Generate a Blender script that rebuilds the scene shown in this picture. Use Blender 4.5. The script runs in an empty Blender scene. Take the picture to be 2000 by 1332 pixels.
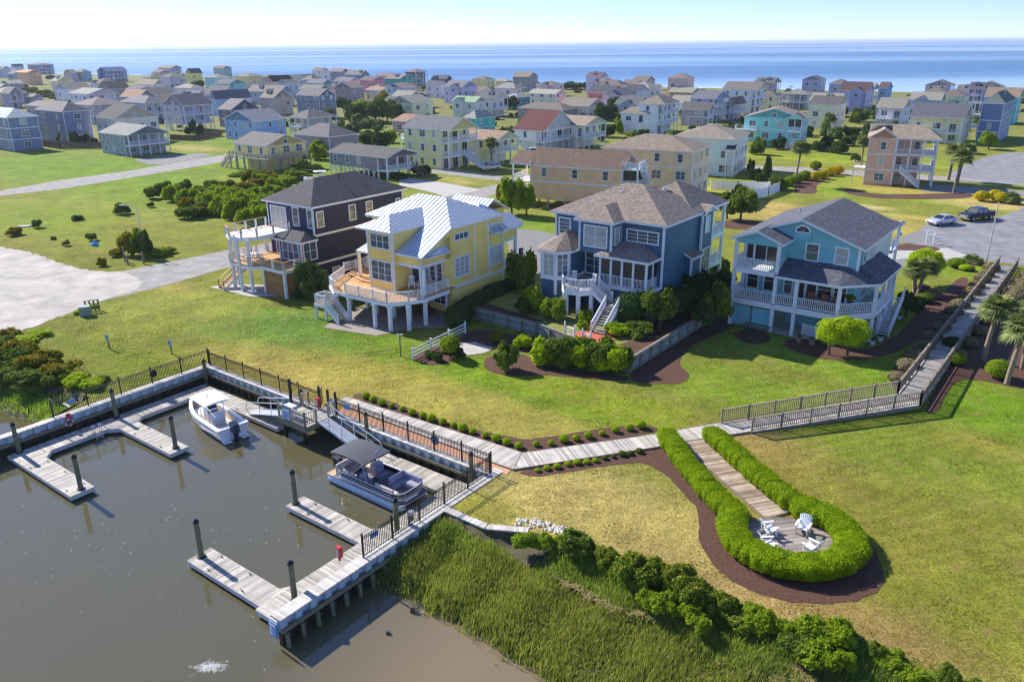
import bpy, bmesh, math, random
import numpy as np
from mathutils import Vector, Matrix
from mathutils.geometry import delaunay_2d_cdt
random.seed(7)
RNG = np.random.default_rng(11)
PI = math.pi
R = math.radians
SC = bpy.context.scene
COL = SC.collection
HH = 26.0                      # camera height above the lawns, metres
FPX = 1556.0                   # focal length for a 2000 px wide frame
ROLL = math.atan(16 / 2000)
PITCH = math.atan((666 - 84) * math.cos(ROLL) / FPX)
_F = Vector((0, math.cos(PITCH), -math.sin(PITCH)))
_u0 = Vector((0, math.sin(PITCH), math.cos(PITCH)))
_r0 = Vector((1, 0, 0))
_R = math.cos(ROLL) * _r0 - math.sin(ROLL) * _u0
_U = math.sin(ROLL) * _r0 + math.cos(ROLL) * _u0

def P(px, py, z=0.0):
    """ground survey: the point of height z seen at a pixel of the survey photograph"""
    d = _F + _R * ((px - 1000) / FPX) - _U * ((py - 666) / FPX)
    t = (z - HH) / d.z
    return Vector((d.x * t, d.y * t, z))

def reach(c, dr, px):
    """how far to go from c along dr until it is seen at image column px"""
    k = (px - 1000) / FPX
    v = c - Vector((0, 0, HH))
    den = _R.dot(dr) - k * _F.dot(dr)
    return (k * _F.dot(v) - _R.dot(v)) / den

E1 = Vector((math.cos(R(-37)), math.sin(R(-37)), 0))
E2 = Vector((math.cos(R(53)), math.sin(R(53)), 0))
OB = P(392, 706)               # corner of the boat basin
def LB(a, b, z=0.0, o=None):
    o = OB if o is None else o
    v = o + E1 * a + E2 * b
    return Vector((v.x, v.y, z))

# ------------------------------------------------------------ tagging
def tag(o, label=None, cat=None, group=None, kind=None):
    if label: o['label'] = label
    if cat: o['category'] = cat
    if group: o['group'] = group
    if kind: o['kind'] = kind
    return o

def thing(name, label, cat, loc=(0, 0, 0), rz=0.0, group=None):
    o = bpy.data.objects.new(name, None)
    o.empty_display_size = 0.2
    COL.objects.link(o)
    o.location = loc
    o.rotation_euler = (0, 0, rz)
    return tag(o, label, cat, group)

KIDS = {}
def link(name, me, parent=None, loc=None, rz=None, label=None):
    o = bpy.data.objects.new(name, me)
    COL.objects.link(o)
    if parent is not None:
        o.parent = parent
        KIDS.setdefault(parent.name, []).append(o)
    if loc is not None: o.location = loc
    if rz is not None: o.rotation_euler = (0, 0, rz)
    if label: o['label'] = label
    return o

def dup(o, parent=None):
    c = o.copy(); COL.objects.link(c)
    if parent is not None:
        c.parent = parent
        KIDS.setdefault(parent.name, []).append(c)
    for ch in list(KIDS.get(o.name, [])):
        dup(ch, c)
    return c

# ------------------------------------------------------------ materials
MATS = {}
def lin(c):
    return tuple(((x / 255) / 12.92 if x / 255 <= .04045 else ((x / 255 + .055) / 1.055) ** 2.4) for x in c) + (1,)

class NT:
    def __init__(s, name):
        s.m = bpy.data.materials.new(name); s.m.use_nodes = True
        s.t = s.m.node_tree; s.t.nodes.clear()
        s.out = s.n('ShaderNodeOutputMaterial')
        s.b = s.n('ShaderNodeBsdfPrincipled')
        s.l(s.b.outputs[0], s.out.inputs[0])
    def n(s, k, **kw):
        nd = s.t.nodes.new(k)
        for a, v in kw.items(): setattr(nd, a, v)
        return nd
    def l(s, a, b): s.t.links.new(a, b)
    def math(s, op, a, b=None):
        nd = s.n('ShaderNodeMath', operation=op)
        for i, v in enumerate((a, b)):
            if v is None: continue
            if isinstance(v, (int, float)): nd.inputs[i].default_value = v
            else: s.l(v, nd.inputs[i])
        return nd.outputs[0]
    def mix(s, f, a, b, mode='MIX'):
        nd = s.n('ShaderNodeMix', data_type='RGBA', blend_type=mode)
        for i, v in ((0, f), (6, a), (7, b)):
            if isinstance(v, (int, float)): nd.inputs[i].default_value = v
            elif isinstance(v, tuple): nd.inputs[i].default_value = v
            else: s.l(v, nd.inputs[i])
        return nd.outputs[2]
    def noise(s, co, sc, det=4, rough=.6):
        nd = s.n('ShaderNodeTexNoise'); nd.inputs['Scale'].default_value = sc
        nd.inputs['Detail'].default_value = det; nd.inputs['Roughness'].default_value = rough
        if co is not None: s.l(co, nd.inputs['Vector'])
        return nd.outputs['Fac']
    def ramp(s, f, p0, p1, a=0., b=1.):
        nd = s.n('ShaderNodeMapRange'); s.l(f, nd.inputs[0])
        for i, v in enumerate((p0, p1, a, b)): nd.inputs[i + 1].default_value = v
        return nd.outputs[0]
    def bump(s, h, st, dist=.05):
        nd = s.n('ShaderNodeBump'); nd.inputs['Strength'].default_value = st
        nd.inputs['Distance'].default_value = dist; s.l(h, nd.inputs['Height'])
        s.l(nd.outputs[0], s.b.inputs['Normal'])
    def base(s, c): s.l(c, s.b.inputs['Base Color'])
    def setp(s, **kw):
        for k, v in kw.items(): s.b.inputs[k.replace('_', ' ')].default_value = v

def sc(c, k): return tuple(min(1, x * k) for x in c[:3]) + (1,)

def mplain(name, rgb, rough=.75, var=.18, scale=2.5, bump=0., bs=30, metal=0.):
    key = ('p', name)
    if key in MATS: return MATS[key]
    t = NT(name); c = lin(rgb); co = t.n('ShaderNodeTexCoord').outputs['Object']
    f = t.noise(co, scale); f = t.ramp(f, .3, .7)
    t.base(t.mix(f, sc(c, 1 - var), sc(c, 1 + var)))
    t.setp(Roughness=rough, Metallic=metal)
    if bump: t.bump(t.noise(co, bs), bump)
    MATS[key] = t.m; return t.m

def msiding(name, rgb, lap=.2, rough=.6):
    key = ('s', name)
    if key in MATS: return MATS[key]
    t = NT(name + '_siding'); c = lin(rgb); co = t.n('ShaderNodeTexCoord').outputs['Object']
    sep = t.n('ShaderNodeSeparateXYZ'); t.l(co, sep.inputs[0])
    fr = t.math('FRACT', t.math('DIVIDE', sep.outputs[2], lap))
    ln = t.ramp(fr, .0, .14, .84, 1.)
    f = t.ramp(t.noise(co, .7), .3, .7)
    col = t.mix(f, sc(c, .9), sc(c, 1.08))
    g = t.n('ShaderNodeCombineColor')
    for i in range(3): t.l(ln, g.inputs[i])
    t.base(t.mix(1.0, col, g.outputs[0], 'MULTIPLY'))
    t.bump(fr, .35, .03); t.setp(Roughness=rough)
    MATS[key] = t.m; return t.m

def mshingle(name, rgb, rough=.9, var=.28):
    key = ('r', name)
    if key in MATS: return MATS[key]
    t = NT(name + '_shingle'); c = lin(rgb); uv = t.n('ShaderNodeTexCoord').outputs['UV']
    b = t.n('ShaderNodeTexBrick'); t.l(uv, b.inputs['Vector'])
    b.inputs['Color1'].default_value = sc(c, 1 - var); b.inputs['Color2'].default_value = sc(c, 1 + var)
    b.inputs['Mortar'].default_value = sc(c, .55)
    b.inputs['Scale'].default_value = 1.0; b.inputs['Mortar Size'].default_value = .012
    b.inputs['Brick Width'].default_value = .32; b.inputs['Row Height'].default_value = .16
    f = t.ramp(t.noise(uv, 1.1, 6, .7), .3, .7, .8, 1.15)
    g = t.n('ShaderNodeCombineColor')
    for i in range(3): t.l(f, g.inputs[i])
    t.base(t.mix(1.0, b.outputs[0], g.outputs[0], 'MULTIPLY')); t.setp(Roughness=rough)
    t.bump(t.noise(uv, 40), .3, .02)
    MATS[key] = t.m; return t.m

def mplank(name, c1, c2, w=.14, axis=1, rough=.75, worn=.35):
    key = ('k', name)
    if key in MATS: return MATS[key]
    t = NT(name + '_planks'); uv = t.n('ShaderNodeTexCoord').outputs['UV']
    sep = t.n('ShaderNodeSeparateXYZ'); t.l(uv, sep.inputs[0])
    v = t.math('DIVIDE', sep.outputs[axis], w)
    wn = t.n('ShaderNodeTexWhiteNoise', noise_dimensions='1D'); t.l(t.math('FLOOR', v), wn.inputs['W'])
    col = t.mix(wn.outputs['Value'], lin(c1), lin(c2))
    st = t.ramp(t.noise(uv, .9, 5, .7), .35, .7, 1 - worn, 1.15)
    gap = t.ramp(t.math('FRACT', v), .03, .12, .35, 1.)
    st = t.math('MULTIPLY', st, gap)
    g = t.n('ShaderNodeCombineColor')
    for i in range(3): t.l(st, g.inputs[i])
    t.base(t.mix(1.0, col, g.outputs[0], 'MULTIPLY')); t.setp(Roughness=rough)
    MATS[key] = t.m; return t.m

def mleaf(name, c1, c2, trans=.35, rough=.55, tip=None):
    key = ('l', name)
    if key in MATS: return MATS[key]
    t = NT(name + '_foliage')
    gi = t.n('ShaderNodeNewGeometry'); co = t.n('ShaderNodeTexCoord').outputs['Object']
    f = t.math('MULTIPLY', t.math('ADD', gi.outputs['Random Per Island'], t.ramp(t.noise(co, 1.3, 3), .3, .7)), .5)
    col = t.mix(f, lin(c1), lin(c2))
    if tip:
        sep = t.n('ShaderNodeSeparateXYZ'); t.l(co, sep.inputs[0])
        w = t.math('MULTIPLY', t.ramp(sep.outputs[2], tip[1], tip[2]), t.ramp(gi.outputs['Random Per Island'], .6, .75))
        col = t.mix(w, col, lin(tip[0]))
    t.base(col); t.setp(Roughness=.75); t.b.inputs['Specular IOR Level'].default_value = .12
    tr = t.n('ShaderNodeBsdfTranslucent'); t.l(t.mix(1.0, col, (1, 1, .55, 1), 'MULTIPLY'), tr.inputs[0])
    ms = t.n('ShaderNodeMixShader'); ms.inputs[0].default_value = trans
    t.l(t.b.outputs[0], ms.inputs[1]); t.l(tr.outputs[0], ms.inputs[2]); t.l(ms.outputs[0], t.out.inputs[0])
    MATS[key] = t.m; return t.m

def mglass(name, rgb, rough=.06):
    key = ('g', name)
    if key in MATS: return MATS[key]
    t = NT(name + '_glass'); c = lin(rgb)
    oi = t.n('ShaderNodeObjectInfo'); co = t.n('ShaderNodeTexCoord').outputs['Object']
    f = t.math('ADD', t.math('MULTIPLY', oi.outputs['Random'], .6), t.math('MULTIPLY', t.noise(co, 2.2), .5))
    cur = t.ramp(t.math('FRACT', t.math('MULTIPLY', oi.outputs['Random'], 7.31)), .72, .74)
    t.base(t.mix(t.math('MULTIPLY', cur, .75 if rgb[0] > 60 else .15), t.mix(f, sc(c, .35), sc(c, 1.5)), lin((196, 198, 190))))
    t.setp(Roughness=rough); t.b.inputs['Specular IOR Level'].default_value = .8
    MATS[key] = t.m; return t.m

WHITE = mplain('white_paint', (226, 228, 230), .55, .05)
WHITE2 = mplain('white_vinyl', (235, 237, 240), .4, .03)
GLASS = mglass('window', (74, 92, 104))
DGLASS = mglass('dark_screen', (30, 34, 38), .3)
BLACK = mplain('black_metal', (26, 24, 26), .4, .2)
ALU = mplain('aluminium', (205, 210, 214), .35, .08, metal=.6)
WOODDECK = mplank('honey_deck', (186, 142, 92), (214, 172, 118), .14, 1, worn=.2)
GREYDECK = mplank('weathered_dock', (150, 142, 132), (205, 198, 186), .14, 0, worn=.3)
GREYDECK_V = mplank('weathered_walk', (158, 150, 140), (212, 204, 192), .14, 1, worn=.25)
TREAT = mplain('treated_timber', (128, 122, 96), .85, .25, 4)
OLDWOOD = mplain('weathered_timber', (132, 120, 106), .85, .25, 4)
CONC = mplain('concrete', (178, 174, 166), .9, .12, 1.2)
DARK = mplain('dark_grey', (44, 46, 50), .9, .2)  # plain dark grey of motors, grilles, pipes and lettering
BARK = mplain('bark', (96, 80, 64), .95, .3, 6, .4)
PALMBARK = mplain('palm_bark', (140, 124, 104), .95, .35, 9, .6, 12)
RUBBER = mplain('tyre_rubber', (22, 22, 24), .8, .1)
CHROME = mplain('polished_rim', (190, 194, 198), .25, .05, metal=.8)

# ------------------------------------------------------------ mesh builder
class MB:
    def __init__(s): s.v = []; s.f = []; s.m = []; s.r = []; s.rot = 0.
    def face(s, pts, mi=0):
        i = len(s.v); s.v.extend([tuple(p) for p in pts])
        s.f.append(tuple(range(i, i + len(pts)))); s.m.append(mi); s.r.append(s.rot)
        return s
    def hexa(s, p, mi=0, skip=()):
        """8 points: bottom ring 0-3 ccw, top ring 4-7"""
        for k, q in enumerate(((3, 2, 1, 0), (4, 5, 6, 7), (0, 1, 5, 4), (1, 2, 6, 5), (2, 3, 7, 6), (3, 0, 4, 7))):
            if k not in skip: s.face([p[j] for j in q], mi)
        return s
    def box(s, x0, y0, z0, x1, y1, z1, mi=0):
        if x0 > x1: x0, x1 = x1, x0
        if y0 > y1: y0, y1 = y1, y0
        return s.hexa([(x0, y0, z0), (x1, y0, z0), (x1, y1, z0), (x0, y1, z0), (x0, y0, z1), (x1, y0, z1), (x1, y1, z1), (x0, y1, z1)], mi)
    def prism(s, poly, z0, z1, mi=0, mside=None, cap=True):
        a = sum(poly[i][0] * poly[(i + 1) % len(poly)][1] - poly[(i + 1) % len(poly)][0] * poly[i][1] for i in range(len(poly)))
        if a < 0: poly = poly[::-1]
        ms = mi if mside is None else mside
        if cap:
            s.face([(p[0], p[1], z1) for p in poly], mi)
            s.face([(p[0], p[1], z0) for p in poly[::-1]], ms)
        n = len(poly)
        for i in range(n):
            p, q = poly[i], poly[(i + 1) % n]
            s.face([(p[0], p[1], z0), (q[0], q[1], z0), (q[0], q[1], z1), (p[0], p[1], z1)], ms)
        return s
    def slab(s, pts, th, mi=0, mo=1):
        """sloped polygon pts (ccw from above), extruded down"""
        lo = [(p[0], p[1], p[2] - th) for p in pts]
        s.face(pts, mi); s.face(lo[::-1], mo)
        n = len(pts)
        for i in range(n):
            j = (i + 1) % n
            s.face([lo[i], lo[j], pts[j], pts[i]], mo)
        return s
    def beam(s, p, q, w, h=None, mi=0, up=(0, 0, 1)):
        h = w if h is None else h
        p = Vector(p); q = Vector(q); d = (q - p).normalized(); up = Vector(up)
        if abs(d.dot(up)) > .99: up = Vector((0, 1, 0))
        r = d.cross(up).normalized() * (w / 2); u = r.cross(d).normalized() * (h / 2)
        return s.hexa([p - r - u, p + r - u, q + r - u, q - r - u, p - r + u, p + r + u, q + r + u, q - r + u], mi)
    def tube(s, p, q, r0, r1=None, n=10, mi=0, cap=True):
        r1 = r0 if r1 is None else r1
        p = Vector(p); q = Vector(q); d = (q - p).normalized()
        a = d.orthogonal().normalized(); b = d.cross(a)
        A = [p + (a * math.cos(2 * PI * k / n) + b * math.sin(2 * PI * k / n)) * r0 for k in range(n)]
        B = [q + (a * math.cos(2 * PI * k / n) + b * math.sin(2 * PI * k / n)) * r1 for k in range(n)]
        for k in range(n):
            j = (k + 1) % n; s.face([A[k], A[j], B[j], B[k]], mi)
        if cap: s.face(A[::-1], mi); s.face(B, mi)
        return s
    def path(s, pts, r, n=8, mi=0):
        for a, b in zip(pts, pts[1:]): s.tube(a, b, r, r, n, mi)
        return s
    def loft(s, rings, mi=0, close=True, cap=True):
        n = len(rings[0])
        for A, B in zip(rings, rings[1:]):
            for k in range(n if close else n - 1):
                j = (k + 1) % n; s.face([A[k], A[j], B[j], B[k]], mi)
        if cap: s.face(rings[0][::-1], mi); s.face(rings[-1], mi)
        return s
    def mesh(s, name, mats, smooth=False, merge=False):
        me = bpy.data.meshes.new(name)
        me.from_pydata([tuple(v) for v in s.v], [], s.f)
        me.polygons.foreach_set('material_index', s.m)
        uv = me.uv_layers.new(name='UVMap')
        out = np.zeros(len(me.loops) * 2, dtype=np.float32); k = 0
        for fi, f in enumerate(s.f):
            a, b, c = (Vector(s.v[f[0]]), Vector(s.v[f[1]]), Vector(s.v[f[2]]))
            nn = (b - a).cross(c - a)
            if nn.length < 1e-12: nn = Vector((0, 0, 1))
            nn.normalize()
            if abs(nn.z) > .98: u = Vector((math.cos(s.r[fi]), math.sin(s.r[fi]), 0)); w = Vector((-u.y, u.x, 0))
            else:
                u = Vector((0, 0, 1)).cross(nn).normalized(); w = nn.cross(u)
            for vi in f:
                p = Vector(s.v[vi]); out[k] = p.dot(u); out[k + 1] = p.dot(w); k += 2
        uv.data.foreach_set('uv', out)
        for m in (mats if isinstance(mats, (list, tuple)) else [mats]): me.materials.append(m)
        if merge or smooth:
            bm = bmesh.new(); bm.from_mesh(me); bmesh.ops.remove_doubles(bm, verts=bm.verts, dist=1e-4)
            bm.to_mesh(me); bm.free()
        if smooth: me.polygons.foreach_set('use_smooth', [True] * len(me.polygons))
        me.update(); return me
    def build(s, name, mats, parent=None, loc=None, rz=None, label=None, smooth=False):
        return link(name, s.mesh(name, mats, smooth), parent, loc, rz, label)

# ------------------------------------------------------------ generic parts
WCACHE = {}
def window(par, face, plane, u, z, w, h, nx=1, ny=2, glass=None, trim=None, name='window', tw=.13):
    """face F/R/B/L = looks toward -y/+x/+y/-x; u = centre along the wall, z = sill"""
    glass = glass or GLASS; trim = trim or WHITE
    key = (round(w, 2), round(h, 2), nx, ny, glass.name, trim.name, name, tw)
    if key not in WCACHE:
        m = MB(); x = w / 2
        m.box(-x - tw, -.07, -tw, -x, .01, h + tw); m.box(x, -.07, -tw, x + tw, .01, h + tw)
        m.box(-x, -.07, h, x, .01, h + tw); m.box(-x, -.085, -tw, x, .01, 0)
        for i in range(1, nx): m.box(-x + w * i / nx - .035, -.055, 0, -x + w * i / nx + .035, .01, h)
        for i in range(1, ny): m.box(-x, -.045, h * i / ny - .022, x, .01, h * i / ny + .022)
        g = MB(); g.box(-x, -.02, 0, x, 0, h)
        WCACHE[key] = (m.mesh('window_frame', trim), g.mesh('pane', glass))
    rz = {'F': 0, 'R': PI / 2, 'B': PI, 'L': -PI / 2}[face]
    loc = {'F': (u, plane, z), 'B': (u, plane, z), 'R': (plane, u, z), 'L': (plane, u, z)}[face]
    o = link(name, WCACHE[key][0], par, loc, rz)
    link('pane', WCACHE[key][1], o)
    return o

def railing(par, pts, h=1.0, mats=None, sp=.14, post=1.9, pw=.12, bw=.035, cap=None, name='railing', posts=True, capm=None, label=None):
    m = MB()
    for A, B in zip(pts, pts[1:]):
        A = Vector(A); B = Vector(B); d = B - A; L = d.length
        if L < .05: continue
        m.beam(A + Vector((0, 0, h - .03)), B + Vector((0, 0, h - .03)), .09 if cap is None else cap, .05, 1 if capm else 0)
        m.beam(A + Vector((0, 0, .12)), B + Vector((0, 0, .12)), .06, .06)
        if sp:
            n = max(2, int(L / sp))
            for i in range(1, n):
                q = A + d * (i / n); m.box(q.x - bw / 2, q.y - bw / 2, q.z + .12, q.x + bw / 2, q.y + bw / 2, q.z + h - .05)
        if posts:
            n = max(1, round(L / post))
            for i in range(n + 1):
                q = A + d * (i / n); m.box(q.x - pw / 2, q.y - pw / 2, q.z - .1, q.x + pw / 2, q.y + pw / 2, q.z + h + .08)
    ms = [mats or WHITE] + ([capm] if capm else [])
    return m.build(name, ms, par, label=label)

def stairs(par, p0, p1, w, mat_t, mat_s, rails=True, name='staircase', sp=.14, railmat=None):
    """p0 top, p1 bottom centre points"""
    p0 = Vector(p0); p1 = Vector(p1); d = p1 - p0
    n = max(2, round(abs(d.z) / .18)); side = Vector((-d.y, d.x, 0)).normalized() * (w / 2)
    hd = Vector((d.x, d.y, 0)); run = hd.length / n; hd.normalize()
    m = MB(); m.rot = math.atan2(side.y, side.x) 
    for i in range(n):
        a = p0 + d * (i / n); zt = p0.z + d.z * (i + .5) / n
        b = a + hd * run
        m.hexa([Vector((q.x, q.y, zt + dz)) for dz in (-.05, 0) for q in (a - side, a + side, b + side, b - side)], 0)
    for sgn in (-1, 1):
        o = side * sgn * 1.03
        m.beam(p0 + o + Vector((0, 0, -.12)), p1 + o + Vector((0, 0, -.02)), .06, .28, 1)
    st = m.build(name, [mat_t, mat_s], par)
    if rails:
        for sgn in (-1, 1):
            railing(par, [p0 + side * sgn, p1 + side * sgn], .95, railmat or mat_s, sp=sp, post=2.2)
    return st

def hip_polys(x0, y0, x1, y1, z, rise, oh=.5):
    x0 -= oh; y0 -= oh; x1 += oh; y1 += oh; w = x1 - x0; d = y1 - y0
    if w >= d:
        i = d / 2; a = (x0 + i, y0 + i, z + rise); b = (x1 - i, y0 + i, z + rise)
        if abs(w - d) < .1: b = a = ((x0 + x1) / 2, (y0 + y1) / 2, z + rise)
        return [[(x0, y0, z), (x1, y0, z), b, a] if a != b else [(x0, y0, z), (x1, y0, z), a], [(x1, y0, z), (x1, y1, z), b],
                [(x1, y1, z), (x0, y1, z), a, b] if a != b else [(x1, y1, z), (x0, y1, z), a], [(x0, y1, z), (x0, y0, z), a]]
    i = w / 2; a = (x0 + i, y0 + i, z + rise); b = (x0 + i, y1 - i, z + rise)
    return [[(x0, y0, z), (x1, y0, z), a], [(x1, y0, z), (x1, y1, z), b, a], [(x1, y1, z), (x0, y1, z), b], [(x0, y1, z), (x0, y0, z), a, b]]

def gable_polys(x0, y0, x1, y1, z, rise, axis='y', oh=.5):
    """ridge along axis; z = height of the roof surface over the wall line"""
    if axis == 'y':
        xm = (x0 + x1) / 2; dz = rise * oh / (xm - x0); x0 -= oh; x1 += oh; y0 -= oh; y1 += oh
        return [[(x0, y0, z - dz), (xm, y0, z + rise), (xm, y1, z + rise), (x0, y1, z - dz)],
                [(xm, y0, z + rise), (x1, y0, z - dz), (x1, y1, z - dz), (xm, y1, z + rise)]]
    ym = (y0 + y1) / 2; dz = rise * oh / (ym - y0); x0 -= oh; x1 += oh; y0 -= oh; y1 += oh
    return [[(x0, y0, z - dz), (x1, y0, z - dz), (x1, ym, z + rise), (x0, ym, z + rise)],
            [(x0, ym, z + rise), (x1, ym, z + rise), (x1, y1, z - dz), (x0, y1, z - dz)]]

def roof(par, polys, mat, th=.22, trim=None, name='roof', ribs=None, label=None):
    m = MB()
    for p in polys: m.slab(p, th)
    if ribs:
        for p in polys:
            pv = [Vector(q) for q in p]; nn = (pv[1] - pv[0]).cross(pv[2] - pv[0]).normalized()
            if nn.z < 0: nn = -nn
            u = Vector((0, 0, 1)).cross(nn).normalized(); v = nn.cross(u)
            us = [(q - pv[0]).dot(u) for q in pv]; vs = [(q - pv[0]).dot(v) for q in pv]
            k = math.ceil(min(us) / ribs) * ribs + .05
            while k < max(us):
                cr = []
                for i in range(len(pv)):
                    j = (i + 1) % len(pv)
                    if (us[i] - k) * (us[j] - k) < 0:
                        t = (k - us[i]) / (us[j] - us[i]); cr.append(vs[i] + (vs[j] - vs[i]) * t)
                if len(cr) >= 2:
                    a = pv[0] + u * k + v * min(cr) + nn * .018; b = pv[0] + u * k + v * max(cr) + nn * .018
                    if (b - a).length > .1: m.beam(a, b, .03, .045, 2, up=nn)
                k += ribs
    return m.build(name, [mat, trim or WHITE] + ([RIB] if ribs else []), par, label=label)
RIB = mplain('standing_seam', (168, 176, 184), .5, .1, metal=.3)

# ------------------------------------------------------------ foliage
def raw_mesh(name, V, F, mat, smooth=False):
    me = bpy.data.meshes.new(name)
    V = np.asarray(V, dtype=np.float32); F = np.asarray(F, dtype=np.int32); n, k = F.shape
    me.vertices.add(len(V)); me.vertices.foreach_set('co', V.ravel())
    me.loops.add(n * k); me.loops.foreach_set('vertex_index', F.ravel())
    me.polygons.add(n); me.polygons.foreach_set('loop_start', np.arange(0, n * k, k, dtype=np.int32))
    if smooth: me.polygons.foreach_set('use_smooth', np.ones(n, dtype=bool))
    me.update(calc_edges=True); me.materials.append(mat); me.validate(); return me

def unit(v): return v / (np.linalg.norm(v, axis=1, keepdims=True) + 1e-9)

def leaves(blobs, n, size, sup=2.0, zmin=-.35, jit=.55, depth=.22, lump=.12, aspect=.6):
    """diamond leaves spread through the outer shell of a union of rounded blobs"""
    b = np.array(blobs, dtype=float)
    w = (b[:, 3] * b[:, 4] + b[:, 3] * b[:, 5] + b[:, 4] * b[:, 5]); w /= w.sum()
    idx = RNG.choice(len(b), n, p=w); q = b[idx]
    d = unit(RNG.normal(size=(n, 3))); d[:, 2] = np.where(d[:, 2] < zmin, -d[:, 2], d[:, 2])
    if sup != 2.0:
        s = (np.abs(d) ** sup).sum(1) ** (-1 / sup); d2 = d * s[:, None]
    else: d2 = d
    rr = 1 - RNG.random(n) ** 2 * depth + RNG.normal(size=n) * .02
    rr *= 1 + lump * np.sin(d[:, 0] * 5 + q[:, 0] * 3) * np.cos(d[:, 1] * 6 + q[:, 1] * 2 + d[:, 2] * 4)
    c = q[:, :3] + d2 * q[:, 3:6] * rr[:, None]
    nn = unit(d / q[:, 3:6] * q[:, 3:6].mean() + RNG.normal(size=(n, 3)) * jit + np.array([0, 0, .25]))
    t = unit(np.cross(nn, RNG.normal(size=(n, 3)))); bt = np.cross(nn, t)
    s = size * (.6 + .8 * RNG.random(n))[:, None]
    V = np.stack([c - t * s, c - bt * s * aspect, c + t * s, c + bt * s * aspect], 1).reshape(-1, 3)
    return V, np.arange(n * 4).reshape(n, 4)

def core(blobs, k=.8, seg=10, rg=6, sup=2.0):
    V = []; F = []
    for (x, y, z, a, b, c) in blobs:
        o = len(V)
        for i in range(rg + 1):
            th = PI * i / rg
            for j in range(seg):
                ph = 2 * PI * j / seg
                d = np.array((math.sin(th) * math.cos(ph), math.sin(th) * math.sin(ph), math.cos(th)))
                if sup != 2.0: d = d * ((np.abs(d) ** sup).sum() ** (-1 / sup))
                V.append((x + d[0] * a * k, y + d[1] * b * k, z + d[2] * c * k))
        for i in range(rg):
            for j in range(seg):
                jn = (j + 1) % seg; F.append((o + i * seg + j, o + (i + 1) * seg + j, o + (i + 1) * seg + jn, o + i * seg + jn))
    return np.array(V), np.array(F)

def foliage_mesh(name, blobs, n, size, mat, sup=2.0, k=.8, **kw):
    V, F = leaves(blobs, n, size, sup, **kw)
    if k:
        V2, F2 = core(blobs, k, sup=sup); F = np.vstack([F, F2 + len(V)]); V = np.vstack([V, V2])
    return raw_mesh(name, V, F, mat)
# ============================================================ camera, light, sky
cam = bpy.data.cameras.new('camera'); co_ = bpy.data.objects.new('camera', cam); COL.objects.link(co_)
cam.sensor_width = 36; cam.lens = FPX / 2000 * 36; cam.clip_end = 60000; cam.clip_start = .5
rm = Matrix((_R, _U, -_F)).transposed()
co_.matrix_world = Matrix.Translation((0, 0, HH)) @ rm.to_4x4()
SC.camera = co_
SUN_AZ = R(140.5); SUN_EL = R(35)
sd = Vector((math.cos(SUN_AZ) * math.cos(SUN_EL), math.sin(SUN_AZ) * math.cos(SUN_EL), math.sin(SUN_EL)))
sl = bpy.data.lights.new('sun', 'SUN'); sl.energy = 3.45; sl.angle = R(.53); sl.color = (1, .945, .86)
so = bpy.data.objects.new('sun', sl); COL.objects.link(so); so.rotation_euler = sd.to_track_quat('Z', 'Y').to_euler()
wd = bpy.data.worlds.new('World'); SC.world = wd; wd.use_nodes = True
wt = wd.node_tree; bg = wt.nodes['Background']; sk = wt.nodes.new('ShaderNodeTexSky')
sk.sky_type = 'NISHITA'; sk.sun_disc = False; sk.sun_elevation = SUN_EL
sk.sun_rotation = PI / 2 - SUN_AZ
sk.altitude = 2500; sk.air_density = .55; sk.dust_density = .15; sk.ozone_density = 3.5
tn = wt.nodes.new('ShaderNodeMix'); tn.data_type = 'RGBA'; tn.blend_type = 'MULTIPLY'; tn.inputs[0].default_value = 1
wt.links.new(sk.outputs[0], tn.inputs[6]); tn.inputs[7].default_value = (.93, .99, 1.12, 1)
tc = wt.nodes.new('ShaderNodeTexCoord'); sx = wt.nodes.new('ShaderNodeSeparateXYZ'); wt.links.new(tc.outputs['Generated'], sx.inputs[0])
mr = wt.nodes.new('ShaderNodeMapRange'); wt.links.new(sx.outputs[2], mr.inputs[0]); mr.inputs[1].default_value = 0; mr.inputs[2].default_value = .3
tm = wt.nodes.new('ShaderNodeMix'); tm.data_type = 'RGBA'; wt.links.new(mr.outputs[0], tm.inputs[0]); tm.inputs[6].default_value = (.58, .49, .62, 1); tm.inputs[7].default_value = (1, .99, 1.05, 1); wt.links.new(tm.outputs[2], tn.inputs[7])
wt.links.new(tn.outputs[2], bg.inputs[0]); bg.inputs[1].default_value = .15
SC.view_settings.view_transform = 'Standard'; SC.view_settings.look = 'None'
SC.view_settings.exposure = 1.19; SC.view_settings.gamma = 1
SC.cycles.max_bounces = 6; SC.cycles.diffuse_bounces = 4; SC.cycles.transparent_max_bounces = 6
SC.cycles.use_fast_gi = False; SC.cycles.use_denoising = True; SC.cycles.filter_width = 1.25

# ============================================================ the land
WZ = -1.5                          # water level
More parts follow.
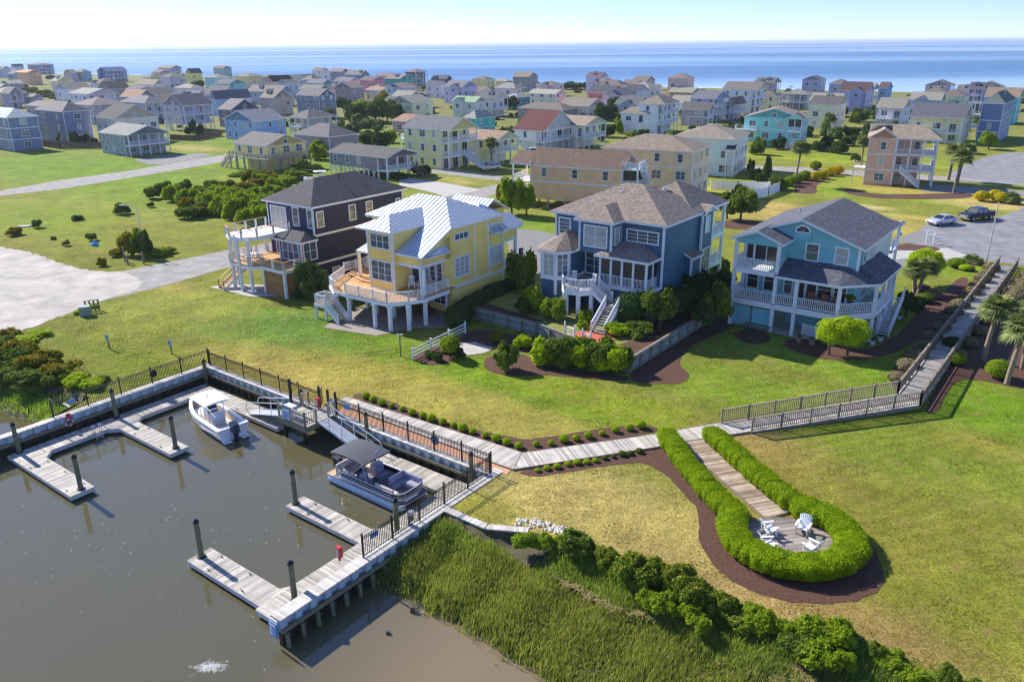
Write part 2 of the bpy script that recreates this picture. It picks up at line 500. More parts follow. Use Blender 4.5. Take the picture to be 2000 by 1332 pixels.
# lawn edge along the canal: far left -> bulkhead -> brush line -> right
bank_left = [P(-900, 560), P(-260, 655), P(-60, 700), P(60, 738), P(120, 758), P(176, 776)]
basin = [LB(1.05, -12.6), LB(1.05, -.25), LB(33.1, -.25), LB(33.1, -5.25), LB(36.3, -5.25), P(1030, 1036)]
brush = [P(1075, 1048), P(1150, 1078), P(1260, 1115), P(1350, 1150), P(1440, 1192), P(1540, 1235), P(1640, 1258), P(1760, 1295), P(1880, 1345), P(2040, 1420), P(2400, 1560)]
shore = [Vector((2600, -830, 0)), Vector((1000, 30, 0)), Vector((420, 335, 0)), Vector((225, 432, 0)), Vector((155, 470, 0)), Vector((20, 546, 0)), Vector((-365, 800, 0)), Vector((-900, 1130, 0)), Vector((-2600, 2100, 0))]
land = [Vector(v) for v in bank_left + basin + brush] + [Vector((300, -200, 0))] + shore + [Vector((-2600, 900, 0)), Vector((-600, 320, 0))]
land2 = [Vector((v.x, v.y)) for v in land]

def inside(x, y, poly):
    c = np.zeros(x.shape, bool); n = len(poly)
    for i in range(n):
        a, b = poly[i], poly[(i + 1) % n]
        if a[1] == b[1]: continue
        t = ((a[1] > y) != (b[1] > y)) & (x < (b[0] - a[0]) * (y - a[1]) / (b[1] - a[1]) + a[0])
        c ^= t
    return c

def sxy(px, py):
    v = P(px, py); return (v.x, v.y)

def ground():
    pts = list(land2); n0 = len(pts)
    gx, gy = np.meshgrid(np.arange(-75, 85, .9), np.arange(22, 140, .9)); g1 = np.stack([gx.ravel(), gy.ravel()], 1)
    gx, gy = np.meshgrid(np.arange(-260, 260, 5.), np.arange(140, 520, 5.)); g2 = np.stack([gx.ravel(), gy.ravel()], 1)
    g = np.vstack([g1, g2]); g = g + RNG.normal(size=g.shape) * .12
    ok = inside(g[:, 0], g[:, 1], [tuple(p) for p in land2]); g = g[ok]
    # keep interior points a little away from the outline
    for i in range(n0):
        a = np.array(land2[i]); b = np.array(land2[(i + 1) % n0]); d = b - a; L = (d ** 2).sum()
        t = np.clip(((g - a) @ d) / L, 0, 1); q = a + t[:, None] * d
        g = g[((g - q) ** 2).sum(1) > .12]
    pts += [Vector(p) for p in g]
    r = delaunay_2d_cdt(pts, [], [list(range(n0))], 1, 1e-5)
    V = np.array([(v.x, v.y, 0.) for v in r[0]]); F = np.array([f for f in r[2]])
    return V, F

# colour zones of the turf (albedo), each a soft patch: centre px, radii in metres, angle, colour, weight
GREEN = (112, 132, 40); LUSH = (104, 138, 36); YEL = (150, 156, 56); TAN = (164, 150, 92); SANDY = (190, 170, 122); WEED = (118, 128, 40)
ZONES = [(1700, 405, 4, 2, (204, 184, 136), .8), (1560, 415, 5, 2.5, (200, 178, 128), .8), (1790, 425, 5, 1.6, (196, 174, 110), .7), (1930, 398, 4, 1.5, (208, 190, 146), .8), (1640, 440, 12, 5, (184, 160, 96), .7),(1480, 890, 6, 3, (176, 148, 108), .9), (1600, 1000, 5, 3, (166, 142, 96), .8), (1950, 1000, 6, 2, (164, 150, 84), .7), (1950, 1250, 5, 3, (160, 140, 90), .6), (1540, 960, 2.5, 2, (168, 142, 104), .7), (1660, 930, 3, 1.6, (156, 138, 84), .7), (1760, 1010, 3, 2, (152, 136, 76), .6), (1850, 990, 4, 1.5, (104, 128, 44), .6), (1700, 1180, 3, 1.5, (160, 138, 90), .7), (1900, 870, 3, 1.5, (186, 168, 84), .6), (1110, 970, 2, 1, (128, 140, 56), .7), (1230, 1030, 1.6, 1, (126, 138, 56), .6), (70, 470, 8, 4, (150, 128, 84), .5), (250, 440, 9, 3, (140, 124, 70), .6), (180, 400, 14, 3, (156, 150, 70), .5), (30, 390, 8, 4, (150, 118, 70), .5), (330, 560, 7, 2, (176, 150, 96), .6),
  # px, py, ra (along E1), rb (along E2), colour, weight
    (500, 300, 60, 60, LUSH, .7), (150, 330, 40, 14, LUSH, .9), (80, 430, 26, 10, (120, 140, 34), .8), (300, 370, 30, 12, (112, 140, 30), .8),
    (330, 470, 22, 9, (124, 128, 44), .8), (100, 500, 20, 5, (116, 118, 40), .7),
    (380, 620, 14, 7, (146, 152, 70), .85), (300, 690, 14, 7, WEED, .8), (240, 640, 6, 3, (132, 136, 60), .6),
    (620, 650, 11, 5, (92, 132, 52), .9), (540, 700, 8, 4, (140, 146, 70), .6), (480, 660, 7, 3, (104, 136, 52), .6),
    (600, 745, 14, 4, (172, 156, 88), .95), (820, 760, 13, 3.4, (166, 156, 74), .9), (900, 715, 16, 3, (112, 138, 34), .9),
    (1100, 770, 16, 2.6, (116, 144, 32), .9), (1010, 820, 11, 2.4, (160, 152, 78), .85), (860, 790, 11, 2.2, (168, 158, 84), .7),
    (1200, 790, 12, 2.4, (140, 148, 48), .7), (1450, 760, 12, 4, (120, 144, 44), .85), (1620, 700, 9, 4, (122, 146, 52), .85),
    (1000, 980, 8, 5, (178, 164, 104), 1), (1120, 1000, 9, 6, (176, 160, 104), 1), (1250, 1060, 9, 5, (178, 162, 104), 1), (1330, 1110, 7, 4, (172, 156, 100), 1),
    (930, 1000, 3, 2, (150, 148, 52), .7), (1420, 1170, 7, 3, (166, 148, 96), .9), (1480, 1210, 4, 2, (180, 150, 116), .8),
    (1480, 870, 5, 3, (150, 128, 88), .9), (1560, 930, 6, 4, (148, 130, 74), .8), (1680, 1000, 8, 5, (142, 130, 66), .8), (1800, 900, 9, 5, (118, 134, 46), .7),
    (1900, 790, 10, 5, (108, 142, 30), .9), (1880, 1050, 10, 6, (128, 130, 54), .8), (1750, 1160, 8, 4, (146, 136, 66), .8), (1900, 1200, 8, 4, (126, 130, 50), .7), (1620, 1210, 6, 2.5, (158, 132, 90), .8),
    (1620, 430, 16, 9, (176, 156, 96), 1), (1500, 405, 10, 5, (176, 154, 98), 1), (1850, 380, 20, 6, (172, 154, 84), 1), (1650, 375, 26, 3.4, (126, 156, 40), .95), (1930, 400, 9, 4, (190, 170, 120), .9),
    (1600, 350, 8, 4, (118, 156, 34), .9), (1560, 310, 22, 4, (150, 160, 44), .8), (1830, 520, 6, 4, (126, 152, 36), .9), (1800, 580, 5, 4, (120, 142, 40), .7),
    (1400, 370, 10, 4, (172, 162, 78), .9), (1430, 400, 6, 4, (170, 150, 84), .8), (900, 330, 10, 4, (150, 152, 60), .9), (880, 352, 8, 3, (176, 160, 108), .9), (690, 245, 10, 6, (128, 160, 40), .9),
    (1130, 620, 8, 5, (140, 140, 60), .6), (560, 360, 18, 6, (150, 156, 50), .8), (1050, 440, 8, 4, (116, 150, 40), .8),
    (380, 290, 12, 5, (170, 156, 100), .9), (1800, 320, 30, 6, (136, 156, 44), .8), (1960, 350, 10, 5, (140, 152, 44), .8)]

def turf_colours(V):
    base = np.array(lin((128, 134, 58))[:3]); C = np.tile(base, (len(V), 1))
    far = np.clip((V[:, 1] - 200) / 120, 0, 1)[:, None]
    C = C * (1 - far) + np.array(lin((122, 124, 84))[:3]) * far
    for px, py, ra, rb, col, w in ZONES:
        c = P(px, py); d = V[:, :2] - np.array((c.x, c.y))
        a = d @ np.array((E1.x, E1.y)) / ra; b = d @ np.array((E2.x, E2.y)) / rb
        k = np.clip(1.45 - np.sqrt(a * a + b * b), 0, 1); k = (k * k * (3 - 2 * k) * w)[:, None]
        C = C * (1 - k) + np.array(lin(col)[:3]) * k
    n = np.sin(V[:, 0] * .9 + np.sin(V[:, 1] * .7) * 2) * np.sin(V[:, 1] * 1.1 + 2 * np.sin(V[:, 0] * .5))
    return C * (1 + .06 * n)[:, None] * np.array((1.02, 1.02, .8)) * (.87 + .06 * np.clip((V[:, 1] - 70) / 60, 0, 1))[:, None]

def mlawn():
    t = NT('turf'); at = t.n('ShaderNodeAttribute', attribute_name='turf'); co = t.n('ShaderNodeTexCoord').outputs['Object']
    n1 = t.ramp(t.noise(co, .22, 9, .8), .34, .66, .62, 1.34)
    n2 = t.ramp(t.noise(co, 1.6, 7, .85), .34, .66, .72, 1.28)
    n3 = t.ramp(t.noise(co, 6, 6, .95), .36, .64, .35, 1.7)
    f = t.math('MULTIPLY', t.math('MULTIPLY', n1, n2), n3)
    g = t.n('ShaderNodeCombineColor')
    for i in range(3): t.l(f, g.inputs[i])
    col = t.mix(1.0, at.outputs['Color'], g.outputs[0], 'MULTIPLY')
    br = t.ramp(t.noise(co, .55, 9, .85), .5, .62); br2 = t.math('MULTIPLY', br, .5)
    col = t.mix(br2, col, lin((150, 130, 84)))
    gr = t.ramp(t.noise(co, .9, 8, .8), .46, .36); gr2 = t.math('MULTIPLY', gr, .45)
    col = t.mix(gr2, col, lin((92, 118, 40)))
    sp_ = t.n('ShaderNodeSeparateXYZ'); t.l(co, sp_.inputs[0])
    ph = t.math('ADD', t.math('MULTIPLY', sp_.outputs[0], -1.9), t.math('MULTIPLY', sp_.outputs[1], 5.4))
    ph = t.math('ADD', ph, t.math('MULTIPLY', t.noise(co, .12, 2), 14.))
    st = t.ramp(t.math('SINE', ph), -1, 1, .9, 1.08); g2 = t.n('ShaderNodeCombineColor')
    for i in range(3): t.l(st, g2.inputs[i])
    col = t.mix(t.ramp(t.noise(co, .06, 2), .42, .58), col, t.mix(1.0, col, g2.outputs[0], 'MULTIPLY'))
    t.base(col); t.setp(Roughness=.95); t.b.inputs['Specular IOR Level'].default_value = .1
    t.bump(t.noise(co, 16, 3, .8), .5, .06)
    return t.m
TURF = mlawn()
V, F = ground()
me = raw_mesh('ground', V, F, TURF)
ca = me.color_attributes.new('turf', 'FLOAT_COLOR', 'POINT')
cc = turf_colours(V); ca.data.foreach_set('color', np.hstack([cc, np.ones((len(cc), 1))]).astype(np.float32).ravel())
g_ = link('ground', me); tag(g_, 'mown lawn turf with green and dormant tan patches', 'ground', kind='structure')
if me.polygons[0].normal.z < 0: me.flip_normals()

# banks that go down from the lawn to the water
def bank(name, top, low, rows, mat, label, noise=.12):
    V = []; n = 60
    def samp(pl, t):
        L = [0]
        for a, b in zip(pl, pl[1:]): L.append(L[-1] + (b - a).length)
        s = t * L[-1]
        for i in range(len(pl) - 1):
            if s <= L[i + 1] + 1e-9: return pl[i].lerp(pl[i + 1], (s - L[i]) / max(1e-6, L[i + 1] - L[i]))
        return pl[-1]
    for j, (w, z) in enumerate(rows):
        for i in range(n + 1):
            a = samp(top, i / n); b = samp(low, i / n); q = a.lerp(b, w)
            V.append((q.x, q.y, z + (random.uniform(-1, 1) * noise if 0 < j < len(rows) - 1 else 0)))
    F = [(j * (n + 1) + i, j * (n + 1) + i + 1, (j + 1) * (n + 1) + i + 1, (j + 1) * (n + 1) + i) for j in range(len(rows) - 1) for i in range(n)]
    me = raw_mesh(name, V, F, mat, True)
    if me.polygons[0].normal.z < 0: me.flip_normals()
    return tag(link(name, me), label, 'bank', kind='structure'), V, n, rows
MUD = mplain('marsh_mud', (78, 72, 50), .85, .35, 1.2, .5, 6)
mtop = [LB(33.1, -5.2), LB(36.3, -5.2), P(1030, 1036)] + brush
mlow = [P(700, 1140, -1.6), P(745, 1140, -1.6), P(790, 1172, -1.6), P(812, 1172, -1.6), P(835, 1204, -1.6), P(872, 1208, -1.6), P(905, 1240, -1.6), P(950, 1252, -1.6), P(985, 1290, -1.6), P(1030, 1306, -1.6), P(1052, 1336, -1.6), P(1090, 1380, -1.6), P(1200, 1500, -1.6), P(1500, 1900, -1.6)]
MR = [(0, -.01), (.06, -.25), (.16, -.55), (.35, -.8), (.6, -1.0), (.85, -1.25), (1, -1.75)]
bank('marsh_bank', mtop, mlow, MR, MUD, 'muddy marsh bank sloping from the lawn to the canal')
ltop = bank_left + [LB(.7, -13.2)]
llow = [P(-900, 640, -1.6), P(-300, 760, -1.6), P(-60, 800, -1.6), P(0, 812, -1.6), P(45, 822, -1.6), P(70, 838, -1.6), LB(.7, -15.2, -1.6)]
bank('marsh_shore', ltop, llow, MR, MUD, 'muddy shore left of the boat basin')

# ============================================================ water
def mwater():
    t = NT('canal_water'); co = t.n('ShaderNodeTexCoord').outputs['Object']
    f = t.ramp(t.noise(co, .06, 4, .6), .35, .65)
    sep = t.n('ShaderNodeSeparateXYZ'); t.l(co, sep.inputs[0])
    k = t.math('SUBTRACT', t.math('ADD', sep.outputs[0], t.math('MULTIPLY', f, 3.)), t.math('MULTIPLY', sep.outputs[1], .45))
    sand = t.ramp(k, -24., -14.)
    col = t.mix(sand, lin((92, 86, 60)), lin((138, 118, 86)))
    col = t.mix(t.math('MULTIPLY', f, .35), col, lin((84, 86, 74)))
    t.base(col); t.setp(Roughness=.04, IOR=1.4); t.b.inputs['Specular IOR Level'].default_value = 1.
    mp = t.n('ShaderNodeMapping'); mp.inputs['Scale'].default_value = (1, 1.8, 1); t.l(co, mp.inputs[0])
    t.bump(t.noise(mp.outputs[0], 2.4, 4, .6), .08, .05)
    return t.m
w = MB(); w.face([(-3000, -400, WZ), (400, -400, WZ), (400, 120, WZ), (-3000, 1200, WZ)])
tag(w.build('canal_water', mwater()), 'calm murky brown canal water', 'water', kind='structure')

def mocean():
    t = NT('ocean_water'); co = t.n('ShaderNodeTexCoord').outputs['Object']
    mp = t.n('ShaderNodeMapping'); mp.inputs['Rotation'].default_value = (0, 0, R(20)); mp.inputs['Scale'].default_value = (.0002, .0013, 1); t.l(co, mp.inputs[0])
    slick = t.ramp(t.noise(mp.outputs[0], 1.0, 6, .62), .46, .66)
    sep = t.n('ShaderNodeSeparateXYZ'); t.l(co, sep.inputs[0])
    t.base(t.mix(slick, lin((74, 116, 152)), lin((160, 184, 198))))
    t.l(t.ramp(slick, 0, 1, .34, .16), t.b.inputs['Roughness']); t.setp(IOR=1.33)
    mp2 = t.n('ShaderNodeMapping'); mp2.inputs['Rotation'].default_value = (0, 0, R(30)); mp2.inputs['Scale'].default_value = (.03, .16, 1); t.l(co, mp2.inputs[0])
    nd = t.n('ShaderNodeBump'); nd.inputs['Distance'].default_value = 1.2; t.l(t.noise(mp2.outputs[0], 1.2, 6, .7), nd.inputs['Height'])
    t.l(t.ramp(slick, 0, 1, .9, .25), nd.inputs['Strength']); t.l(nd.outputs[0], t.b.inputs['Normal'])
    return t.m
S0 = shore[0]; S1 = shore[-1]; on = Vector((.5, .866, 0))
w = MB(); pl = [s - on * 6 for s in shore]
w.face([(q.x, q.y, -1.2) for q in pl[::-1]][::-1] + [(-2600 - 30000, 52000, -1.2), (26000, 52000, -1.2), (40000, 12000, -1.2)])
me = w.mesh('ocean_water', mocean())
if me.polygons[0].normal.z < 0: me.flip_normals()
tag(link('ocean_water', me), 'blue ocean reaching to the horizon with pale slick bands', 'water', kind='structure')

def strip(name, pl, d0, d1, z0, z1, mat, label, cat='ground', kind='structure', wob=0):
    m = MB()
    pl2 = []
    for a, b in zip(pl, pl[1:]):
        n = max(1, int((b - a).length / 12)) if (b - a).length < 900 else 10
        for i in range(n): pl2.append(a.lerp(b, i / n))
    pl2.append(pl[-1])
    jo = [random.uniform(-wob, wob) for _ in pl2]
    for i in range(len(pl2) - 1):
        a, b = pl2[i], pl2[i + 1]
        m.face([tuple((a + on * d0).xy) + (z0,), tuple((b + on * d0).xy) + (z0,), tuple((b + on * (d1 + jo[i + 1])).xy) + (z1,), tuple((a + on * (d1 + jo[i])).xy) + (z1,)])
    me = m.mesh(name, mat)
    if me.polygons[0].normal.z < 0: me.flip_normals()
    return tag(link(name, me), label, cat, kind=kind)
SAND = mplain('beach_sand', (214, 196, 160), .95, .1, .05)
FOAM = mplain('surf_foam', (232, 236, 238), .6, .08, .2)
strip('beach', shore, -26, 6, .25, -1.15, SAND, 'pale sand beach in front of the ocean')
strip('surf', shore, 4, 14, -1.1, -1.12, FOAM, 'white surf breaking along the beach', 'surf', wob=5)
strip('surf', [s + on * 24 for s in shore], 0, 4, -1.13, -1.13, FOAM, 'thin white breaker line beyond the surf', 'surf', wob=3)
DUNE = mplain('dune_scrub', (110, 112, 60), .95, .4, .08)
strip('dune', shore, -60, -24, .06, .5, DUNE, 'scrubby dune behind the beach')

# ============================================================ roads, drives, beds
EXC = []
def sheet(name, px, mat, z, label, cat, kind='structure', pts=None, rot=0.):
    q = pts or [P(*p) for p in px]
    m = MB(); m.rot = rot
    if name in ('road', 'mulch_bed', 'parking_lot', 'driveway', 'path') and not pts:
        j = {'parking_lot': .3, 'road': .1}.get(name, .07); o = []
        for a, b in zip(q, q[1:] + q[:1]):
            n = max(1, min(40, int((b - a).length / .6)))
            o += [a.lerp(b, i / n) + Vector((random.uniform(-j, j), random.uniform(-j, j), 0)) for i in range(n)]
        q = o
    EXC.append([(v.x, v.y) for v in q])
    a = sum(q[i].x * q[(i + 1) % len(q)].y - q[(i + 1) % len(q)].x * q[i].y for i in range(len(q)))
    if a < 0: q = q[::-1]
    m.face([(p.x, p.y, z) for p in q]); return tag(m.build(name, mat), label, cat, kind=kind)
ASPH = mplain('old_asphalt', (132, 130, 132), .95, .24, .45, .3, 20)
ASPH2 = mplain('pale_asphalt', (148, 144, 138), .95, .24, .6, .3, 20)
GRAVEL = mplain('gravel', (128, 126, 124), .95, .22, 5, .4, 18)
SANDLOT = mplain('sand_lot', (176, 170, 158), .97, .28, .35, .4, 6)
MULCH = mplain('mulch', (88, 58, 44), .95, .6, 9, .8, 24)
BRICKP = mplain('brick_path', (196, 146, 116), .9, .18, 8)
BRICKR = mplain('red_paver', (188, 92, 72), .9, .15, 6)
def smooth(px, k=3):
    for _ in range(k):
        o = []
        for i in range(len(px)):
            a, b = px[i], px[(i + 1) % len(px)]
            o += [(a[0] * .75 + b[0] * .25, a[1] * .75 + b[1] * .25), (a[0] * .25 + b[0] * .75, a[1] * .25 + b[1] * .75)]
        px = o
    return px
def bed(name, px, mat, z, label, cat='flower bed', k=2): return sheet(name, smooth(px, k), mat, z, label, cat)
sheet('road', [(0, 488), (60, 497), (120, 520), (170, 533), (240, 530), (330, 512), (455, 487), (560, 470), (700, 440), (820, 404), (900, 378), (945, 366), (1010, 352), (1010, 372), (960, 382), (900, 402), (700, 455), (560, 492), (455, 520), (330, 556), (200, 588), (120, 618), (0, 640)], ASPH2, .012, 'pale asphalt lane running in front of the canal houses', 'road')
bed('parking_lot', [(-120, 470), (40, 486), (110, 512), (190, 532), (250, 530), (290, 560), (205, 585), (150, 605), (60, 640), (-10, 668), (-160, 700)], SANDLOT, .02, 'bright sandy parking lot at the left edge', 'parking lot')
sheet('road', [(-400, 450), (0, 373), (120, 352), (260, 333), (395, 309), (520, 290), (560, 284), (560, 292), (520, 300), (400, 323), (270, 345), (130, 368), (0, 383), (-400, 466)], ASPH2, .012, 'light grey lane crossing the green field', 'road')
sheet('road', [(1240, 325), (1400, 322), (1560, 327), (1700, 335), (1840, 345), (2000, 352), (2200, 366), (2200, 384), (2000, 362), (1840, 354), (1700, 345), (1560, 337), (1400, 330), (1240, 333)], ASPH2, .012, 'grey road behind the tan house and the palm', 'road')
sheet('road', [(1730, 525), (1790, 470), (1798, 446), (1812, 436), (1870, 433), (1930, 432), (1985, 412), (2100, 360), (2700, 500), (2500, 560), (2010, 520), (1960, 514), (1890, 505)], ASPH, .014, 'grey asphalt turning circle with parked cars', 'road')
sheet('road', [(1850, 345), (1870, 330), (1920, 308), (1970, 298), (2040, 300), (2100, 340), (2060, 365), (1960, 356)], ASPH, .016, 'asphalt bend at the right edge by the blue tall house', 'road')
sheet('driveway', [(1600, 505), (1740, 490), (1850, 485), (1890, 500), (1860, 507), (1780, 503), (1738, 509), (1600, 530)], CONC, .022, 'pale concrete drive beside the aqua house', 'driveway')
sheet('driveway', [(1600, 470), (1750, 468), (1790, 452), (1800, 455), (1835, 474), (1745, 476), (1600, 492)], GRAVEL, .02, 'dark gravel drive behind the aqua house', 'driveway')
sheet('driveway', [(1004, 448), (1050, 450), (1100, 462), (1100, 520), (1040, 540), (1000, 510), (990, 470)], GRAVEL, .02, 'curved gravel drive between the yellow and blue houses', 'driveway')
sheet('driveway', [(780, 345), (800, 348), (870, 358), (935, 370), (940, 372), (870, 385), (850, 378), (780, 362)], CONC, .022, 'concrete drive by the yellow three storey house', 'driveway')
sheet('driveway', [(880, 330), (1000, 348), (1010, 356), (960, 352), (880, 342), (800, 335)], ASPH2, .024, 'grey drive below the stairs of the yellow three storey house', 'driveway')
sheet('driveway', [(260, 312), (330, 303), (400, 300), (412, 304), (330, 322), (290, 322)], GRAVEL, .024, 'gravel drive in front of the sage green house', 'driveway')
sheet('driveway', [(1800, 374), (1800, 360), (1870, 364), (2000, 374), (2100, 382), (2100, 388), (1990, 383), (1860, 377)], ASPH, .022, 'drive beside the tan two storey house', 'driveway')
bed('mulch_bed', [(1545, 378), (1560, 345), (1630, 325), (1655, 330), (1640, 340), (1590, 362), (1600, 380)], MULCH, .02, 'mulch bed under the yellow green shrubs by the palm')
bed('mulch_bed', [(1640, 376), (1700, 388), (1800, 390), (1900, 388), (1900, 376), (1800, 380), (1700, 380), (1660, 366)], MULCH, .026, 'mulch bed in front of the tan house')
bed('mulch_bed', [(1745, 478), (1790, 478), (1835, 484), (1835, 491), (1790, 490), (1745, 489)], MULCH, .03, 'mulch bed under the mailboxes')
# lawns near the walk
bed('mulch_bed', [(690, 770), (718, 768), (790, 795), (900, 833), (1010, 857), (1040, 858), (1180, 836), (1262, 828), (1290, 838), (1272, 848), (1150, 866), (1015, 884), (985, 880), (850, 832), (690, 778)], MULCH, .02, 'mulch bed with a row of shrubs behind the boardwalk', k=1)
bed('mulch_bed', [(1004, 920), (1120, 900), (1270, 876), (1300, 874), (1340, 930), (1400, 1000), (1450, 1060), (1520, 1110), (1640, 1120), (1712, 1090), (1700, 1040), (1722, 1100), (1728, 1148), (1650, 1182), (1510, 1174), (1405, 1124), (1362, 1055), (1366, 1000), (1330, 955), (1280, 912), (1240, 902), (1100, 922), (1040, 933)], MULCH, .02, 'mulch bed sweeping round the hedge and below the boardwalk', k=1)
bed('mulch_bed', [(1357, 852), (1380, 862), (1410, 884), (1440, 920), (1500, 970), (1490, 985), (1430, 930), (1380, 890)], MULCH, .02, 'mulch strip between the right hedge arm and the walk')
bed('mulch_bed', [(800, 700), (820, 686), (870, 672), (905, 690), (880, 708), (840, 716)], MULCH, .022, 'mulch bed by the white rail fence')
bed('mulch_bed', [(895, 660), (925, 640), (1010, 655), (1080, 662), (1060, 690), (1010, 686), (940, 672), (905, 672)], MULCH, .02, 'mulch bed under the retaining wall')
bed('mulch_bed', [(942, 708), (960, 694), (1020, 690), (1080, 716), (1160, 728), (1230, 735), (1230, 745), (1160, 742), (1080, 732), (1000, 736), (950, 726)], MULCH, .024, 'mulch bed around the clipped round shrub')
bed('mulch_bed', [(1228, 735), (1250, 690), (1320, 655), (1400, 618), (1440, 606), (1440, 640), (1360, 668), (1320, 705), (1352, 735), (1330, 750), (1290, 750), (1240, 748)], MULCH, .022, 'mulch bed beside the right retaining wall')
bed('mulch_bed', [(1520, 668), (1580, 660), (1690, 690), (1760, 650), (1800, 600), (1760, 580), (1800, 560), (1840, 580), (1870, 540), (1900, 545), (1850, 620), (1790, 670), (1720, 700), (1640, 706), (1560, 692)], MULCH, .02, 'mulch bed around the aqua house and its clipped tree')
bed('mulch_bed', [(1430, 650), (1470, 640), (1510, 655), (1500, 672), (1450, 672)], MULCH, .024, 'small mulch island in front of the aqua house')
bed('mulch_bed', [(1840, 512), (1905, 508), (1905, 528), (1900, 534), (1860, 526)], MULCH, .022, 'mulch island at the head of the ramp lawn')
bed('mulch_bed', [(1745, 765), (1735, 725), (1790, 670), (1850, 610), (1900, 550), (1960, 520), (1960, 530), (1900, 600), (1830, 690), (1790, 760), (1760, 770)], MULCH, .026, 'mulch strip left of the ramp')
bed('mulch_bed', [(1800, 808), (1830, 760), (1860, 690), (1900, 620), (1980, 530), (2100, 540), (2000, 620), (1960, 660), (2060, 700), (2060, 760), (2000, 762), (1930, 744), (1870, 740), (1845, 770), (1835, 805)], MULCH, .028, 'mulch bed under the palms right of the ramp')
bed('mulch_bed', [(1395, 430), (1480, 432), (1500, 440), (1480, 450), (1400, 446)], MULCH, .022, 'mulch bed behind the blue house')
sheet('path', [(895, 672), (925, 668), (965, 680), (948, 690), (900, 695)], CONC, .03, 'short concrete path by the rail fence', 'path')
sheet('patio', [(410, 561), (450, 555), (600, 560), (600, 580), (487, 580)], CONC, .03, 'concrete patio under the navy house stairs', 'patio')
sheet('patio', [(630, 640), (700, 600), (880, 600), (890, 640), (810, 642), (735, 656)], mplain('patio_paver', (150, 140, 130), .95, .15, 6), .03, 'paved patio under the yellow house deck', 'patio')
sheet('brick_path', None, BRICKP, .03, 'brick strip between the black fence and the boardwalk', 'path', pts=[LB(17, .1), LB(32.6, .1), LB(33.6, .2), LB(33.4, 1.0), LB(32.6, 1.15), LB(17.5, .9)])
sheet('patio', [(1425, 632), (1440, 605), (1700, 620), (1730, 640), (1690, 670), (1560, 662)], CONC, .034, 'concrete slab under the aqua house', 'patio')

# the air: pale haze that fades the far houses and the sea
hz = MB(); hz.box(-9000, -300, -4, 9000, 30000, 34)
hm = bpy.data.materials.new('haze'); hm.use_nodes = True; ht = hm.node_tree; ht.nodes.clear()
ho = ht.nodes.new('ShaderNodeOutputMaterial'); hv = ht.nodes.new('ShaderNodeVolumePrincipled')
hv.inputs['Color'].default_value = (.84, .92, 1, 1); hv.inputs['Density'].default_value = .00009; hv.inputs['Anisotropy'].default_value = .3
ht.links.new(hv.outputs[0], ho.inputs['Volume'])
tag(hz.build('haze', hm), 'thin pale sea haze over the far houses', 'haze', kind='stuff')
# ============================================================ boat basin: bulkheads, docks, piles, fences
RZ1 = R(-37)
def basin_mb(fn):  # builder in basin axes, converted by an Empty
    m = MB(); fn(m); return m
VINYL = None
def mvinyl():
    t = NT('sheet_piling'); co = t.n('ShaderNodeTexCoord').outputs['Object']
    sep = t.n('ShaderNodeSeparateXYZ'); t.l(co, sep.inputs[0])
    w = t.math('ADD', sep.outputs[2], t.math('MULTIPLY', t.noise(co, 1.6, 4), .3))
    f = t.ramp(w, -.62, -.5)
    t.base(t.mix(f, lin((62, 56, 40)), lin((176, 190, 196)))); t.setp(Roughness=.6)
    t.bump(t.noise(co, 20), .2); return t.m
VINYL = mvinyl()
CAPM = mplank('bulkhead_cap', (176, 170, 162), (222, 216, 206), .14, 0, worn=.2)
TANWOOD = mplain('pile_timber', (112, 112, 84), .85, .3, 5, .3, 14)

def bulkhead(p0, p1, out, capw, label, face_sides=(1,), z1=-.02, capz=.05, wale=True):
    """p0->p1 in basin axes; out = unit normal (in basin axes) of the water face"""
    t = thing('bulkhead', label, 'sea wall', OB, RZ1)
    d = Vector((p1[0] - p0[0], p1[1] - p0[1], 0)); L = d.length; d.normalize(); o = Vector(out)
    def q(s, n, z): return (p0[0] + d.x * s + o.x * n, p0[1] + d.y * s + o.y * n, z)
    m = MB()
    m.rot = 0 if abs(d.x) > .5 else PI / 2
    m.hexa([q(0, -capw / 2, capz - .1), q(L, -capw / 2, capz - .1), q(L, capw / 2, capz - .1), q(0, capw / 2, capz - .1), q(0, -capw / 2, capz), q(L, -capw / 2, capz), q(L, capw / 2, capz), q(0, capw / 2, capz)])
    if (d.x * o.y - d.y * o.x) < 0: m.f = [f[::-1] for f in m.f]
    m.build('cap', CAPM, t)
    for sd_ in face_sides:
        m = MB(); n = int(L / .9); 
        for i in range(n):
            s0 = L * i / n; s1 = s0 + L / n * .5; s2 = L * (i + 1) / n; e = .045
            base = (capw / 2 - .26) * sd_; pr = (capw / 2 - .06) * sd_
            pr_ = [(s0, base), (s0 + e, pr), (s1 - e, pr), (s1, base), (s2, base)]
            for (a, na), (b, nb) in zip(pr_, pr_[1:]):
                m.face([q(a, na, -2.6), q(b, nb, -2.6), q(b, nb, z1), q(a, na, z1)])
        m.build('sheet_piling', VINYL, t)
        if wale:
            k = (capw / 2 + .02) * sd_
            for zz in ((-.62, .2),):
                m = MB(); m.beam(q(0, k, zz[0]), q(L, k, zz[0]), .14, zz[1]); m.build('wale', TREAT, t)
    return t
bulkhead((1.35, -24), (1.35, .1), (1, 0, 0), .62, 'left bulkhead of the boat basin, marsh behind it')
bulkhead((1.66, -.2), (32.45, -.2), (0, -1, 0), .62, 'back bulkhead of the boat basin under the long black fence')
bulkhead((32.8, -17.3), (32.8, .45), (1, 0, 0), .78, 'right bulkhead of the boat basin with pale blue sheet piles', (1,))
bulkhead((33.2, -5.15), (36.2, -5.15), (0, -1, 0), .5, 'short bulkhead arm between the basin and the marsh', (1,), wale=False)
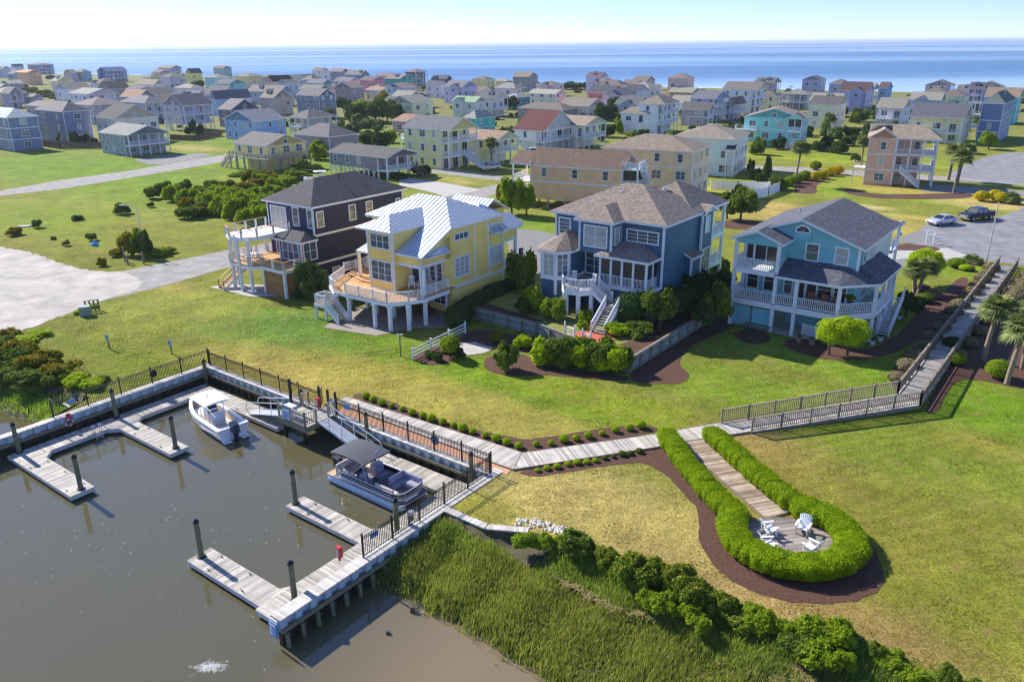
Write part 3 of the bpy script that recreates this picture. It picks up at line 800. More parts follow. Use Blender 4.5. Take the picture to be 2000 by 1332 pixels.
t = thing('bulkhead', 'bent end of the short bulkhead arm by the white stones', 'sea wall')
a = LB(36.2, -5.15); b = P(1032, 1036); m = MB(); m.beam(a + Vector((0, 0, 0)), b, .5, .1); m.build('cap', CAPM, t)
m = MB(); m.beam(a + Vector((0, 0, -.8)), b + Vector((0, 0, -.8)), .2, 1.5); m.build('timber_face', OLDWOOD, t)
# pillars along the outer face of the right wall (batter piles showing below the wale)
t = thing('timber_piles', 'row of dark stained timber piles under the outer wale of the right bulkhead', 'piles', OB, RZ1)
for i in range(13):
    m = MB(); y = -17.1 + i * .94; m.tube((33.42, y, -2.4), (33.36, y, -.72), .13, .12, 8); m.build('pile', TANWOOD, t)
# notice on the end of the bulkhead
t = thing('notice_board', 'blue and white notice on the end of the right bulkhead', 'sign', OB, RZ1)
m = MB(); m.box(32.5, -17.5, -.95, 33.1, -17.44, -.1); m.build('panel', mplain('notice_blue', (84, 140, 200), .5, .05), t)
m = MB(); m.box(32.56, -17.515, -.32, 33.04, -17.5, -.2)
for k in range(5): m.box(32.58, -17.515, -.45 - k * .1, 32.98 - .05 * (k % 2), -17.5, -.42 - k * .1)
m.build('lettering', WHITE2, t)

DZ = -1.05
EDGE = mplain('dock_edge', (196, 192, 184), .7, .15, 3)
FLOAT = mplain('dock_float', (40, 38, 36), .7, .3)
def dock(polys, label, floats=True, z=DZ, th=.28):
    """polys: list of (poly, board rotation) in basin axes"""
    t = thing('dock', label, 'dock', OB, RZ1)
    for poly, rot in polys:
        m = MB(); m.rot = rot; m.prism(poly, z - .06, z); m.build('deck', GREYDECK, t)
        m = MB(); n = len(poly)
        cx = sum(p[0] for p in poly) / n; cy = sum(p[1] for p in poly) / n
        for i in range(n):
            a = poly[i]; b = poly[(i + 1) % n]
            m.beam((a[0], a[1], z - th / 2 - .02), (b[0], b[1], z - th / 2 - .02), .07, th)
        m.build('edge_board', EDGE, t)
        if floats:
            m = MB(); xs = [p[0] for p in poly]; ys = [p[1] for p in poly]
            lx = max(xs) - min(xs) > max(ys) - min(ys)
            if lx: ys = min(([p[1] for p in poly if abs(p[0] - e) < .01] for e in (min(xs), max(xs))), key=lambda v: max(v) - min(v))
            x0, x1, y0, y1 = min(xs) + .15, max(xs) - .15, min(ys) + .12, max(ys) - .12
            k = int(max(x1 - x0, y1 - y0) / 1.4) or 1
            for i in range(k):
                if lx: m.box(x0 + (x1 - x0) * i / k + .1, y0, WZ - .3, x0 + (x1 - x0) * (i + 1) / k - .1, y1, z - .2)
                else: m.box(x0, y0 + (y1 - y0) * i / k + .1, WZ - .3, x1, y0 + (y1 - y0) * (i + 1) / k - .1, z - .2)
            m.build('float', FLOAT, t)
    return t
dock([([(2.35, -17), (4.0, -17), (4.0, -1.4), (2.35, -1.4)], PI / 2)], 'long floating dock along the left bulkhead')
dock([([(4.04, -17), (11.5, -17), (11.5, -15.5), (4.8, -15.5), (4.04, -14.8)], 0)], 'leftmost floating finger dock with one green pile')
dock([([(4.04, -10.7), (4.7, -10.05), (11.5, -10.05), (11.5, -8.65), (4.7, -8.65), (4.04, -8.0)], 0)], 'floating finger dock pointing at the stern of the white boat')
dock([([(4.04, -3.0), (14.3, -3.0), (14.3, -1.4), (4.04, -1.4)], 0)], 'floating dock behind the white fishing boat')
dock([([(20.6, -2.55), (30.2, -2.55), (30.2, -.85), (20.6, -.85)], 0)], 'floating dock behind the pontoon boat')
dock([([(30.3, -16.7), (32.35, -16.7), (32.35, -.85), (30.3, -.85)], PI / 2)], 'long dock running along the right bulkhead', z=DZ + .03)
dock([([(23.6, -9.5), (30.26, -9.5), (30.26, -7.6), (29.8, -8.15), (23.6, -8.15)], 0)], 'finger dock in front of the pontoon boat')
dock([([(23.7, -16.4), (30.26, -16.4), (30.26, -14.4), (29.9, -14.95), (23.7, -14.95)], 0)], 'finger dock nearest the camera')
CLEAT = mplain('galvanised_cleat', (110, 112, 116), .5, .1, metal=.5)
i = 0
cl0 = thing('mooring_cleat', 'small dark mooring cleat at a dock edge', 'cleat', LB(5.5, -15.7, DZ), RZ1, 'mooring cleats on the docks')
m = MB(); m.box(-.03, -.03, 0, .03, .03, .08); m.beam((-.14, 0, .09), (.14, 0, .09), .04, .03); m.build('horn', CLEAT, cl0)
for x, y in ((8, -15.7), (10.6, -15.7), (5.5, -16.85), (10.6, -16.85), (6.5, -8.8), (10, -8.8), (6.5, -9.9), (10, -9.9), (25, -8.35), (28, -8.35), (25.5, -9.35), (25, -15.1), (27.6, -15.1), (25.5, -16.25), (28.5, -16.25), (6, -2.8), (9, -2.8), (22, -2.4), (31.6, -13), (31.6, -11), (2.7, -12)):
    c = dup(cl0); c.location = LB(x, y, DZ); 

def piling(a, b, top, label, capm=True):
    t = thing('dock_piling', label, 'piling', LB(a, b, WZ - .8), 0, 'round timber pilings of the boat basin')
    m = MB(); m.tube((0, 0, 0), (0, 0, top - WZ + .8), .17, .145, 12); m.build('post', TANWOOD, t, smooth=False)
    m = MB(); z = top - WZ + .8; m.tube((0, 0, z), (0, 0, z + .08), .18, .18, 12); m.tube((0, 0, z + .08), (0, 0, z + .26), .18, .01, 12); m.build('cap', BLACK, t)
    m = MB(); m.tube((0, 0, DZ - WZ + .8), (0, 0, DZ - WZ + .88), .25, .25, 10); m.build('collar', BLACK, t)
for a, b, z, l in ((11.1, -16.15, 1.25, 'green timber pile on the tip of the leftmost finger dock'), (10.95, -9.3, 1.25, 'timber pile on the finger dock beside the white boat'),
                   (2.55, -16.3, 1.1, 'timber pile between the left bulkhead and the leftmost dock'), (2.6, -9.2, 1.15, 'timber pile halfway along the left bulkhead'),
                   (2.0, -.9, .75, 'timber pile in the far corner of the basin'), (14.6, -.75, 1.2, 'timber pile behind the two gangways'), (21.6, -.65, 1.2, 'timber pile between gangway and pontoon boat dock'),
                   (31.3, -.6, 1.1, 'timber pile at the right rear corner of the basin'), (23.9, -9.0, 1.15, 'timber pile on the tip of the finger dock before the pontoon boat'),
                   (24.05, -15.75, 1.2, 'timber pile on the tip of the nearest finger dock'), (31.4, -15.1, 1.25, 'timber pile by the end of the right bulkhead'), (31.4, -7.6, 1.15, 'timber pile in the middle of the right dock')):
    piling(a, b, z, l)

def picket_fence(pts, label, h=1.32, sp=.13, post=2.4, z=.05, t=None):
    t = thing('picket_fence', label, 'fence', OB, RZ1)
    for A, B in zip(pts, pts[1:]):
        A = Vector((*A, z)); B = Vector((*B, z)); d = B - A; L = d.length; m = MB()
        for zz in (.12, h - .2, h - .08): m.beam(A + Vector((0, 0, zz)), B + Vector((0, 0, zz)), .035, .035)
        n = int(L / sp)
        for i in range(n):
            q = A + d * ((i + .5) / n); m.box(q.x - .013, q.y - .013, z + .05, q.x + .013, q.y + .013, z + h + .03)
        m.build('picket_panel', BLACK, t)
        k = max(1, round(L / post))
        for i in range(k + 1):
            q = A + d * (i / k); m = MB(); m.box(-.04, -.04, -.05, .04, .04, h + .12); m.box(-.055, -.055, h + .12, .055, .055, h + .17)
            m.build('post', BLACK, t, (q.x, q.y, z))
    return t
picket_fence([(1.2, -13.1), (1.2, 0.05)], 'black picket fence on the left bulkhead')
picket_fence([(1.75, -.15), (15.9, -.15)], 'black picket fence on the back bulkhead left of the gate')
picket_fence([(17.9, -.15), (32.6, -.15)], 'black picket fence beside the brick strip')
picket_fence([(32.7, -.4), (32.7, -11.4)], 'black picket fence on the right bulkhead casting a shadow on the lawn')

# landing with gangways
t = thing('boat_landing', 'raised timber landing between two aluminium gangways', 'platform', OB, RZ1)
m = MB(); m.rot = 0; m.box(14.9, -3.1, .0, 17.9, -.3, .12); m.build('deck', GREYDECK, t)
m = MB(); m.box(14.85, -3.2, -.3, 17.95, -3.1, .1); m.box(14.8, -3.2, -.3, 14.9, -.3, .1); m.box(17.9, -3.2, -.3, 18., -.3, .1); m.build('rim_board', TREAT, t)
for x in (15.2, 17.4):
    for y in (-2.9, -.9):
        m = MB(); m.tube((x, y, -2.6), (x, y, 0), .13, .13, 8); m.build('pile', BLACK, t)
TGREY = mplain('pale_timber', (168, 160, 144), .8, .2, 4)
railing(t, [(16.2, -3.1, .12), (17.85, -3.1, .12), (17.85, -2.1, .12)], 1.05, TGREY, .2, 1.6)
railing(t, [(14.9, -3.1, .12), (15.4, -3.1, .12)], 1.05, TGREY, .2, 1.)
railing(t, [(14.9, -.9, .12), (14.9, -.35, .12)], 1.05, TGREY, .2, .8)
railing(t, [(17.85, -.95, .12), (17.85, -.3, .12)], 1.05, TGREY, .2, .8)
def gangway(top, bot, label):
    t = thing('gangway', label, 'gangway', OB, RZ1)
    A = Vector(top); B = Vector(bot); d = (B - A).normalized(); s = Vector((-d.y, d.x, 0)).normalized() * .55
    m = MB(); m.hexa([A - s - Vector((0, 0, .08)), B - s - Vector((0, 0, .08)), B + s - Vector((0, 0, .08)), A + s - Vector((0, 0, .08)), A - s, B - s, B + s, A + s])
    if (B - A).x < 0: pass
    m.build('walkway', ALU, t)
    for sg in (-1, 1):
        o = s * sg; m = MB(); up = Vector((0, 0, 1.02)); L = (B - A).length
        m.path([A + o, A + o + up, B + o + up * .97, B + o + d * .25 + up * .6, B + o], .03, 6)
        m.path([A + o + up * .5, B + o + up * .5], .022, 6)
        n = round(L / 1.6)
        for i in range(1, n): q = A + (B - A) * (i / n) + o; m.tube(q, q + up, .024, .024, 6)
        m.build('handrail', ALU, t)
gangway((14.9, -2.2, .05), (10.6, -2.3, DZ + .08), 'white gangway sloping down to the dock of the fishing boat')
gangway((17.95, -1.5, .1), (23.6, -1.9, DZ + .08), 'long white gangway sloping down behind the pontoon boat')
# lamp post, gate posts, cleaning station
t = thing('camera_pole', 'tall black pole with a camera above the landing', 'pole', LB(15.0, -2.0, .1), RZ1)
m = MB(); m.box(-.08, -.08, 0, .08, .08, 2.7); m.build('pole', BLACK, t)
m = MB(); m.tube((.05, 0, 2.45), (.3, 0, 2.4), .09, .07, 8); m.build('camera', BLACK, t)
t = thing('gate', 'black gate posts where the landing meets the fence', 'gate', LB(16.0, -.15, .05), RZ1)
for x in (0, 1.0, 1.85): m = MB(); m.box(x - .07, -.07, 0, x + .07, .07, 1.75); m.build('post', BLACK, t)
m = MB(); m.box(.1, -.03, 1.3, .9, 0, 1.36); m.box(.1, -.03, .15, .9, 0, .2)
for i in range(7): m.box(.14 + i * .12, -.02, .2, .16 + i * .12, 0, 1.32)
m.build('gate_leaf', BLACK, t, (0, 0, 0), 2.2)
t = thing('cleaning_station', 'blue and white fish cleaning station on the landing', 'table', LB(15.6, -2.55, .12), RZ1)
m = MB(); m.box(-.45, -.25, .85, .45, .25, .93); m.build('table_top', WHITE2, t)
m = MB(); m.box(-.4, -.2, .45, .4, .2, .85); m.build('tank', mplain('tank_blue', (150, 196, 220), .5, .1), t)
for sx in (-.4, .4):
    for sy in (-.2, .2): m = MB(); m.box(sx - .03, sy - .03, 0, sx + .03, sy + .03, .85); m.build('leg', ALU, t)
t = thing('notice_board', 'blue and white rules notice hung on the landing rail', 'sign', LB(15.85, -3.18, .25), RZ1)
m = MB(); m.box(-.35, -.02, 0, .35, .02, .7); m.build('panel', mplain('notice_white', (190, 214, 232), .5, .05), t)
m = MB()
for k in range(5): m.box(-.28, -.03, .1 + k * .11, .28 - .08 * (k % 2), -.02, .14 + k * .11)
m.build('lettering', mplain('notice_ink', (60, 110, 170), .5, .05), t)
RED = mplain('red_paint', (190, 44, 48), .45, .08)
def ext_box(loc, label):
    t = thing('fire_extinguisher_box', label, 'extinguisher box', loc, RZ1)
    m = MB(); m.box(-.17, -.13, .25, .17, .13, .9); m.build('cabinet', RED, t)
    m = MB(); m.box(-.12, -.14, .32, .12, -.13, .82); m.build('door', mplain('cabinet_glass', (200, 190, 180), .2, .1), t)
    m = MB(); m.box(-.05, -.05, 0, .05, .05, .25); m.build('leg', RED, t)
ext_box(LB(31.3, -11.9, DZ + .6), 'red extinguisher box standing on the right dock')
ext_box(LB(16.2, -.5, .12), 'red extinguisher box by the gate of the landing')
t = thing('life_ring', 'orange life ring hung on the left bulkhead below its red case', 'life ring', LB(1.72, -12.3, -.5), RZ1)
m = MB()
for k in range(16):
    a0 = 2 * PI * k / 16; a1 = 2 * PI * (k + 1) / 16; m.tube((0, math.cos(a0) * .28, math.sin(a0) * .28), (0, math.cos(a1) * .28, math.sin(a1) * .28), .07, .07, 6, k % 4 == 0)
m.build('ring', [mplain('ring_orange', (214, 120, 90), .6, .1), WHITE2], t)
t = thing('life_ring_case', 'small red case on the left bulkhead above the life ring', 'case', LB(1.72, -12.3, -.1), RZ1)
m = MB(); m.box(0, -.15, 0, .08, .15, .35); m.build('case', RED, t)
t = thing('swim_ladder', 'pale swim ladder hooked over the long left dock', 'ladder', LB(4.05, -11.4, DZ), RZ1)
m = MB()
for y in (-.25, .25): m.path([(-.3, y, 0), (-.25, y, .55), (.1, y, .6), (.15, y, .1), (.15, y, -.75)], .03, 6)
m.build('rail', ALU, t)
for k in range(3): m = MB(); m.tube((.15, -.25, -.1 - k * .22), (.15, .25, -.1 - k * .22), .025, .025, 6); m.build('rung', ALU, t)
for (a, b, l) in ((21.1, -.02, 'pale blue round life ring cover on the fence by the boardwalk'), (1.0, -4.9, 'black round disc hung on the left fence')):
    t = thing('round_sign', l, 'sign', LB(a if b < -1 else 27.6, b if b < -1 else .02, .75), RZ1)
    m = MB()
    if b < -1: m.tube((-.02, 0, 0), (.02, 0, 0), .32, .32, 18)
    else: m.tube((0, -.02, 0), (0, .02, 0), .36, .36, 18)
    m.build('disc', BLACK if b < -1 else mplain('disc_blue', (120, 156, 196), .5, .1), t)
for k, (a, b, l) in enumerate(((17.4, -.1, 'small blue notice on the fence at the landing gate'), (19.1, -.1, 'blue rules notice on the fence right of the gate'), (1.25, -11.7, 'small blue notice on the marsh end of the left fence'), (32.65, -10.4, 'small blue notice on the fence near the red box'))):
    t = thing('fence_notice', l, 'sign', LB(a, b, .75), RZ1); m = MB()
    if a > 10 and a < 30: m.box(-.28, -.09, 0, .28, -.07, .4)
    else: m.box(-.09, -.28, 0, -.07, .28, .3) if a > 30 else m.box(.06, -.28, 0, .09, .28, .3)
    m.build('panel', mplain('notice_blue2', (96, 150, 206), .5, .1), t)
# power pedestals
for a, b, l in ((31.9, -6.9, 'small power pedestal beside the right fence'),):
    t = thing('power_pedestal', l, 'pedestal', LB(a, b, DZ + .4), RZ1); m = MB(); m.box(-.12, -.12, 0, .12, .12, .9); m.build('post', OLDWOOD, t); m = MB(); m.box(-.15, -.15, .75, .15, .15, 1.0); m.build('lamp_head', ALU, t)

# ============================================================ boats
GEL = mplain('white_gelcoat', (236, 236, 234), .18, .02)
CREAM = mplain('cream_liner', (226, 208, 192), .5, .06)
def hull_sections(L, W, H, n=16, flare=.18, bowp=2.2):
    secs = []
    for i in range(n + 1):
        x = -L / 2 + L * i / n; t = i / n
        hw = W / 2 * (1 - max(0, (t - .45) / .55) ** bowp) if t > .45 else W / 2 * (.94 + .06 * t / .45)
        secs.append((x, max(hw, .02), H * (1 + .28 * max(0, t - .4) / .6)))
    return secs
def fishing_boat(loc, rz, label):
    t = thing('fishing_boat', label, 'boat', loc, rz)
    L, W, H = 6.9, 2.5, 1.0; S = hull_sections(L, W, H)
    m = MB(); rings = []
    for i, (x, hw, h) in enumerate(S):
        k = i / (len(S) - 1); keel = -.35 + max(0, k - .6) * 1.3
        rings.append([(x, -hw, h), (x, -hw * .97, h * .6), (x, -hw * .8, .05), (x, 0, keel), (x, hw * .8, .05), (x, hw * .97, h * .6), (x, hw, h)])
    m.loft(rings, 0, close=False, cap=False); m.face(rings[0][::1], 0)
    m.build('hull', GEL, t)
    m = MB()   # gunwale cap and inner liner
    for sg in (-1, 1):
        for (x0, w0, h0), (x1, w1, h1) in zip(S, S[1:]):
            a = [(x0, sg * w0 * 1.03, h0), (x1, sg * w1 * 1.03, h1), (x1, sg * max(0, w1 - .26), h1 + .03), (x0, sg * max(0, w0 - .26), h0 + .03)]
            m.face(a if sg < 0 else a[::-1])
    m.box(-L / 2 - .02, -W / 2, H - .12, -L / 2 + .5, W / 2, H + .03)
    m.build('gunwale', GEL, t)
    m = MB()
    for sg in (-1, 1):
        for (x0, w0, h0), (x1, w1, h1) in zip(S[:-1], S[1:]):
            a = [(x0, sg * max(0, w0 - .26), h0 + .02), (x1, sg * max(0, w1 - .26), h1 + .02), (x1, sg * max(0, w1 - .3), .3), (x0, sg * max(0, w0 - .3), .3)]
            m.face(a if sg < 0 else a[::-1])
    poly = [(x, -max(.01, w - .28)) for x, w, h in S] + [(x, max(.01, w - .28)) for x, w, h in S[::-1]]
    m.face([(p[0], p[1], .35) for p in poly]); m.build('cockpit_liner', CREAM, t)
    m = MB(); m.box(-.35, -.42, .35, .45, .42, 1.35); m.hexa([(-.35, -.42, 1.35), (.45, -.42, 1.35), (.45, .42, 1.35), (-.35, .42, 1.35), (-.15, -.4, 1.75), (.25, -.4, 1.6), (.25, .4, 1.6), (-.15, .4, 1.75)]); cn = m.build('console', GEL, t)
    m = MB(); m.hexa([(-.36, -.36, 1.2), (-.36, .36, 1.2), (-.17, .36, 1.72), (-.17, -.36, 1.72), (-.39, -.36, 1.2), (-.39, .36, 1.2), (-.2, .36, 1.72), (-.2, -.36, 1.72)]); m.build('instrument_panel', DARK, cn)
    m = MB(); m.box(-1.25, -.5, .35, -.75, .5, 1.15); m.box(-1.3, -.5, 1.15, -1.2, .5, 1.5); m.build('leaning_post', GEL, t)
    m = MB(); m.box(1.0, -.55, .36, 2.2, .55, .72); m.build('bow_seat', WHITE2, t)
    for x in (-.9, .5):
        for y in (-.6, .6): m = MB(); m.tube((x, y, .4), (x * .95, y * 1.05, 2.25), .03, .03, 6); m.build('top_support', ALU, t)
    m = MB(); a = []
    for i in range(9):
        u = -1.4 + i * .325; a.append([(u, v, 2.3 + .12 * (1 - (v / 1.05) ** 2) - .02 * abs(u)) for v in (-1.05, -.7, -.3, .3, .7, 1.05)] + [(u, v, 2.24) for v in (1.05, 0, -1.05)])
    m.loft(a); m.build('hard_top', GEL, t)
    m = MB(); m.tube((-1.0, .9, 2.4), (-4.2, 1.5, 2.5), .02, .012, 5); m.tube((-.2, .2, 2.42), (.0, .2, 2.62), .04, .03, 6); m.build('antenna', WHITE2, t)
    m = MB(); m.hexa([(-3.55, -.26, .75), (-4.1, -.22, .7), (-4.1, .22, .7), (-3.55, .26, .75), (-3.4, -.26, 1.45), (-4.0, -.22, 1.35), (-4.0, .22, 1.35), (-3.4, .26, 1.45)][::1])
    om = m.build('outboard_motor', mplain('motor_blue', (26, 44, 70), .3, .1), t)
    m = MB(); m.hexa([(-3.65, -.1, -.5), (-3.85, -.1, -.5), (-3.85, .1, -.5), (-3.65, .1, -.5), (-3.6, -.14, .75), (-3.95, -.14, .75), (-3.95, .14, .75), (-3.6, .14, .75)]); m.build('shaft', DARK, om)
    m = MB(); m.box(-3.95, .4, .05, -3.45, 1.0, .12); m.box(-3.95, -1.0, .05, -3.45, -.4, .12); m.build('swim_step', GEL, t)
    return t
p0 = P(372, 782, WZ + .9); p1 = P(458, 838, WZ + .9)
mid = (p0 + p1) / 2; fishing_boat((mid.x, mid.y, WZ + .02), math.atan2(p0.y - p1.y, p0.x - p1.x), 'white centre console fishing boat with blue outboard motor and hard top')

def pontoon_boat(loc, rz, label):
    t = thing('pontoon_boat', label, 'boat', loc, rz)
    L, W = 7.0, 2.55; TUB = mplain('tube_metal', (176, 196, 214), .3, .06, metal=.5)
    for y in (-.95, .95):
        m = MB(); n = 14; prof = [(-L / 2, .28), (L / 2 - 1.1, .33), (L / 2 - .6, .3), (L / 2 - .2, .18), (L / 2, .03)]
        rings = [[(x, y + math.cos(2 * PI * k / n) * r, .12 + (.33 - r) * .8 + math.sin(2 * PI * k / n) * r) for k in range(n)] for x, r in prof]
        m.loft(rings); m.build('pontoon', TUB, t)
    FLOOR = mplain('boat_carpet', (120, 116, 122), .9, .1)
    m = MB(); m.prism([(-L / 2, -W / 2), (L / 2 - .25, -W / 2), (L / 2, -W / 2 + .35), (L / 2, W / 2 - .35), (L / 2 - .25, W / 2), (-L / 2, W / 2)], .5, .6, 0, 1); m.build('deck', [FLOOR, ALU], t)
    m = MB(); m.box(-L / 2, -W / 2 + .02, .6, -L / 2 + .62, W / 2 - .02, .612); m.build('swim_platform', mplain('tan_mat', (190, 160, 132), .9, .1), t)
    # fence panels with rounded ends
    def rrect(x0, x1, hw, r, n=7):
        o = []
        for cx, cy, a0 in ((x1 - r, hw - r, 0), (x0 + r, hw - r, 90), (x0 + r, -hw + r, 180), (x1 - r, -hw + r, 270)):
            for i in range(n + 1): a = R(a0 + 90 * i / n); o.append((cx + r * math.cos(a), cy + r * math.sin(a)))
        return o
    O = rrect(-L / 2 + .65, L / 2 - .3, W / 2 - .06, .75); I = rrect(-L / 2 + .68, L / 2 - .33, W / 2 - .09, .72)
    n = len(O); NAVY = mplain('panel_dark', (34, 34, 44), .35, .1)
    for z0, z1, mt, nm in ((.64, .86, ALU, 'fence_panel'), (.86, 1.12, NAVY, 'fence_panel'), (1.14, 1.2, ALU, 'top_rail')):
        m = MB()
        for i in range(n):
            j = (i + 1) % n
            if O[i][0] > L / 2 - .35 and abs(O[i][1]) < .45 and abs(O[j][1]) < .45: continue
            m.face([(*O[i], z0), (*O[j], z0), (*O[j], z1), (*O[i], z1)]); m.face([(*I[j], z0), (*I[i], z0), (*I[i], z1), (*I[j], z1)]); m.face([(*O[i], z1), (*O[j], z1), (*I[j], z1), (*I[i], z1)])
        m.build(nm, mt, t)
    m = MB()
    for z in (.7, .8, 1.0, 1.2):
        for i in range(n):
            j = (i + 1) % n; m.tube((O[i][0] * 1.005, O[i][1] * 1.02, z), (O[j][0] * 1.005, O[j][1] * 1.02, z), .014, .014, 5)
    for i in range(0, n, 3): m.tube((O[i][0], O[i][1] * 1.02, .6), (O[i][0], O[i][1] * 1.02, 1.2), .018, .018, 5)
    m.build('rails', ALU, t)
    SEAT = mplain('seat_vinyl', (150, 150, 170), .55, .12, 4); SEATC = mplain('seat_beige', (206, 186, 180), .55, .08)
    def couch(x0, y0, x1, y1, bside, mt=SEAT, nm='bench_seat'):
        m = MB(); m.box(x0, y0, .61, x1, y1, 1.0)
        if bside == '+y': m.box(x0, y1 - .16, 1.0, x1, y1, 1.38)
        if bside == '-y': m.box(x0, y0, 1.0, x1, y0 + .16, 1.38)
        if bside == '-x': m.box(x0, y0, 1.0, x0 + .2, y1, 1.45)
        if bside == '+x': m.box(x1 - .16, y0, 1.0, x1, y1, 1.38)
        me = m.mesh(nm, mt); bm = bmesh.new(); bm.from_mesh(me); bmesh.ops.remove_doubles(bm, verts=bm.verts, dist=1e-4); bmesh.ops.bevel(bm, geom=bm.edges[:], offset=.045, segments=2, affect='EDGES'); bm.to_mesh(me); bm.free(); link(nm, me, t)
    couch(1.3, .5, 3.0, 1.15, '+y'); couch(1.3, -.3, 1.75, 1.1, '-x'); couch(1.0, -1.15, 2.6, -.55, '-y', SEATC)
    couch(-2.75, .5, -1.2, 1.15, '+y', SEATC); couch(-2.75, -1.1, -2.1, .6, '-x', SEATC); couch(-2.0, -1.15, -.9, -.6, '-y', SEATC)
    couch(-.35, .2, .3, .85, '-x'); couch(-.55, -1.0, .05, -.4, '-x')
    m = MB(); m.box(-.95, .35, .6, -.5, 1.1, 1.4); m.build('helm_console', SEATC, t)
    CAN = mplain('grey_canvas', (74, 76, 84), .85, .12, 2); m = MB(); rings = []
    for i in range(11):
        u = -3.0 + i * .31; z = 2.55 - .16 * ((u + 1.45) / 1.55) ** 2
        rings.append([(u, v, z - .05 * (v / 1.2) ** 2) for v in (-1.2, -.7, 0, .7, 1.2)] + [(u, v, z - .1 - .05 * (v / 1.2) ** 2) for v in (1.2, .7, 0, -.7, -1.2)])
    m.loft(rings); m.build('canopy', CAN, t)
    m = MB(); m.tube((-.4, .45, 2.45), (-.4, .45, 2.475), .14, .14, 14); m.build('canopy_vent', mplain('vent_blue', (80, 110, 150), .4, .1), t)
    m = MB()
    for y in (-1.2, 1.2):
        m.path([(-2.9, y, 2.4), (-1.2, y * .99, 1.2), (.1, y, 2.4)], .022, 6); m.path([(-2.2, y, 1.2), (-1.0, y, 2.5)], .018, 6); m.path([(.05, y, 2.38), (.35, y, 1.2)], .016, 6)
    m.build('canopy_frame', ALU, t)
    m = MB(); m.box(-L / 2 - .5, -.2, .5, -L / 2 - .05, .2, 1.15); m.box(-L / 2 - .35, -.1, -.5, -L / 2 - .15, .1, .5); m.build('outboard_motor', DARK, t)
    m = MB()
    for y in (.55, .9): m.path([(-L / 2 + .1, y, .6), (-L / 2 + .05, y, 1.15), (-L / 2 - .25, y, 1.1), (-L / 2 - .3, y, .4)], .02, 6)
    for z in (.5, .7, .9, 1.08): m.tube((-L / 2 - .29, .55, z), (-L / 2 - .29, .9, z), .025, .025, 6)
    m.build('boarding_ladder', ALU, t)
p0 = P(662, 935, WZ + .5); p1 = P(812, 985, WZ + .5)
cx = LB(26.4, -4.35, WZ + .1)
pontoon_boat(cx, RZ1, 'pontoon boat with grey canopy and lavender seats')

# ============================================================ boardwalk, ramp, round deck, hedge
def walk(name, px, rot, label, z=.12, mat=GREYDECK_V, cat='boardwalk', pts=None):
    t = thing(name, label, cat); q = pts or [P(*p, z) for p in px]
    EXC.append([(v.x, v.y) for v in q]); m = MB(); m.rot = rot; m.prism([(v.x, v.y) for v in q], z - .08, z); m.build('deck', mat, t)
    m = MB()
    for i in range(len(q)):
        a, b = q[i], q[(i + 1) % len(q)]; m.beam((a.x, a.y, z - .1), (b.x, b.y, z - .1), .06, .2)
    m.build('edge_board', OLDWOOD, t); return t
walk('boardwalk', [(655, 784), (675, 774), (1010, 880), (1019, 884), (1003, 916), (975, 907)], R(53), 'grey boardwalk between the black fence and the shrub row')
w0 = P(1019, 884, .12); w1 = P(1003, 916, .12); 
walk('boardwalk', [(1019, 884), (1275, 848), (1410, 824), (1468, 842), (1335, 862), (1280, 873), (1003, 916)], R(107), 'pale boardwalk running from the corner to the ramp', z=.122)
# ramp in two legs
def ramp():
    t = thing('ramp', 'weathered timber ramp with picket rails climbing to the turning circle', 'ramp')
    a = P(1409, 826, .14); b = P(1468, 843, .14); c = P(1753, 769, .45); d = P(1797, 790, .45); e = P(1950, 517, .1); f = P(1986, 521, .1)
    for (p, q, r, s, rot) in ((a, b, d, c, math.atan2((c - a).y, (c - a).x) + PI / 2), (c, d, f, e, math.atan2((e - c).y, (e - c).x) + PI / 2)):
        m = MB(); m.rot = rot + 0 * PI
        lo = [v - Vector((0, 0, .1)) for v in (p, q, r, s)]
        m.hexa(lo + [p, q, r, s]); m.rot = 0
        me = m.mesh('deck', GREYDECK_V)
        # board lines run across the leg
        uv = me.uv_layers[0].data; dr = (s - p); dr.z = 0; dr.normalize(); nr = Vector((-dr.y, dr.x, 0))
        for lp in me.loops:
            co = me.vertices[lp.vertex_index].co; uv[lp.index].uv = (co.dot(nr), co.dot(dr))
        link('deck', me, t)
        for A, B in ((p, s), (q, r)):
            m = MB(); m.beam(A - Vector((0, 0, .22)), B - Vector((0, 0, .22)), .06, .25); m.build('stringer', OLDWOOD, t)
            railing(t, [A, B], 1.08, OLDWOOD, .16, 2.3, .11, .05, cap=.18)
            n = int((B - A).length / 2.3)
            for i in range(1, n):
                v = A.lerp(B, i / n)
                if v.z > .22: m = MB(); m.box(v.x - .07, v.y - .07, -.1, v.x + .07, v.y + .07, v.z - .1); m.build('support_post', OLDWOOD, t)
ramp()
BROWNDECK = mplank('brown_walk', (138, 112, 88), (196, 180, 158), .14, 1, worn=.35)
h0 = P(1327, 866, .1); h1 = P(1385, 852, .1); h2 = P(1495, 1012, .1); h3 = P(1548, 998, .1)
dr = ((h2 - h0) + (h3 - h1)).normalized()
walk('garden_walk', None, math.atan2(dr.y, dr.x) + PI / 2, 'brown timber walk between the two hedge arms', .1, BROWNDECK, 'boardwalk', pts=[h0, h1, h3, h2])
CC = P(1542, 1055, .1)
ring = [CC + Vector((math.cos(a) * 2.55, math.sin(a) * 2.35, 0)) for a in np.linspace(0, 2 * PI, 25)[:-1]]
walk('round_deck', None, R(10), 'round timber deck with four white chairs inside the hedge', .104, mplank('grey_brown_deck', (120, 108, 100), (170, 158, 150), .14, 1, worn=.3), 'deck', pts=ring)
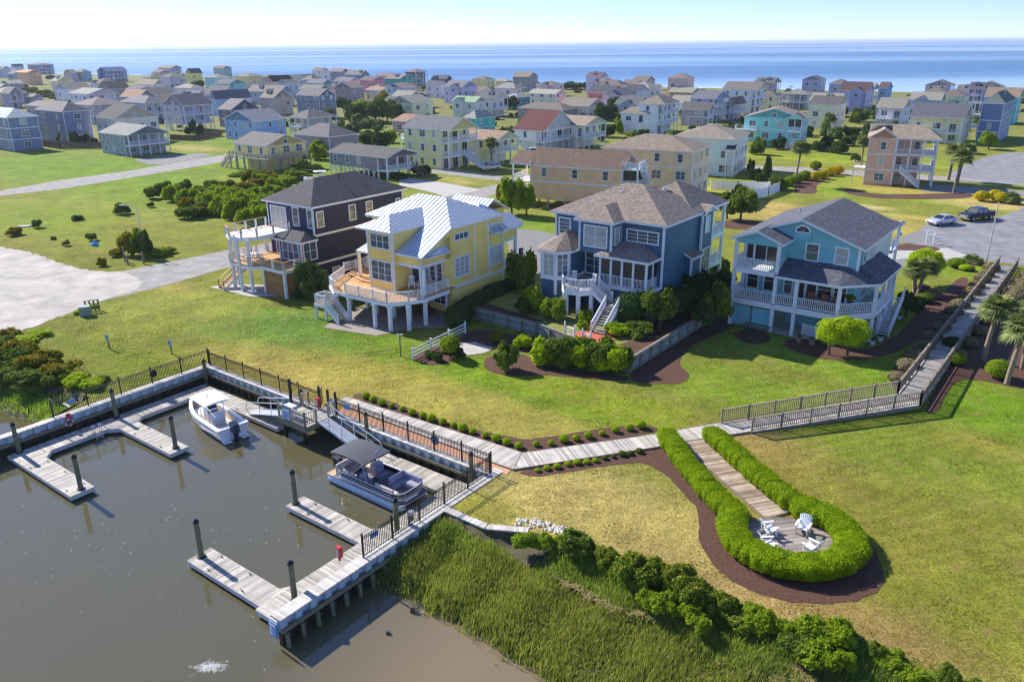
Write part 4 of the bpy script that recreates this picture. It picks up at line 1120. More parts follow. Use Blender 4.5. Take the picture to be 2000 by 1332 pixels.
# clipped hedge
HL = mleaf('hedge', (106, 140, 8), (168, 190, 20), .35)
def hedge_blobs(pts, w, h, stepd=.95, wob=.12):
    L = [0]
    for a, b in zip(pts, pts[1:]): L.append(L[-1] + (b - a).length)
    out = []; s = stepd / 2
    while s < L[-1]:
        for i in range(len(pts) - 1):
            if s <= L[i + 1]: q = pts[i].lerp(pts[i + 1], (s - L[i]) / (L[i + 1] - L[i])); break
        r = w / 2 * random.uniform(.94, 1.07); hh = h * random.uniform(.93, 1.06)
        out.append((q.x + random.uniform(-wob, wob) * .5, q.y + random.uniform(-wob, wob) * .5, hh * .48, r, r, hh * .54)); s += stepd
    return out
hp = [P(1300, 862), P(1345, 925), P(1395, 985), P(1436, 1020)]
hp2 = [P(1385, 858), P(1440, 905), P(1500, 960), P(1540, 990), P(1580, 1010)]
loop = [CC + Vector((math.cos(a) * 3.15, math.sin(a) * 3.0, 0)) for a in np.linspace(R(150), R(150) + R(275), 26)]
bl = hedge_blobs(hp + [loop[0]], 1.35, 1.0, .62, .1) + hedge_blobs(loop, 1.55, 1.0, .6, .1) + hedge_blobs([loop[-1]] + hp2[::-1], 1.35, 1.0, .62, .1)
me = foliage_mesh('hedge', bl, 170000, .042, HL, sup=4.5, k=.92, depth=.08, lump=.03, jit=.75)
tag(link('hedge', me), 'clipped bright green hedge looping round the deck with white chairs', 'hedge')

# ---- Adirondack chairs
def adirondack(loc, rz, label):
    t = thing('garden_chair', label, 'chair', loc, rz, 'white slatted chairs on the round deck')
    m = MB()
    for k in range(7):
        a = (k - 3) / 3; x = a * .26; h = .98 - .13 * a * a
        m.beam((x * .85, .16, .3), (x * 1.25, .52, h), .075, .02, up=(0, 1, 0))
    m.beam((-.27, .34, .62), (.27, .34, .62), .05, .03); m.build('backrest', WHITE2, t)
    m = MB()
    for k in range(6): y = -.3 + k * .095; m.hexa([(-.28, y, .4 - k * .022 - .02), (.28, y, .4 - k * .022 - .02), (.28, y + .08, .4 - k * .022 - .04), (-.28, y + .08, .4 - k * .022 - .04), (-.28, y, .4 - k * .022), (.28, y, .4 - k * .022), (.28, y + .08, .4 - k * .022 - .02), (-.28, y + .08, .4 - k * .022 - .02)])
    m.build('seat', WHITE2, t)
    for sx in (-1, 1):
        m = MB(); m.box(sx * .33 - .07, -.38, .56, sx * .33 + .07, .36, .585); m.build('armrest', WHITE2, t)
        m = MB(); m.box(sx * .31 - .02, -.33, 0, sx * .31 + .02, -.22, .56); m.build('leg', WHITE2, t)
        m = MB(); m.beam((sx * .27, -.3, .36), (sx * .27, .62, .03), .025, .12); m.beam((sx * .31, .3, .15), (sx * .31, .34, .56), .03, .06); m.build('leg', WHITE2, t)
for (px, py, a, l) in ((1502, 1042, 100, 'white slatted chair on the left, farther from the camera, back to the hedge'), (1500, 1072, 92, 'white slatted chair nearest the camera on the left of the round deck'), (1567, 1040, -35, 'white slatted chair at the rear right facing the camera'), (1583, 1078, -140, 'white slatted chair at the right seen from behind its arms')):
    adirondack(P(px, py, .11), R(a), l)

# ---- retaining wall garden
YARD = 1.1
yp = [P(905, 636), P(925, 620, .6), P(1050, 654, .6), P(1228, 716, .6), P(1382, 628, .6)]
oB = Vector((14.22, 72.76, 0))
def BB(a, b, z=0): return LB(a, b, z, oB)
ypoly = [BB(-17.0, -8.2), BB(-8.3, -8.5), BB(2.95, -11.4), BB(3.0, 6.0), BB(1.5, 16), BB(-16, 16), BB(-20, 0)]
t = thing('raised_yard', 'raised lawn of the blue house behind timber walls', 'yard'); tag(t, kind='structure')
m = MB(); m.prism([(v.x, v.y) for v in ypoly], .0, YARD, 0, 0)
YL = mplain('yard_turf', (126, 128, 58), .95, .3, .8, .4, 16); m.build('turf', YL, t)
RW = mplank('retaining_timber', (128, 134, 128), (168, 172, 160), .18, 1, worn=.35)
t = thing('retaining_wall', 'weathered grey timber retaining wall around the raised yard', 'wall')
segs = [(BB(-17.2, -6.0), BB(-17.2, -8.35)), (BB(-17.2, -8.35), BB(-8.3, -8.65)), (BB(-8.3, -8.65), BB(3.1, -11.55)), (BB(3.1, -11.55), BB(3.15, 7.0))]
for a, b in segs:
    m = MB(); m.beam(a + Vector((0, 0, .6)), b + Vector((0, 0, .6)), .14, 1.3); m.build('board_wall', RW, t)
    m = MB(); m.beam(a + Vector((0, 0, 1.28)), b + Vector((0, 0, 1.28)), .26, .06); m.build('cap', OLDWOOD, t)
    n = max(1, int((b - a).length / 1.7)); nn = Vector(((b - a).y, -(b - a).x, 0)).normalized()
    for i in range(n + 1): q = a.lerp(b, i / n) + nn * .14; m = MB(); m.box(q.x - .08, q.y - .08, -.1, q.x + .08, q.y + .08, 1.26); m.build('post', TREAT, t)
m = MB(); c = BB(-2.35, -8.6, YARD + .012); m.face([(c.x + math.cos(a) * 2.1, c.y + math.sin(a) * 1.7, c.z) for a in np.linspace(0, 2 * PI, 25)[:-1]]); tag(m.build('paver_circle', BRICKR), 'round red paver patio at the foot of the blue house stairs', 'patio', kind='structure')
sheet('mulch_bed', None, MULCH, YARD + .012, 'mulch in the corner of the raised yard', 'flower bed', pts=[BB(2.9, -11.2), BB(2.95, -5), BB(1.2, -6), BB(.5, -9.2)])
sheet('mulch_bed', None, MULCH, YARD + .014, 'mulch strip along the retaining wall of the raised yard', 'flower bed', pts=[BB(-17, -8.0), BB(-8.5, -8.4), BB(-8.5, -7.4), BB(-12, -6.9), BB(-17, -6)])
sheet('mulch_bed', None, MULCH, YARD + .016, 'dark mulch bed between the blue house and its right wall', 'flower bed', pts=[BB(.2, -6), BB(2.9, -4.5), BB(2.95, 6), BB(.2, 10)])
# white rail fence
t = thing('rail_fence', 'white three rail fence beside the yellow house lawn', 'fence')
fp = [P(806, 703), P(842, 685), P(877, 667), P(909, 651)]
for q in fp: m = MB(); m.box(-.07, -.07, 0, .07, .07, 1.15); m.box(-.09, -.09, 1.15, .09, .09, 1.2); m.build('post', WHITE2, t, q)
for a, b in zip(fp, fp[1:]):
    for z in (.3, .62, .95): m = MB(); m.beam(a + Vector((0, 0, z)), b + Vector((0, 0, z)), .04, .12); m.build('rail', WHITE2, t)
t = thing('garden_gate', 'small white gate with finials above the retaining wall', 'gate')
for i, (x, y) in enumerate(((-4.9, -9.1), (-3.6, -9.5), (-2.6, -9.75), (-1.6, -10.0))):
    m = MB(); m.box(-.07, -.07, 0, .07, .07, 1.05); m.tube((0, 0, 1.05), (0, 0, 1.2), .05, .05, 6); m.build('post', WHITE2, t, BB(x, y, YARD))
for (a, b) in (((-4.9, -9.1), (-3.6, -9.5)), ((-2.6, -9.75), (-1.6, -10.0))): railing(t, [BB(*a, YARD), BB(*b, YARD)], .8, WHITE2, .14, posts=False)
# ============================================================ the four houses on the canal
def wall(par, mb, mat, label=None, name='wall'): return mb.build(name, mat, par, label=label)
def tri(m, a, b, c, th=.0): m.face([a, b, c]); m.face([c, b, a])

def rocking_chair(loc, rz, label, group='white rocking chairs on the porches'):
    t = thing('rocking_chair', label, 'chair', loc, rz, group)
    m = MB(); m.box(-.27, -.25, .4, .27, .25, .44); m.build('seat', WHITE2, t)
    m = MB()
    for k in range(6): m.beam((-.22 + k * .088, .22, .44), (-.22 + k * .088, .4, 1.15), .04, .02)
    m.beam((-.27, .4, 1.13), (.27, .4, 1.13), .05, .12); m.build('backrest', WHITE2, t)
    for s in (-.29, .29):
        m = MB(); m.path([(s, -.45, .12), (s, -.2, .03), (s, .2, .03), (s, .55, .14)], .025, 5); m.build('rocker', WHITE2, t)
        m = MB(); m.box(s - .025, -.25, .05, s + .025, -.2, .64); m.box(s - .025, .2, .05, s + .025, .25, .64); m.box(s - .04, -.3, .64, s + .04, .3, .67); m.build('armrest', WHITE2, t)

# ---- navy house
NAVY = msiding('navy', (28, 38, 78)); SLAT = mplank('honey_slats', (150, 104, 58), (178, 128, 76), .12, 1)
ROOFD = mshingle('charcoal', (74, 72, 76))
oN = Vector((-24.53, 83.14, 0))
t = thing('house', 'navy blue house with charcoal hip roof and two curved front decks', 'house', oN, RZ1); H = t
m = MB(); m.box(-8.3, 4.9, 0, -.45, 19, 9.1); m.box(-4.1, 2.9, 2.6, -.45, 4.9, 5.8); m.box(-4.1, 3.2, 0, -.45, 4.9, 2.6); wall(H, m, NAVY)
roof(H, hip_polys(-8.3, 4.9, -.45, 19, 9.32, 2.3, .5), ROOFD)
roof(H, [[(-4.7, 2.4, 5.75), (.1, 2.4, 5.75), (-1.6, 4.9, 6.75), (-3.2, 4.9, 6.75)], [(.1, 2.4, 5.75), (.1, 4.95, 5.75), (-1.6, 4.9, 6.75)], [(-4.7, 4.9, 5.75), (-4.7, 2.4, 5.75), (-3.2, 4.9, 6.75)]], ROOFD)
m = MB()
for x, y, z0, z1 in ((-.45, 4.9, 5.9, 9.1), (-8.3, 4.9, 0, 9.1), (-.45, 2.9, 0, 5.8), (-4.1, 2.9, 2.9, 5.8), (-.45, 19, 0, 9.1)): m.box(x - .1, y - .06 if y < 10 else y - .1, z0, x + .06, y + .1 if y < 10 else y + .06, z1)
m.build('corner_trim', WHITE, H)
m = MB(); m.box(-.44, 4.9, 5.85, -.38, 19, 6.1); m.box(-.44, 3.0, 2.65, -.38, 19, 2.9); m.build('belt_trim', WHITE, H)
for u, z, w_, h_, nx in ((-4.9 + .4, 6.9, .9, 1.9, 1), (-2.4, 6.9, .9, 1.9, 1)): window(H, 'F', 4.9, u + (1.6 if u > -3 else 1.2), z, w_, h_, nx, 2)
window(H, 'F', 4.9, -6.4, 6.25, 2.6, 2.35, 3, 1, name='glazed_door')
window(H, 'F', 2.9, -2.25, 3.5, 2.7, 1.9, 3, 2)
window(H, 'R', -.45, 4.1, 3.5, 1.7, 1.9, 2, 2)
for y in (5.9, 10.7, 13.4): window(H, 'R', -.45, y, 6.9, .85, 1.6, 1, 2)
window(H, 'R', -.45, 18.2, 7.5, .55, .6, 1, 1); window(H, 'R', -.45, 7.6, .8, 1.0, 1.0, 1, 1)
window(H, 'B', 19, -3, 7, 1, 1.5); window(H, 'L', -8.3, 10, 7, 1, 1.5); window(H, 'L', -8.3, 15, 4, 1, 1.5)
m = MB()
for k in range(20):
    a0 = 2 * PI * k / 20; a1 = 2 * PI * (k + 1) / 20; m.tube((-.4, 12.9 + math.cos(a0) * .36, 4.9 + math.sin(a0) * .36), (-.4, 12.9 + math.cos(a1) * .36, 4.9 + math.sin(a1) * .36), .07, .07, 6)
pw = m.build('porthole_window', WHITE, H); m = MB(); m.tube((-.43, 12.9, 4.9), (-.4, 12.9, 4.9), .33, .33, 18); m.build('pane', GLASS, pw)
window(H, 'F', 4.9, -6.1, 3.2, 2.4, 2.2, 3, 1, name='glazed_door')
lo = [(0, 0), (0, 2.95), (-.0, 2.95), (-4.1, 2.95), (-4.1, 4.9), (-9.1, 4.9), (-9.1, .2), (-8.3, -.9), (-4.9, -.9), (-3.7, 0)]
m = MB(); m.rot = 0; m.prism([(0, 0), (0, 2.9), (-4.1, 2.9), (-4.1, 4.9), (-9.1, 4.9), (-9.1, .2), (-8.3, -.9), (-4.9, -.9), (-3.7, 0)], 3.02, 3.1); m.build('lower_deck', WOODDECK, H)
def rim(par, pts, z, h=.35, mat=None):
    m = MB()
    for a, b in zip(pts, pts[1:]): m.beam((*a, z - h / 2), (*b, z - h / 2), .1, h)
    m.build('rim_board', mat or WHITE, par)
rp = [(0, 2.9), (0, 0), (-3.7, 0), (-4.9, -.9), (-8.3, -.9), (-9.1, .2), (-9.1, 4.9)]
rim(H, rp, 3.08); CAPW = mplain('rail_cap_wood', (196, 142, 92), .6, .15, 4)
def cable_rail(par, pts, z, h=.95):
    m = MB()
    for a, b in zip(pts, pts[1:]):
        a = Vector((*a, z)); b = Vector((*b, z)); m.beam(a + Vector((0, 0, h)), b + Vector((0, 0, h)), .14, .05)
    m.build('handrail', CAPW, par); m = MB()
    for a, b in zip(pts, pts[1:]):
        a = Vector((*a, z)); b = Vector((*b, z)); n = max(1, round((b - a).length / 1.6))
        for i in range(n + 1): q = a.lerp(b, i / n); m.box(q.x - .09, q.y - .09, z, q.x + .09, q.y + .09, z + h - .02)
    m.build('rail_posts', WHITE, par); m = MB()
    for a, b in zip(pts, pts[1:]):
        for k in range(5): m.beam((*a, z + .15 + k * .15), (*b, z + .15 + k * .15), .008, .008)
    m.build('cables', ALU, par)
cable_rail(H, rp[:-1] + [(-9.1, 1.6)], 3.1); cable_rail(H, [(-9.1, 3.2), (-9.1, 4.9)], 3.1)
up = [(-4.6, 4.9), (-4.6, 2.6), (-4.75, .5), (-5.6, -.9), (-7.4, -1.2), (-8.9, -.6), (-9.1, .8), (-9.0, 4.9)]
m = MB(); m.prism(up, 6.1, 6.2); m.build('upper_deck', mplain('white_deck_coating', (232, 222, 206), .8, .05), H); rim(H, up, 6.18, .4)
cable_rail(H, up, 6.2)
for x, y, z in ((-.05, .05, 2.9), (-3.7, .1, 2.9), (-4.9, -.75, 6), (-8.2, -.75, 6), (-9.0, .3, 6), (-6.5, -1.0, 6), (-9.0, 4.6, 6)):
    m = MB(); m.box(x - .14, y - .14, 0, x + .14, y + .14, z); m.build('post', WHITE, H)
m = MB(); m.box(-3.6, .02, 0, -.15, .08, 2.7); m.box(-.09, .1, 0, -.03, 2.9, 2.7); m.build('slat_screen', SLAT, H)
stairs(H, (-8.4, 2.4, 3.1), (-9.0, -2.0, .1), 1.2, mplain('tread_wood', (190, 150, 110), .8, .15), WHITE, True, railmat=CAPW, sp=0)
m = MB(); m.tube((-3.2, 11.5, 11.2), (-3.2, 11.5, 11.9), .06, .06, 8); m.tube((-1.9, 14, 10.6), (-1.9, 14, 10.9), .05, .05, 8); m.build('vent_pipe', DARK, H)
for k, (x, y, a) in enumerate(((-7.2, .6, 30), (-6.3, 1.6, 100), (-7.3, 2.1, 200), (-6.2, .3, -30))):
    rocking_chair(LB(x, y, 3.1, oN), RZ1 + R(a), 'white chair on the lower deck of the navy house, ' + ('front left of the table', 'right of the table', 'behind the table', 'by the rail')[k])
t = thing('patio_table', 'white round table on the lower deck of the navy house', 'table', LB(-6.9, 1.3, 3.1, oN), 0)
m = MB(); m.tube((0, 0, .7), (0, 0, .74), .5, .5, 14); m.build('table_top', WHITE2, t); m = MB(); m.tube((0, 0, 0), (0, 0, .7), .05, .05, 8); m.build('leg', WHITE2, t)

# ---- yellow house
YW = msiding('pale_yellow', (248, 216, 120), .25); METAL = None
def mmetal():
    t = NT('metal_roof'); uv = t.n('ShaderNodeTexCoord').outputs['UV']
    f = t.ramp(t.noise(uv, 1.4), .3, .7)
    t.base(t.mix(f, lin((190, 198, 208)), lin((206, 212, 218)))); t.setp(Roughness=.5, Metallic=.35)
    return t.m
METAL = mmetal()
oY = Vector((-8.29, 74.22, 0))
t = thing('house', 'pale yellow house with silver standing seam roof and white curved deck', 'house', oY, RZ1); H = t
m = MB(); m.box(-11.4, 4.2, 2.7, -.4, 12.8, 8.8); m.box(-6.9, -.75, 2.9, -3.5, 4.2, 8.8); m.box(-3.5, 3.2, 2.9, -.4, 4.2, 8.0)
m.box(-3.5, 4.2, 0, -.4, 12.8, 2.7); m.box(-10, 5, 0, -3.5, 12.8, 2.7)
m.face([(-.4, -.2, 6.6), (-.4, 4.2, 6.6), (-.4, 4.2, 8.7), (-.4, -.2, 6.9)]); m.box(-3.5, -.3, 5.9, -.4, -.15, 6.85); m.box(-.55, -.3, 5.9, -.4, 4.2, 6.7)
m.box(-3.3, 12.8, 5.9, -.4, 15.3, 7.6); m.box(-9.5, 12.8, 0, -3.3, 16.5, 7.6); m.box(-11.5, 16.5, 0, -6.5, 21, 7.6)
wall(H, m, YW)
z0 = 9.0; s = .478
def fz(y): return z0 + (y - 3.75) * s
roof(H, [[(-12.0, 3.75, z0), (-8.2, 3.75, z0), (-5.9, 6.05, fz(6.05)), (-5.9, 7.95, 11.0), (-8.0, 7.95, 11.0)],
         [(-5.9, 6.05, fz(6.05)), (-3.4, 3.6, fz(3.6)), (-3.4, -.6, fz(-.6)), (.15, -.6, fz(-.6)), (.15, 3.75, z0), (-4.1, 7.95, 11.0), (-5.9, 7.95, 11.0)],
         [(.15, 3.75, z0), (.15, 12.3, z0), (-4.1, 7.95, 11.0)], [(.15, 12.3, z0), (-12, 12.3, z0), (-8, 7.95, 11), (-4.1, 7.95, 11)], [(-12, 12.3, z0), (-12, 3.75, z0), (-8, 7.95, 11)]], METAL, .2, ribs=.55)
roof(H, [[(-8.2, -1.2, z0), (-5.7, 1.2, 10.1), (-5.7, 6.0, 10.1), (-8.2, 3.75, z0)][::1], [(-8.2, -1.2, z0), (-3.3, -1.2, z0), (-5.7, 1.2, 10.1)], [(-3.3, -1.2, z0), (-3.3, 3.6, z0), (-5.7, 6.0, 10.1), (-5.7, 1.2, 10.1)]], METAL, .18, ribs=.55)
roof(H, [[(-.4, -.1, 6.95), (.25, -.1, 6.75), (.25, 3.4, 6.75), (-.4, 3.4, 7.4)]], METAL, .12, ribs=.55); roof(H, [[(-.4, 10.4, 7.6), (.3, 10.4, 7.2), (.3, 15.5, 7.2), (-.4, 15.5, 7.6)]], METAL, .12, ribs=.55)
roof(H, gable_polys(-3.3, 12.3, .1, 15.3, 7.6, .9, 'y', .3), METAL, .18, ribs=.55)
roof(H, gable_polys(-11.5, 16, -6.5, 21, 7.7, 1.3, 'x', .5), METAL, .18, ribs=.55); roof(H, hip_polys(-9.5, 12.8, -3.3, 16.5, 7.7, 1.5, .4), METAL, .18, ribs=.55)
roof(H, [[(-10.2, .5, 6.0), (-6.9, .5, 6.0), (-6.9, 4.2, 7.0), (-10.2, 4.2, 7.0)]], METAL, .18, ribs=.55)
m = MB()
for x, y, z0_, z1 in ((-.4, -.25, 2.9, 6.9), (-3.5, -.75, 2.9, 8.8), (-6.9, -.75, 2.9, 8.8), (-.4, 12.8, 0, 7.4), (-.4, 3.3, 0, 2.9), (-.4, 15.2, 2.9, 7.2)): m.box(x - .12, y - .05, z0_, x + .05, y + .12, z1)
for y in (8.0, 10.2): m.box(-.4, y - .1, 2.7, -.35, y + .1, 8.7)
m.box(-.4, 4.2, 2.55, -.34, 12.8, 2.85); m.box(-3.5, -.33, 5.65, -.35, -.25, 5.95); m.box(-.38, -.3, 5.65, -.32, 3.3, 5.95); m.box(-6.9, -.82, 2.75, -3.5, -.76, 3.05); m.box(-.38, 12.8, 5.7, -.32, 15.3, 5.95)
m.build('trim', WHITE, H)
window(H, 'F', -.75, -5.2, 7.2, 2.5, 1.3, 3, 2); window(H, 'F', -.75, -5.2, 3.9, 2.7, 1.9, 3, 3)
for x in (-2.9, -2.0, -1.05): window(H, 'F', 3.2, x, 3.5, .6, 1.9, 1, 4)
for u in (.6, 1.7, 2.7): pass
for y, w_ in ((5.9, 2.2), (11.5, 2.0)): window(H, 'R', -.4, y, 3.7, w_, 1.9, 3, 4)
for y, w_ in ((5.9, 2.0), (11.3, 1.8)): window(H, 'R', -.4, y, 7.5, w_, .55, 3, 1)
window(H, 'F', 4.2, -2.0, .8, 1.6, 1.3, 2, 3); window(H, 'R', -3.5 + .0, 2.2, 3.3, .9, 2.1, 1, 1, name='glazed_door')
for y in (13.8,): window(H, 'F', 12.8, -1.6, 3.2, 1.2, 2.1, 1, 1, DGLASS, name='screen_door')
dk = [(.15, -.6), (-.5, -1.95), (-1.9, -3.6), (-7.4, -3.75), (-9.4, -3.6), (-10.9, -2.8), (-12.6, .6), (-12.6, 4.2), (.15, 4.2)]
m = MB(); m.rot = 0; m.prism(dk, 2.78, 2.88); m.build('deck', WOODDECK, H)
m = MB(); m.prism([(.1, -.3), (-3.5, -.3), (-3.5, 3.2), (.1, 3.2)], 2.885, 3.12); m.prism([(-6.9, .4), (-9.2, .4), (-12.4, 1.4), (-12.4, 4.1), (-6.9, 4.1)], 2.885, 3.25); m.prism([(-6.95, .0), (-9.2, .0), (-12.4, 1.0), (-12.4, 1.4), (-9.2, .4), (-6.95, .4)], 2.885, 3.05); m.build('raised_deck', WOODDECK, H)
rim(H, [(.15, 3.2), (.15, -.6), (-.5, -1.95), (-1.9, -3.6), (-7.4, -3.75), (-9.4, -3.6), (-10.9, -2.8), (-12.6, .6), (-12.6, 4.2)], 2.86, .38)
RP = lambda pts, z: [(x, y, z) for x, y in pts]
railing(H, RP([(.08, 3.1), (.08, -.4)], 3.1), .95, WHITE, .13, 1.8)
railing(H, RP([(.05, -.6), (-.55, -1.9), (-1.9, -3.5), (-7.5, -3.68)], 2.88), .95, WHITE, .13, 2.0)
railing(H, RP([(-9.4, -3.5), (-10.85, -2.75), (-12.5, .6)], 2.88), .95, WHITE, .13, 1.8); railing(H, RP([(-12.5, .7), (-12.5, 4.1)], 3.25), .95, WHITE, .13, 1.8)
for x, y in ((-.05, -.2), (-.3, -2.3), (-1.7, -3.4), (-3.6, -3.6), (-7.2, -3.6), (-9.3, -3.4), (-4.2, -.4), (-6.6, -.5), (-2, -.4), (-11, .0), (-12.3, 3.8), (-8.8, .3), (-.3, 15.1), (-3.2, 15.1)):
    m = MB(); m.box(x - .15, y - .15, 0, x + .15, y + .15, 2.55); m.box(x - .19, y - .19, 2.3, x + .19, y + .19, 2.5); m.build('post', WHITE, H)
for x, y, z0_, z1 in ((-.05, -.2, 3.1, 5.7), (-10.0, .7, 3.2, 5.9), (-.45, 15.1, 2.9, 5.8), (-3.3, 15.1, 2.9, 5.8)): m = MB(); m.box(x - .13, y - .13, z0_, x + .13, y + .13, z1); m.build('porch_post', WHITE, H)
m = MB(); m.box(-3.3, 12.8, 2.6, -.3, 15.3, 2.85); m.build('rear_porch_floor', WHITE, H); railing(H, RP([(-.4, 12.9), (-.4, 15.2), (-3.2, 15.2)], 2.9), .95, WHITE, .13)
m = MB(); m.box(-10.7, -5.1, 1.5, -9.0, -3.7, 1.62); m.build('stair_landing', WOODDECK, H); rim(H, [(-9, -3.7), (-9, -5.1), (-10.7, -5.1), (-10.7, -3.7)], 1.6, .3)
railing(H, RP([(-9.1, -3.7), (-10.6, -3.7), (-10.6, -5.0), (-9.1, -5.0)], 1.62), .95, WHITE, .13, 1.5)
for x, y in ((-10.6, -5), (-9.1, -5), (-10.6, -3.8)): m = MB(); m.box(x - .1, y - .1, 0, x + .1, y + .1, 1.4); m.build('post', WHITE, H)
TW = mplain('tread_wood', (190, 150, 110), .8, .15)
stairs(H, (-9.05, -4.5, 1.6), (-7.3, -4.5, .05), 1.1, TW, WHITE, sp=.12); stairs(H, (-8.4, -3.6, 2.85), (-9.6, -3.9, 1.62), .9, TW, WHITE, False)
m = MB(); m.box(-6.6, -.2, 1.2, -3.6, 3.5, 2.5); m.build('storage_box', YW, H)
for (x, y, z, a, l) in ((-11.4, 3.2, 3.25, 20, 'white rocking chair on the far left of the yellow house deck'), (-2.6, .7, 3.12, 40, 'white rocking chair under the corner porch of the yellow house'), (-1.0, 1.3, 3.12, -50, 'second white rocking chair in the corner porch of the yellow house, near the rail'), (-10.2, 3.3, 3.25, 0, 'white rocking chair beside the bay of the yellow house')):
    rocking_chair(LB(x, y, z, oY), RZ1 + R(a), l)
def table(loc, label, r=.32, h=.5, mat=None):
    t = thing('side_table', label, 'table', loc, 0); m = MB(); m.tube((0, 0, h - .04), (0, 0, h), r, r, 14); m.build('table_top', mat or WHITE2, t)
    for k in range(3): a = k * 2.1; m = MB(); m.tube((math.cos(a) * r * .7, math.sin(a) * r * .7, 0), (math.cos(a) * r * .5, math.sin(a) * r * .5, h - .03), .02, .02, 5); m.build('leg', mat or WHITE2, t)
table(LB(-1.8, .9, 3.12, oY), 'small white table between the rocking chairs of the yellow house')
t = thing('picnic_table', 'brown picnic table in the shade under the yellow house deck', 'table', LB(-2.2, 2.2, .03, oY), RZ1)
BW = mplain('brown_wood', (110, 64, 46), .8, .2)
m = MB(); m.box(-.9, -.4, .72, .9, .4, .77); m.build('table_top', BW, t)
for y in (-.7, .7): m = MB(); m.box(-.9, y - .13, .42, .9, y + .13, .46); m.build('bench', BW, t)
for x in (-.7, .7): m = MB(); m.beam((x, -.75, 0), (x, .3, .72), .05, .09); m.beam((x, .75, 0), (x, -.3, .72), .05, .09); m.beam((x, -.7, .4), (x, .7, .4), .05, .09); m.build('leg', BW, t)

# ---- blue house
BLUE = msiding('deep_blue', (66, 104, 130), .22); ROOFB = mshingle('brown_grey', (138, 124, 112))
t = thing('house', 'deep blue house with brown hip roofs, turret sunroom and screened porch', 'house', oB, RZ1); H = t
Y1 = YARD
m = MB(); m.box(-12, 0, 0, 0, 10, 9.95); m.box(-7, 10, 0, 0, 10.2, 9.9); m.box(-8.0, -1.9, 6.9, -4.5, 0, 9.95); m.box(-8.0, -.8, 0, -.5, 0, 4.0); m.box(0, 7.7, 1.6, .35, 10.2, 9.9)
oct_ = [(-12, 0), (-12, -2.4), (-11.2, -3.7), (-9.6, -3.7), (-8.75, -2.6), (-8.6, 0)]
m.prism(oct_, 0, 6.8); m.box(-5.6, -1.9, 0, -.6, 0, 3.9); m.box(0, 5.0, 3.6, .7, 7.0, 6.0)
wall(H, m, BLUE)
roof(H, hip_polys(-12, 0, 0, 10, 10.15, 2.55, .5), ROOFB); roof(H, hip_polys(-7.2, 6.2, -.2, 13.9, 10.16, 2.35, .5), ROOFB)
roof(H, [[(-8.5, -2.4, 10.17), (-4.0, -2.4, 10.17), (-6.25, -.2, 11.3)], [(-4.0, -2.4, 10.17), (-4.0, 0, 10.17), (-6.25, 2.4, 11.3), (-6.25, -.2, 11.3)], [(-8.5, 0, 10.17), (-8.5, -2.4, 10.17), (-6.25, -.2, 11.3), (-6.25, 2.4, 11.3)]], ROOFB)
ap = (-10.2, -.9, 8.4); op = [(-12.5, .0, 7.0), (-12.5, -2.6, 7.0), (-11.45, -4.2, 7.0), (-9.4, -4.2, 7.0), (-8.3, -2.8, 7.0), (-8.2, 0, 7.0)]
roof(H, [[a, b, ap] for a, b in zip(op, op[1:])] + [[op[-1], (-10.2, .05, 8.4), ap], [(-10.2, .05, 8.4), op[0], ap]], ROOFB)
roof(H, [[(-6.0, -2.6, 7.0), (-.1, -2.6, 7.0), (-2.2, -.3, 8.1), (-4.0, -.3, 8.1)], [(-.1, -2.6, 7.0), (-.1, 2.0, 7.0), (-.4, 2.0, 7.1), (-2.2, -.3, 8.1)], [(-6.0, -.2, 7.0), (-6.0, -2.6, 7.0), (-4.0, -.3, 8.1), (-4.0, 0, 8.1)]], ROOFB)
roof(H, gable_polys(-.8, 7.7, .45, 10.2, 10.1, .6, 'x', .35), ROOFB); roof(H, [[(0, 4.7, 6.5), (0, 4.7, 6.5), (.95, 4.7, 6.05), (.95, 7.3, 6.05), (0, 7.3, 6.5)][1:]], ROOFB)
m = MB()
for x, y, z0_, z1 in ((0, 0, 3.9, 9.95), (-12, 0, 7, 9.95), (-8, -1.9, 7, 9.95), (-4.5, -1.9, 7, 9.95), (.35, 7.7, 1.6, 9.9), (-4.5, 0, 7, 9.9), (.35, 10.2, 1.6, 9.9), (.7, 5.0, 3.6, 6.0), (.7, 7.0, 3.6, 6.0)): m.box(x - .14, y - .05, z0_, x + .05, y + .14, z1)
m.build('corner_trim', WHITE, H)
window(H, 'F', 0, -11.0, 7.9, 1.2, 1.5, 1, 4); window(H, 'F', -1.9, -6.25, 7.6, 2.4, 1.9, 2, 2); window(H, 'R', -4.5, -.9, 7.9, .8, 1.5, 1, 3); window(H, 'L', -8, -.9, 7.9, .8, 1.5, 1, 3)
window(H, 'F', 0, -2.2, 8.2, 3.2, 1.0, 3, 3); window(H, 'R', .35, 9.0, 7.9, .9, 1.5); window(H, 'R', .35, 9.0, 3.9, 1.7, 2.2, 3, 2)
window(H, 'F', 0, -7.4, 4.3, 1.9, 2.2, 2, 3); window(H, 'F', 0, -5.8, 4.3, 1.0, 2.2, 1, 3, name='glazed_door')
for (a, b) in ((1, 2), (2, 3), (3, 4)):
    A = Vector((*oct_[a], 0)); B = Vector((*oct_[b], 0)); c = (A + B) / 2; ang = math.atan2((B - A).y, (B - A).x)
    L = (B - A).length; o = window(H, 'F', 0, 0, 4.5, L * .72, 2.1, 2 if L > 1.3 else 1, 4); nn = Vector((math.sin(ang), -math.cos(ang), 0))
    o.location = (c.x, c.y, 4.5); o.rotation_euler = (0, 0, ang)
m = MB()
for a, b in zip(oct_[1:5], oct_[2:6]): m.beam((*a, 4.2), (*b, 4.2), .12, .3)
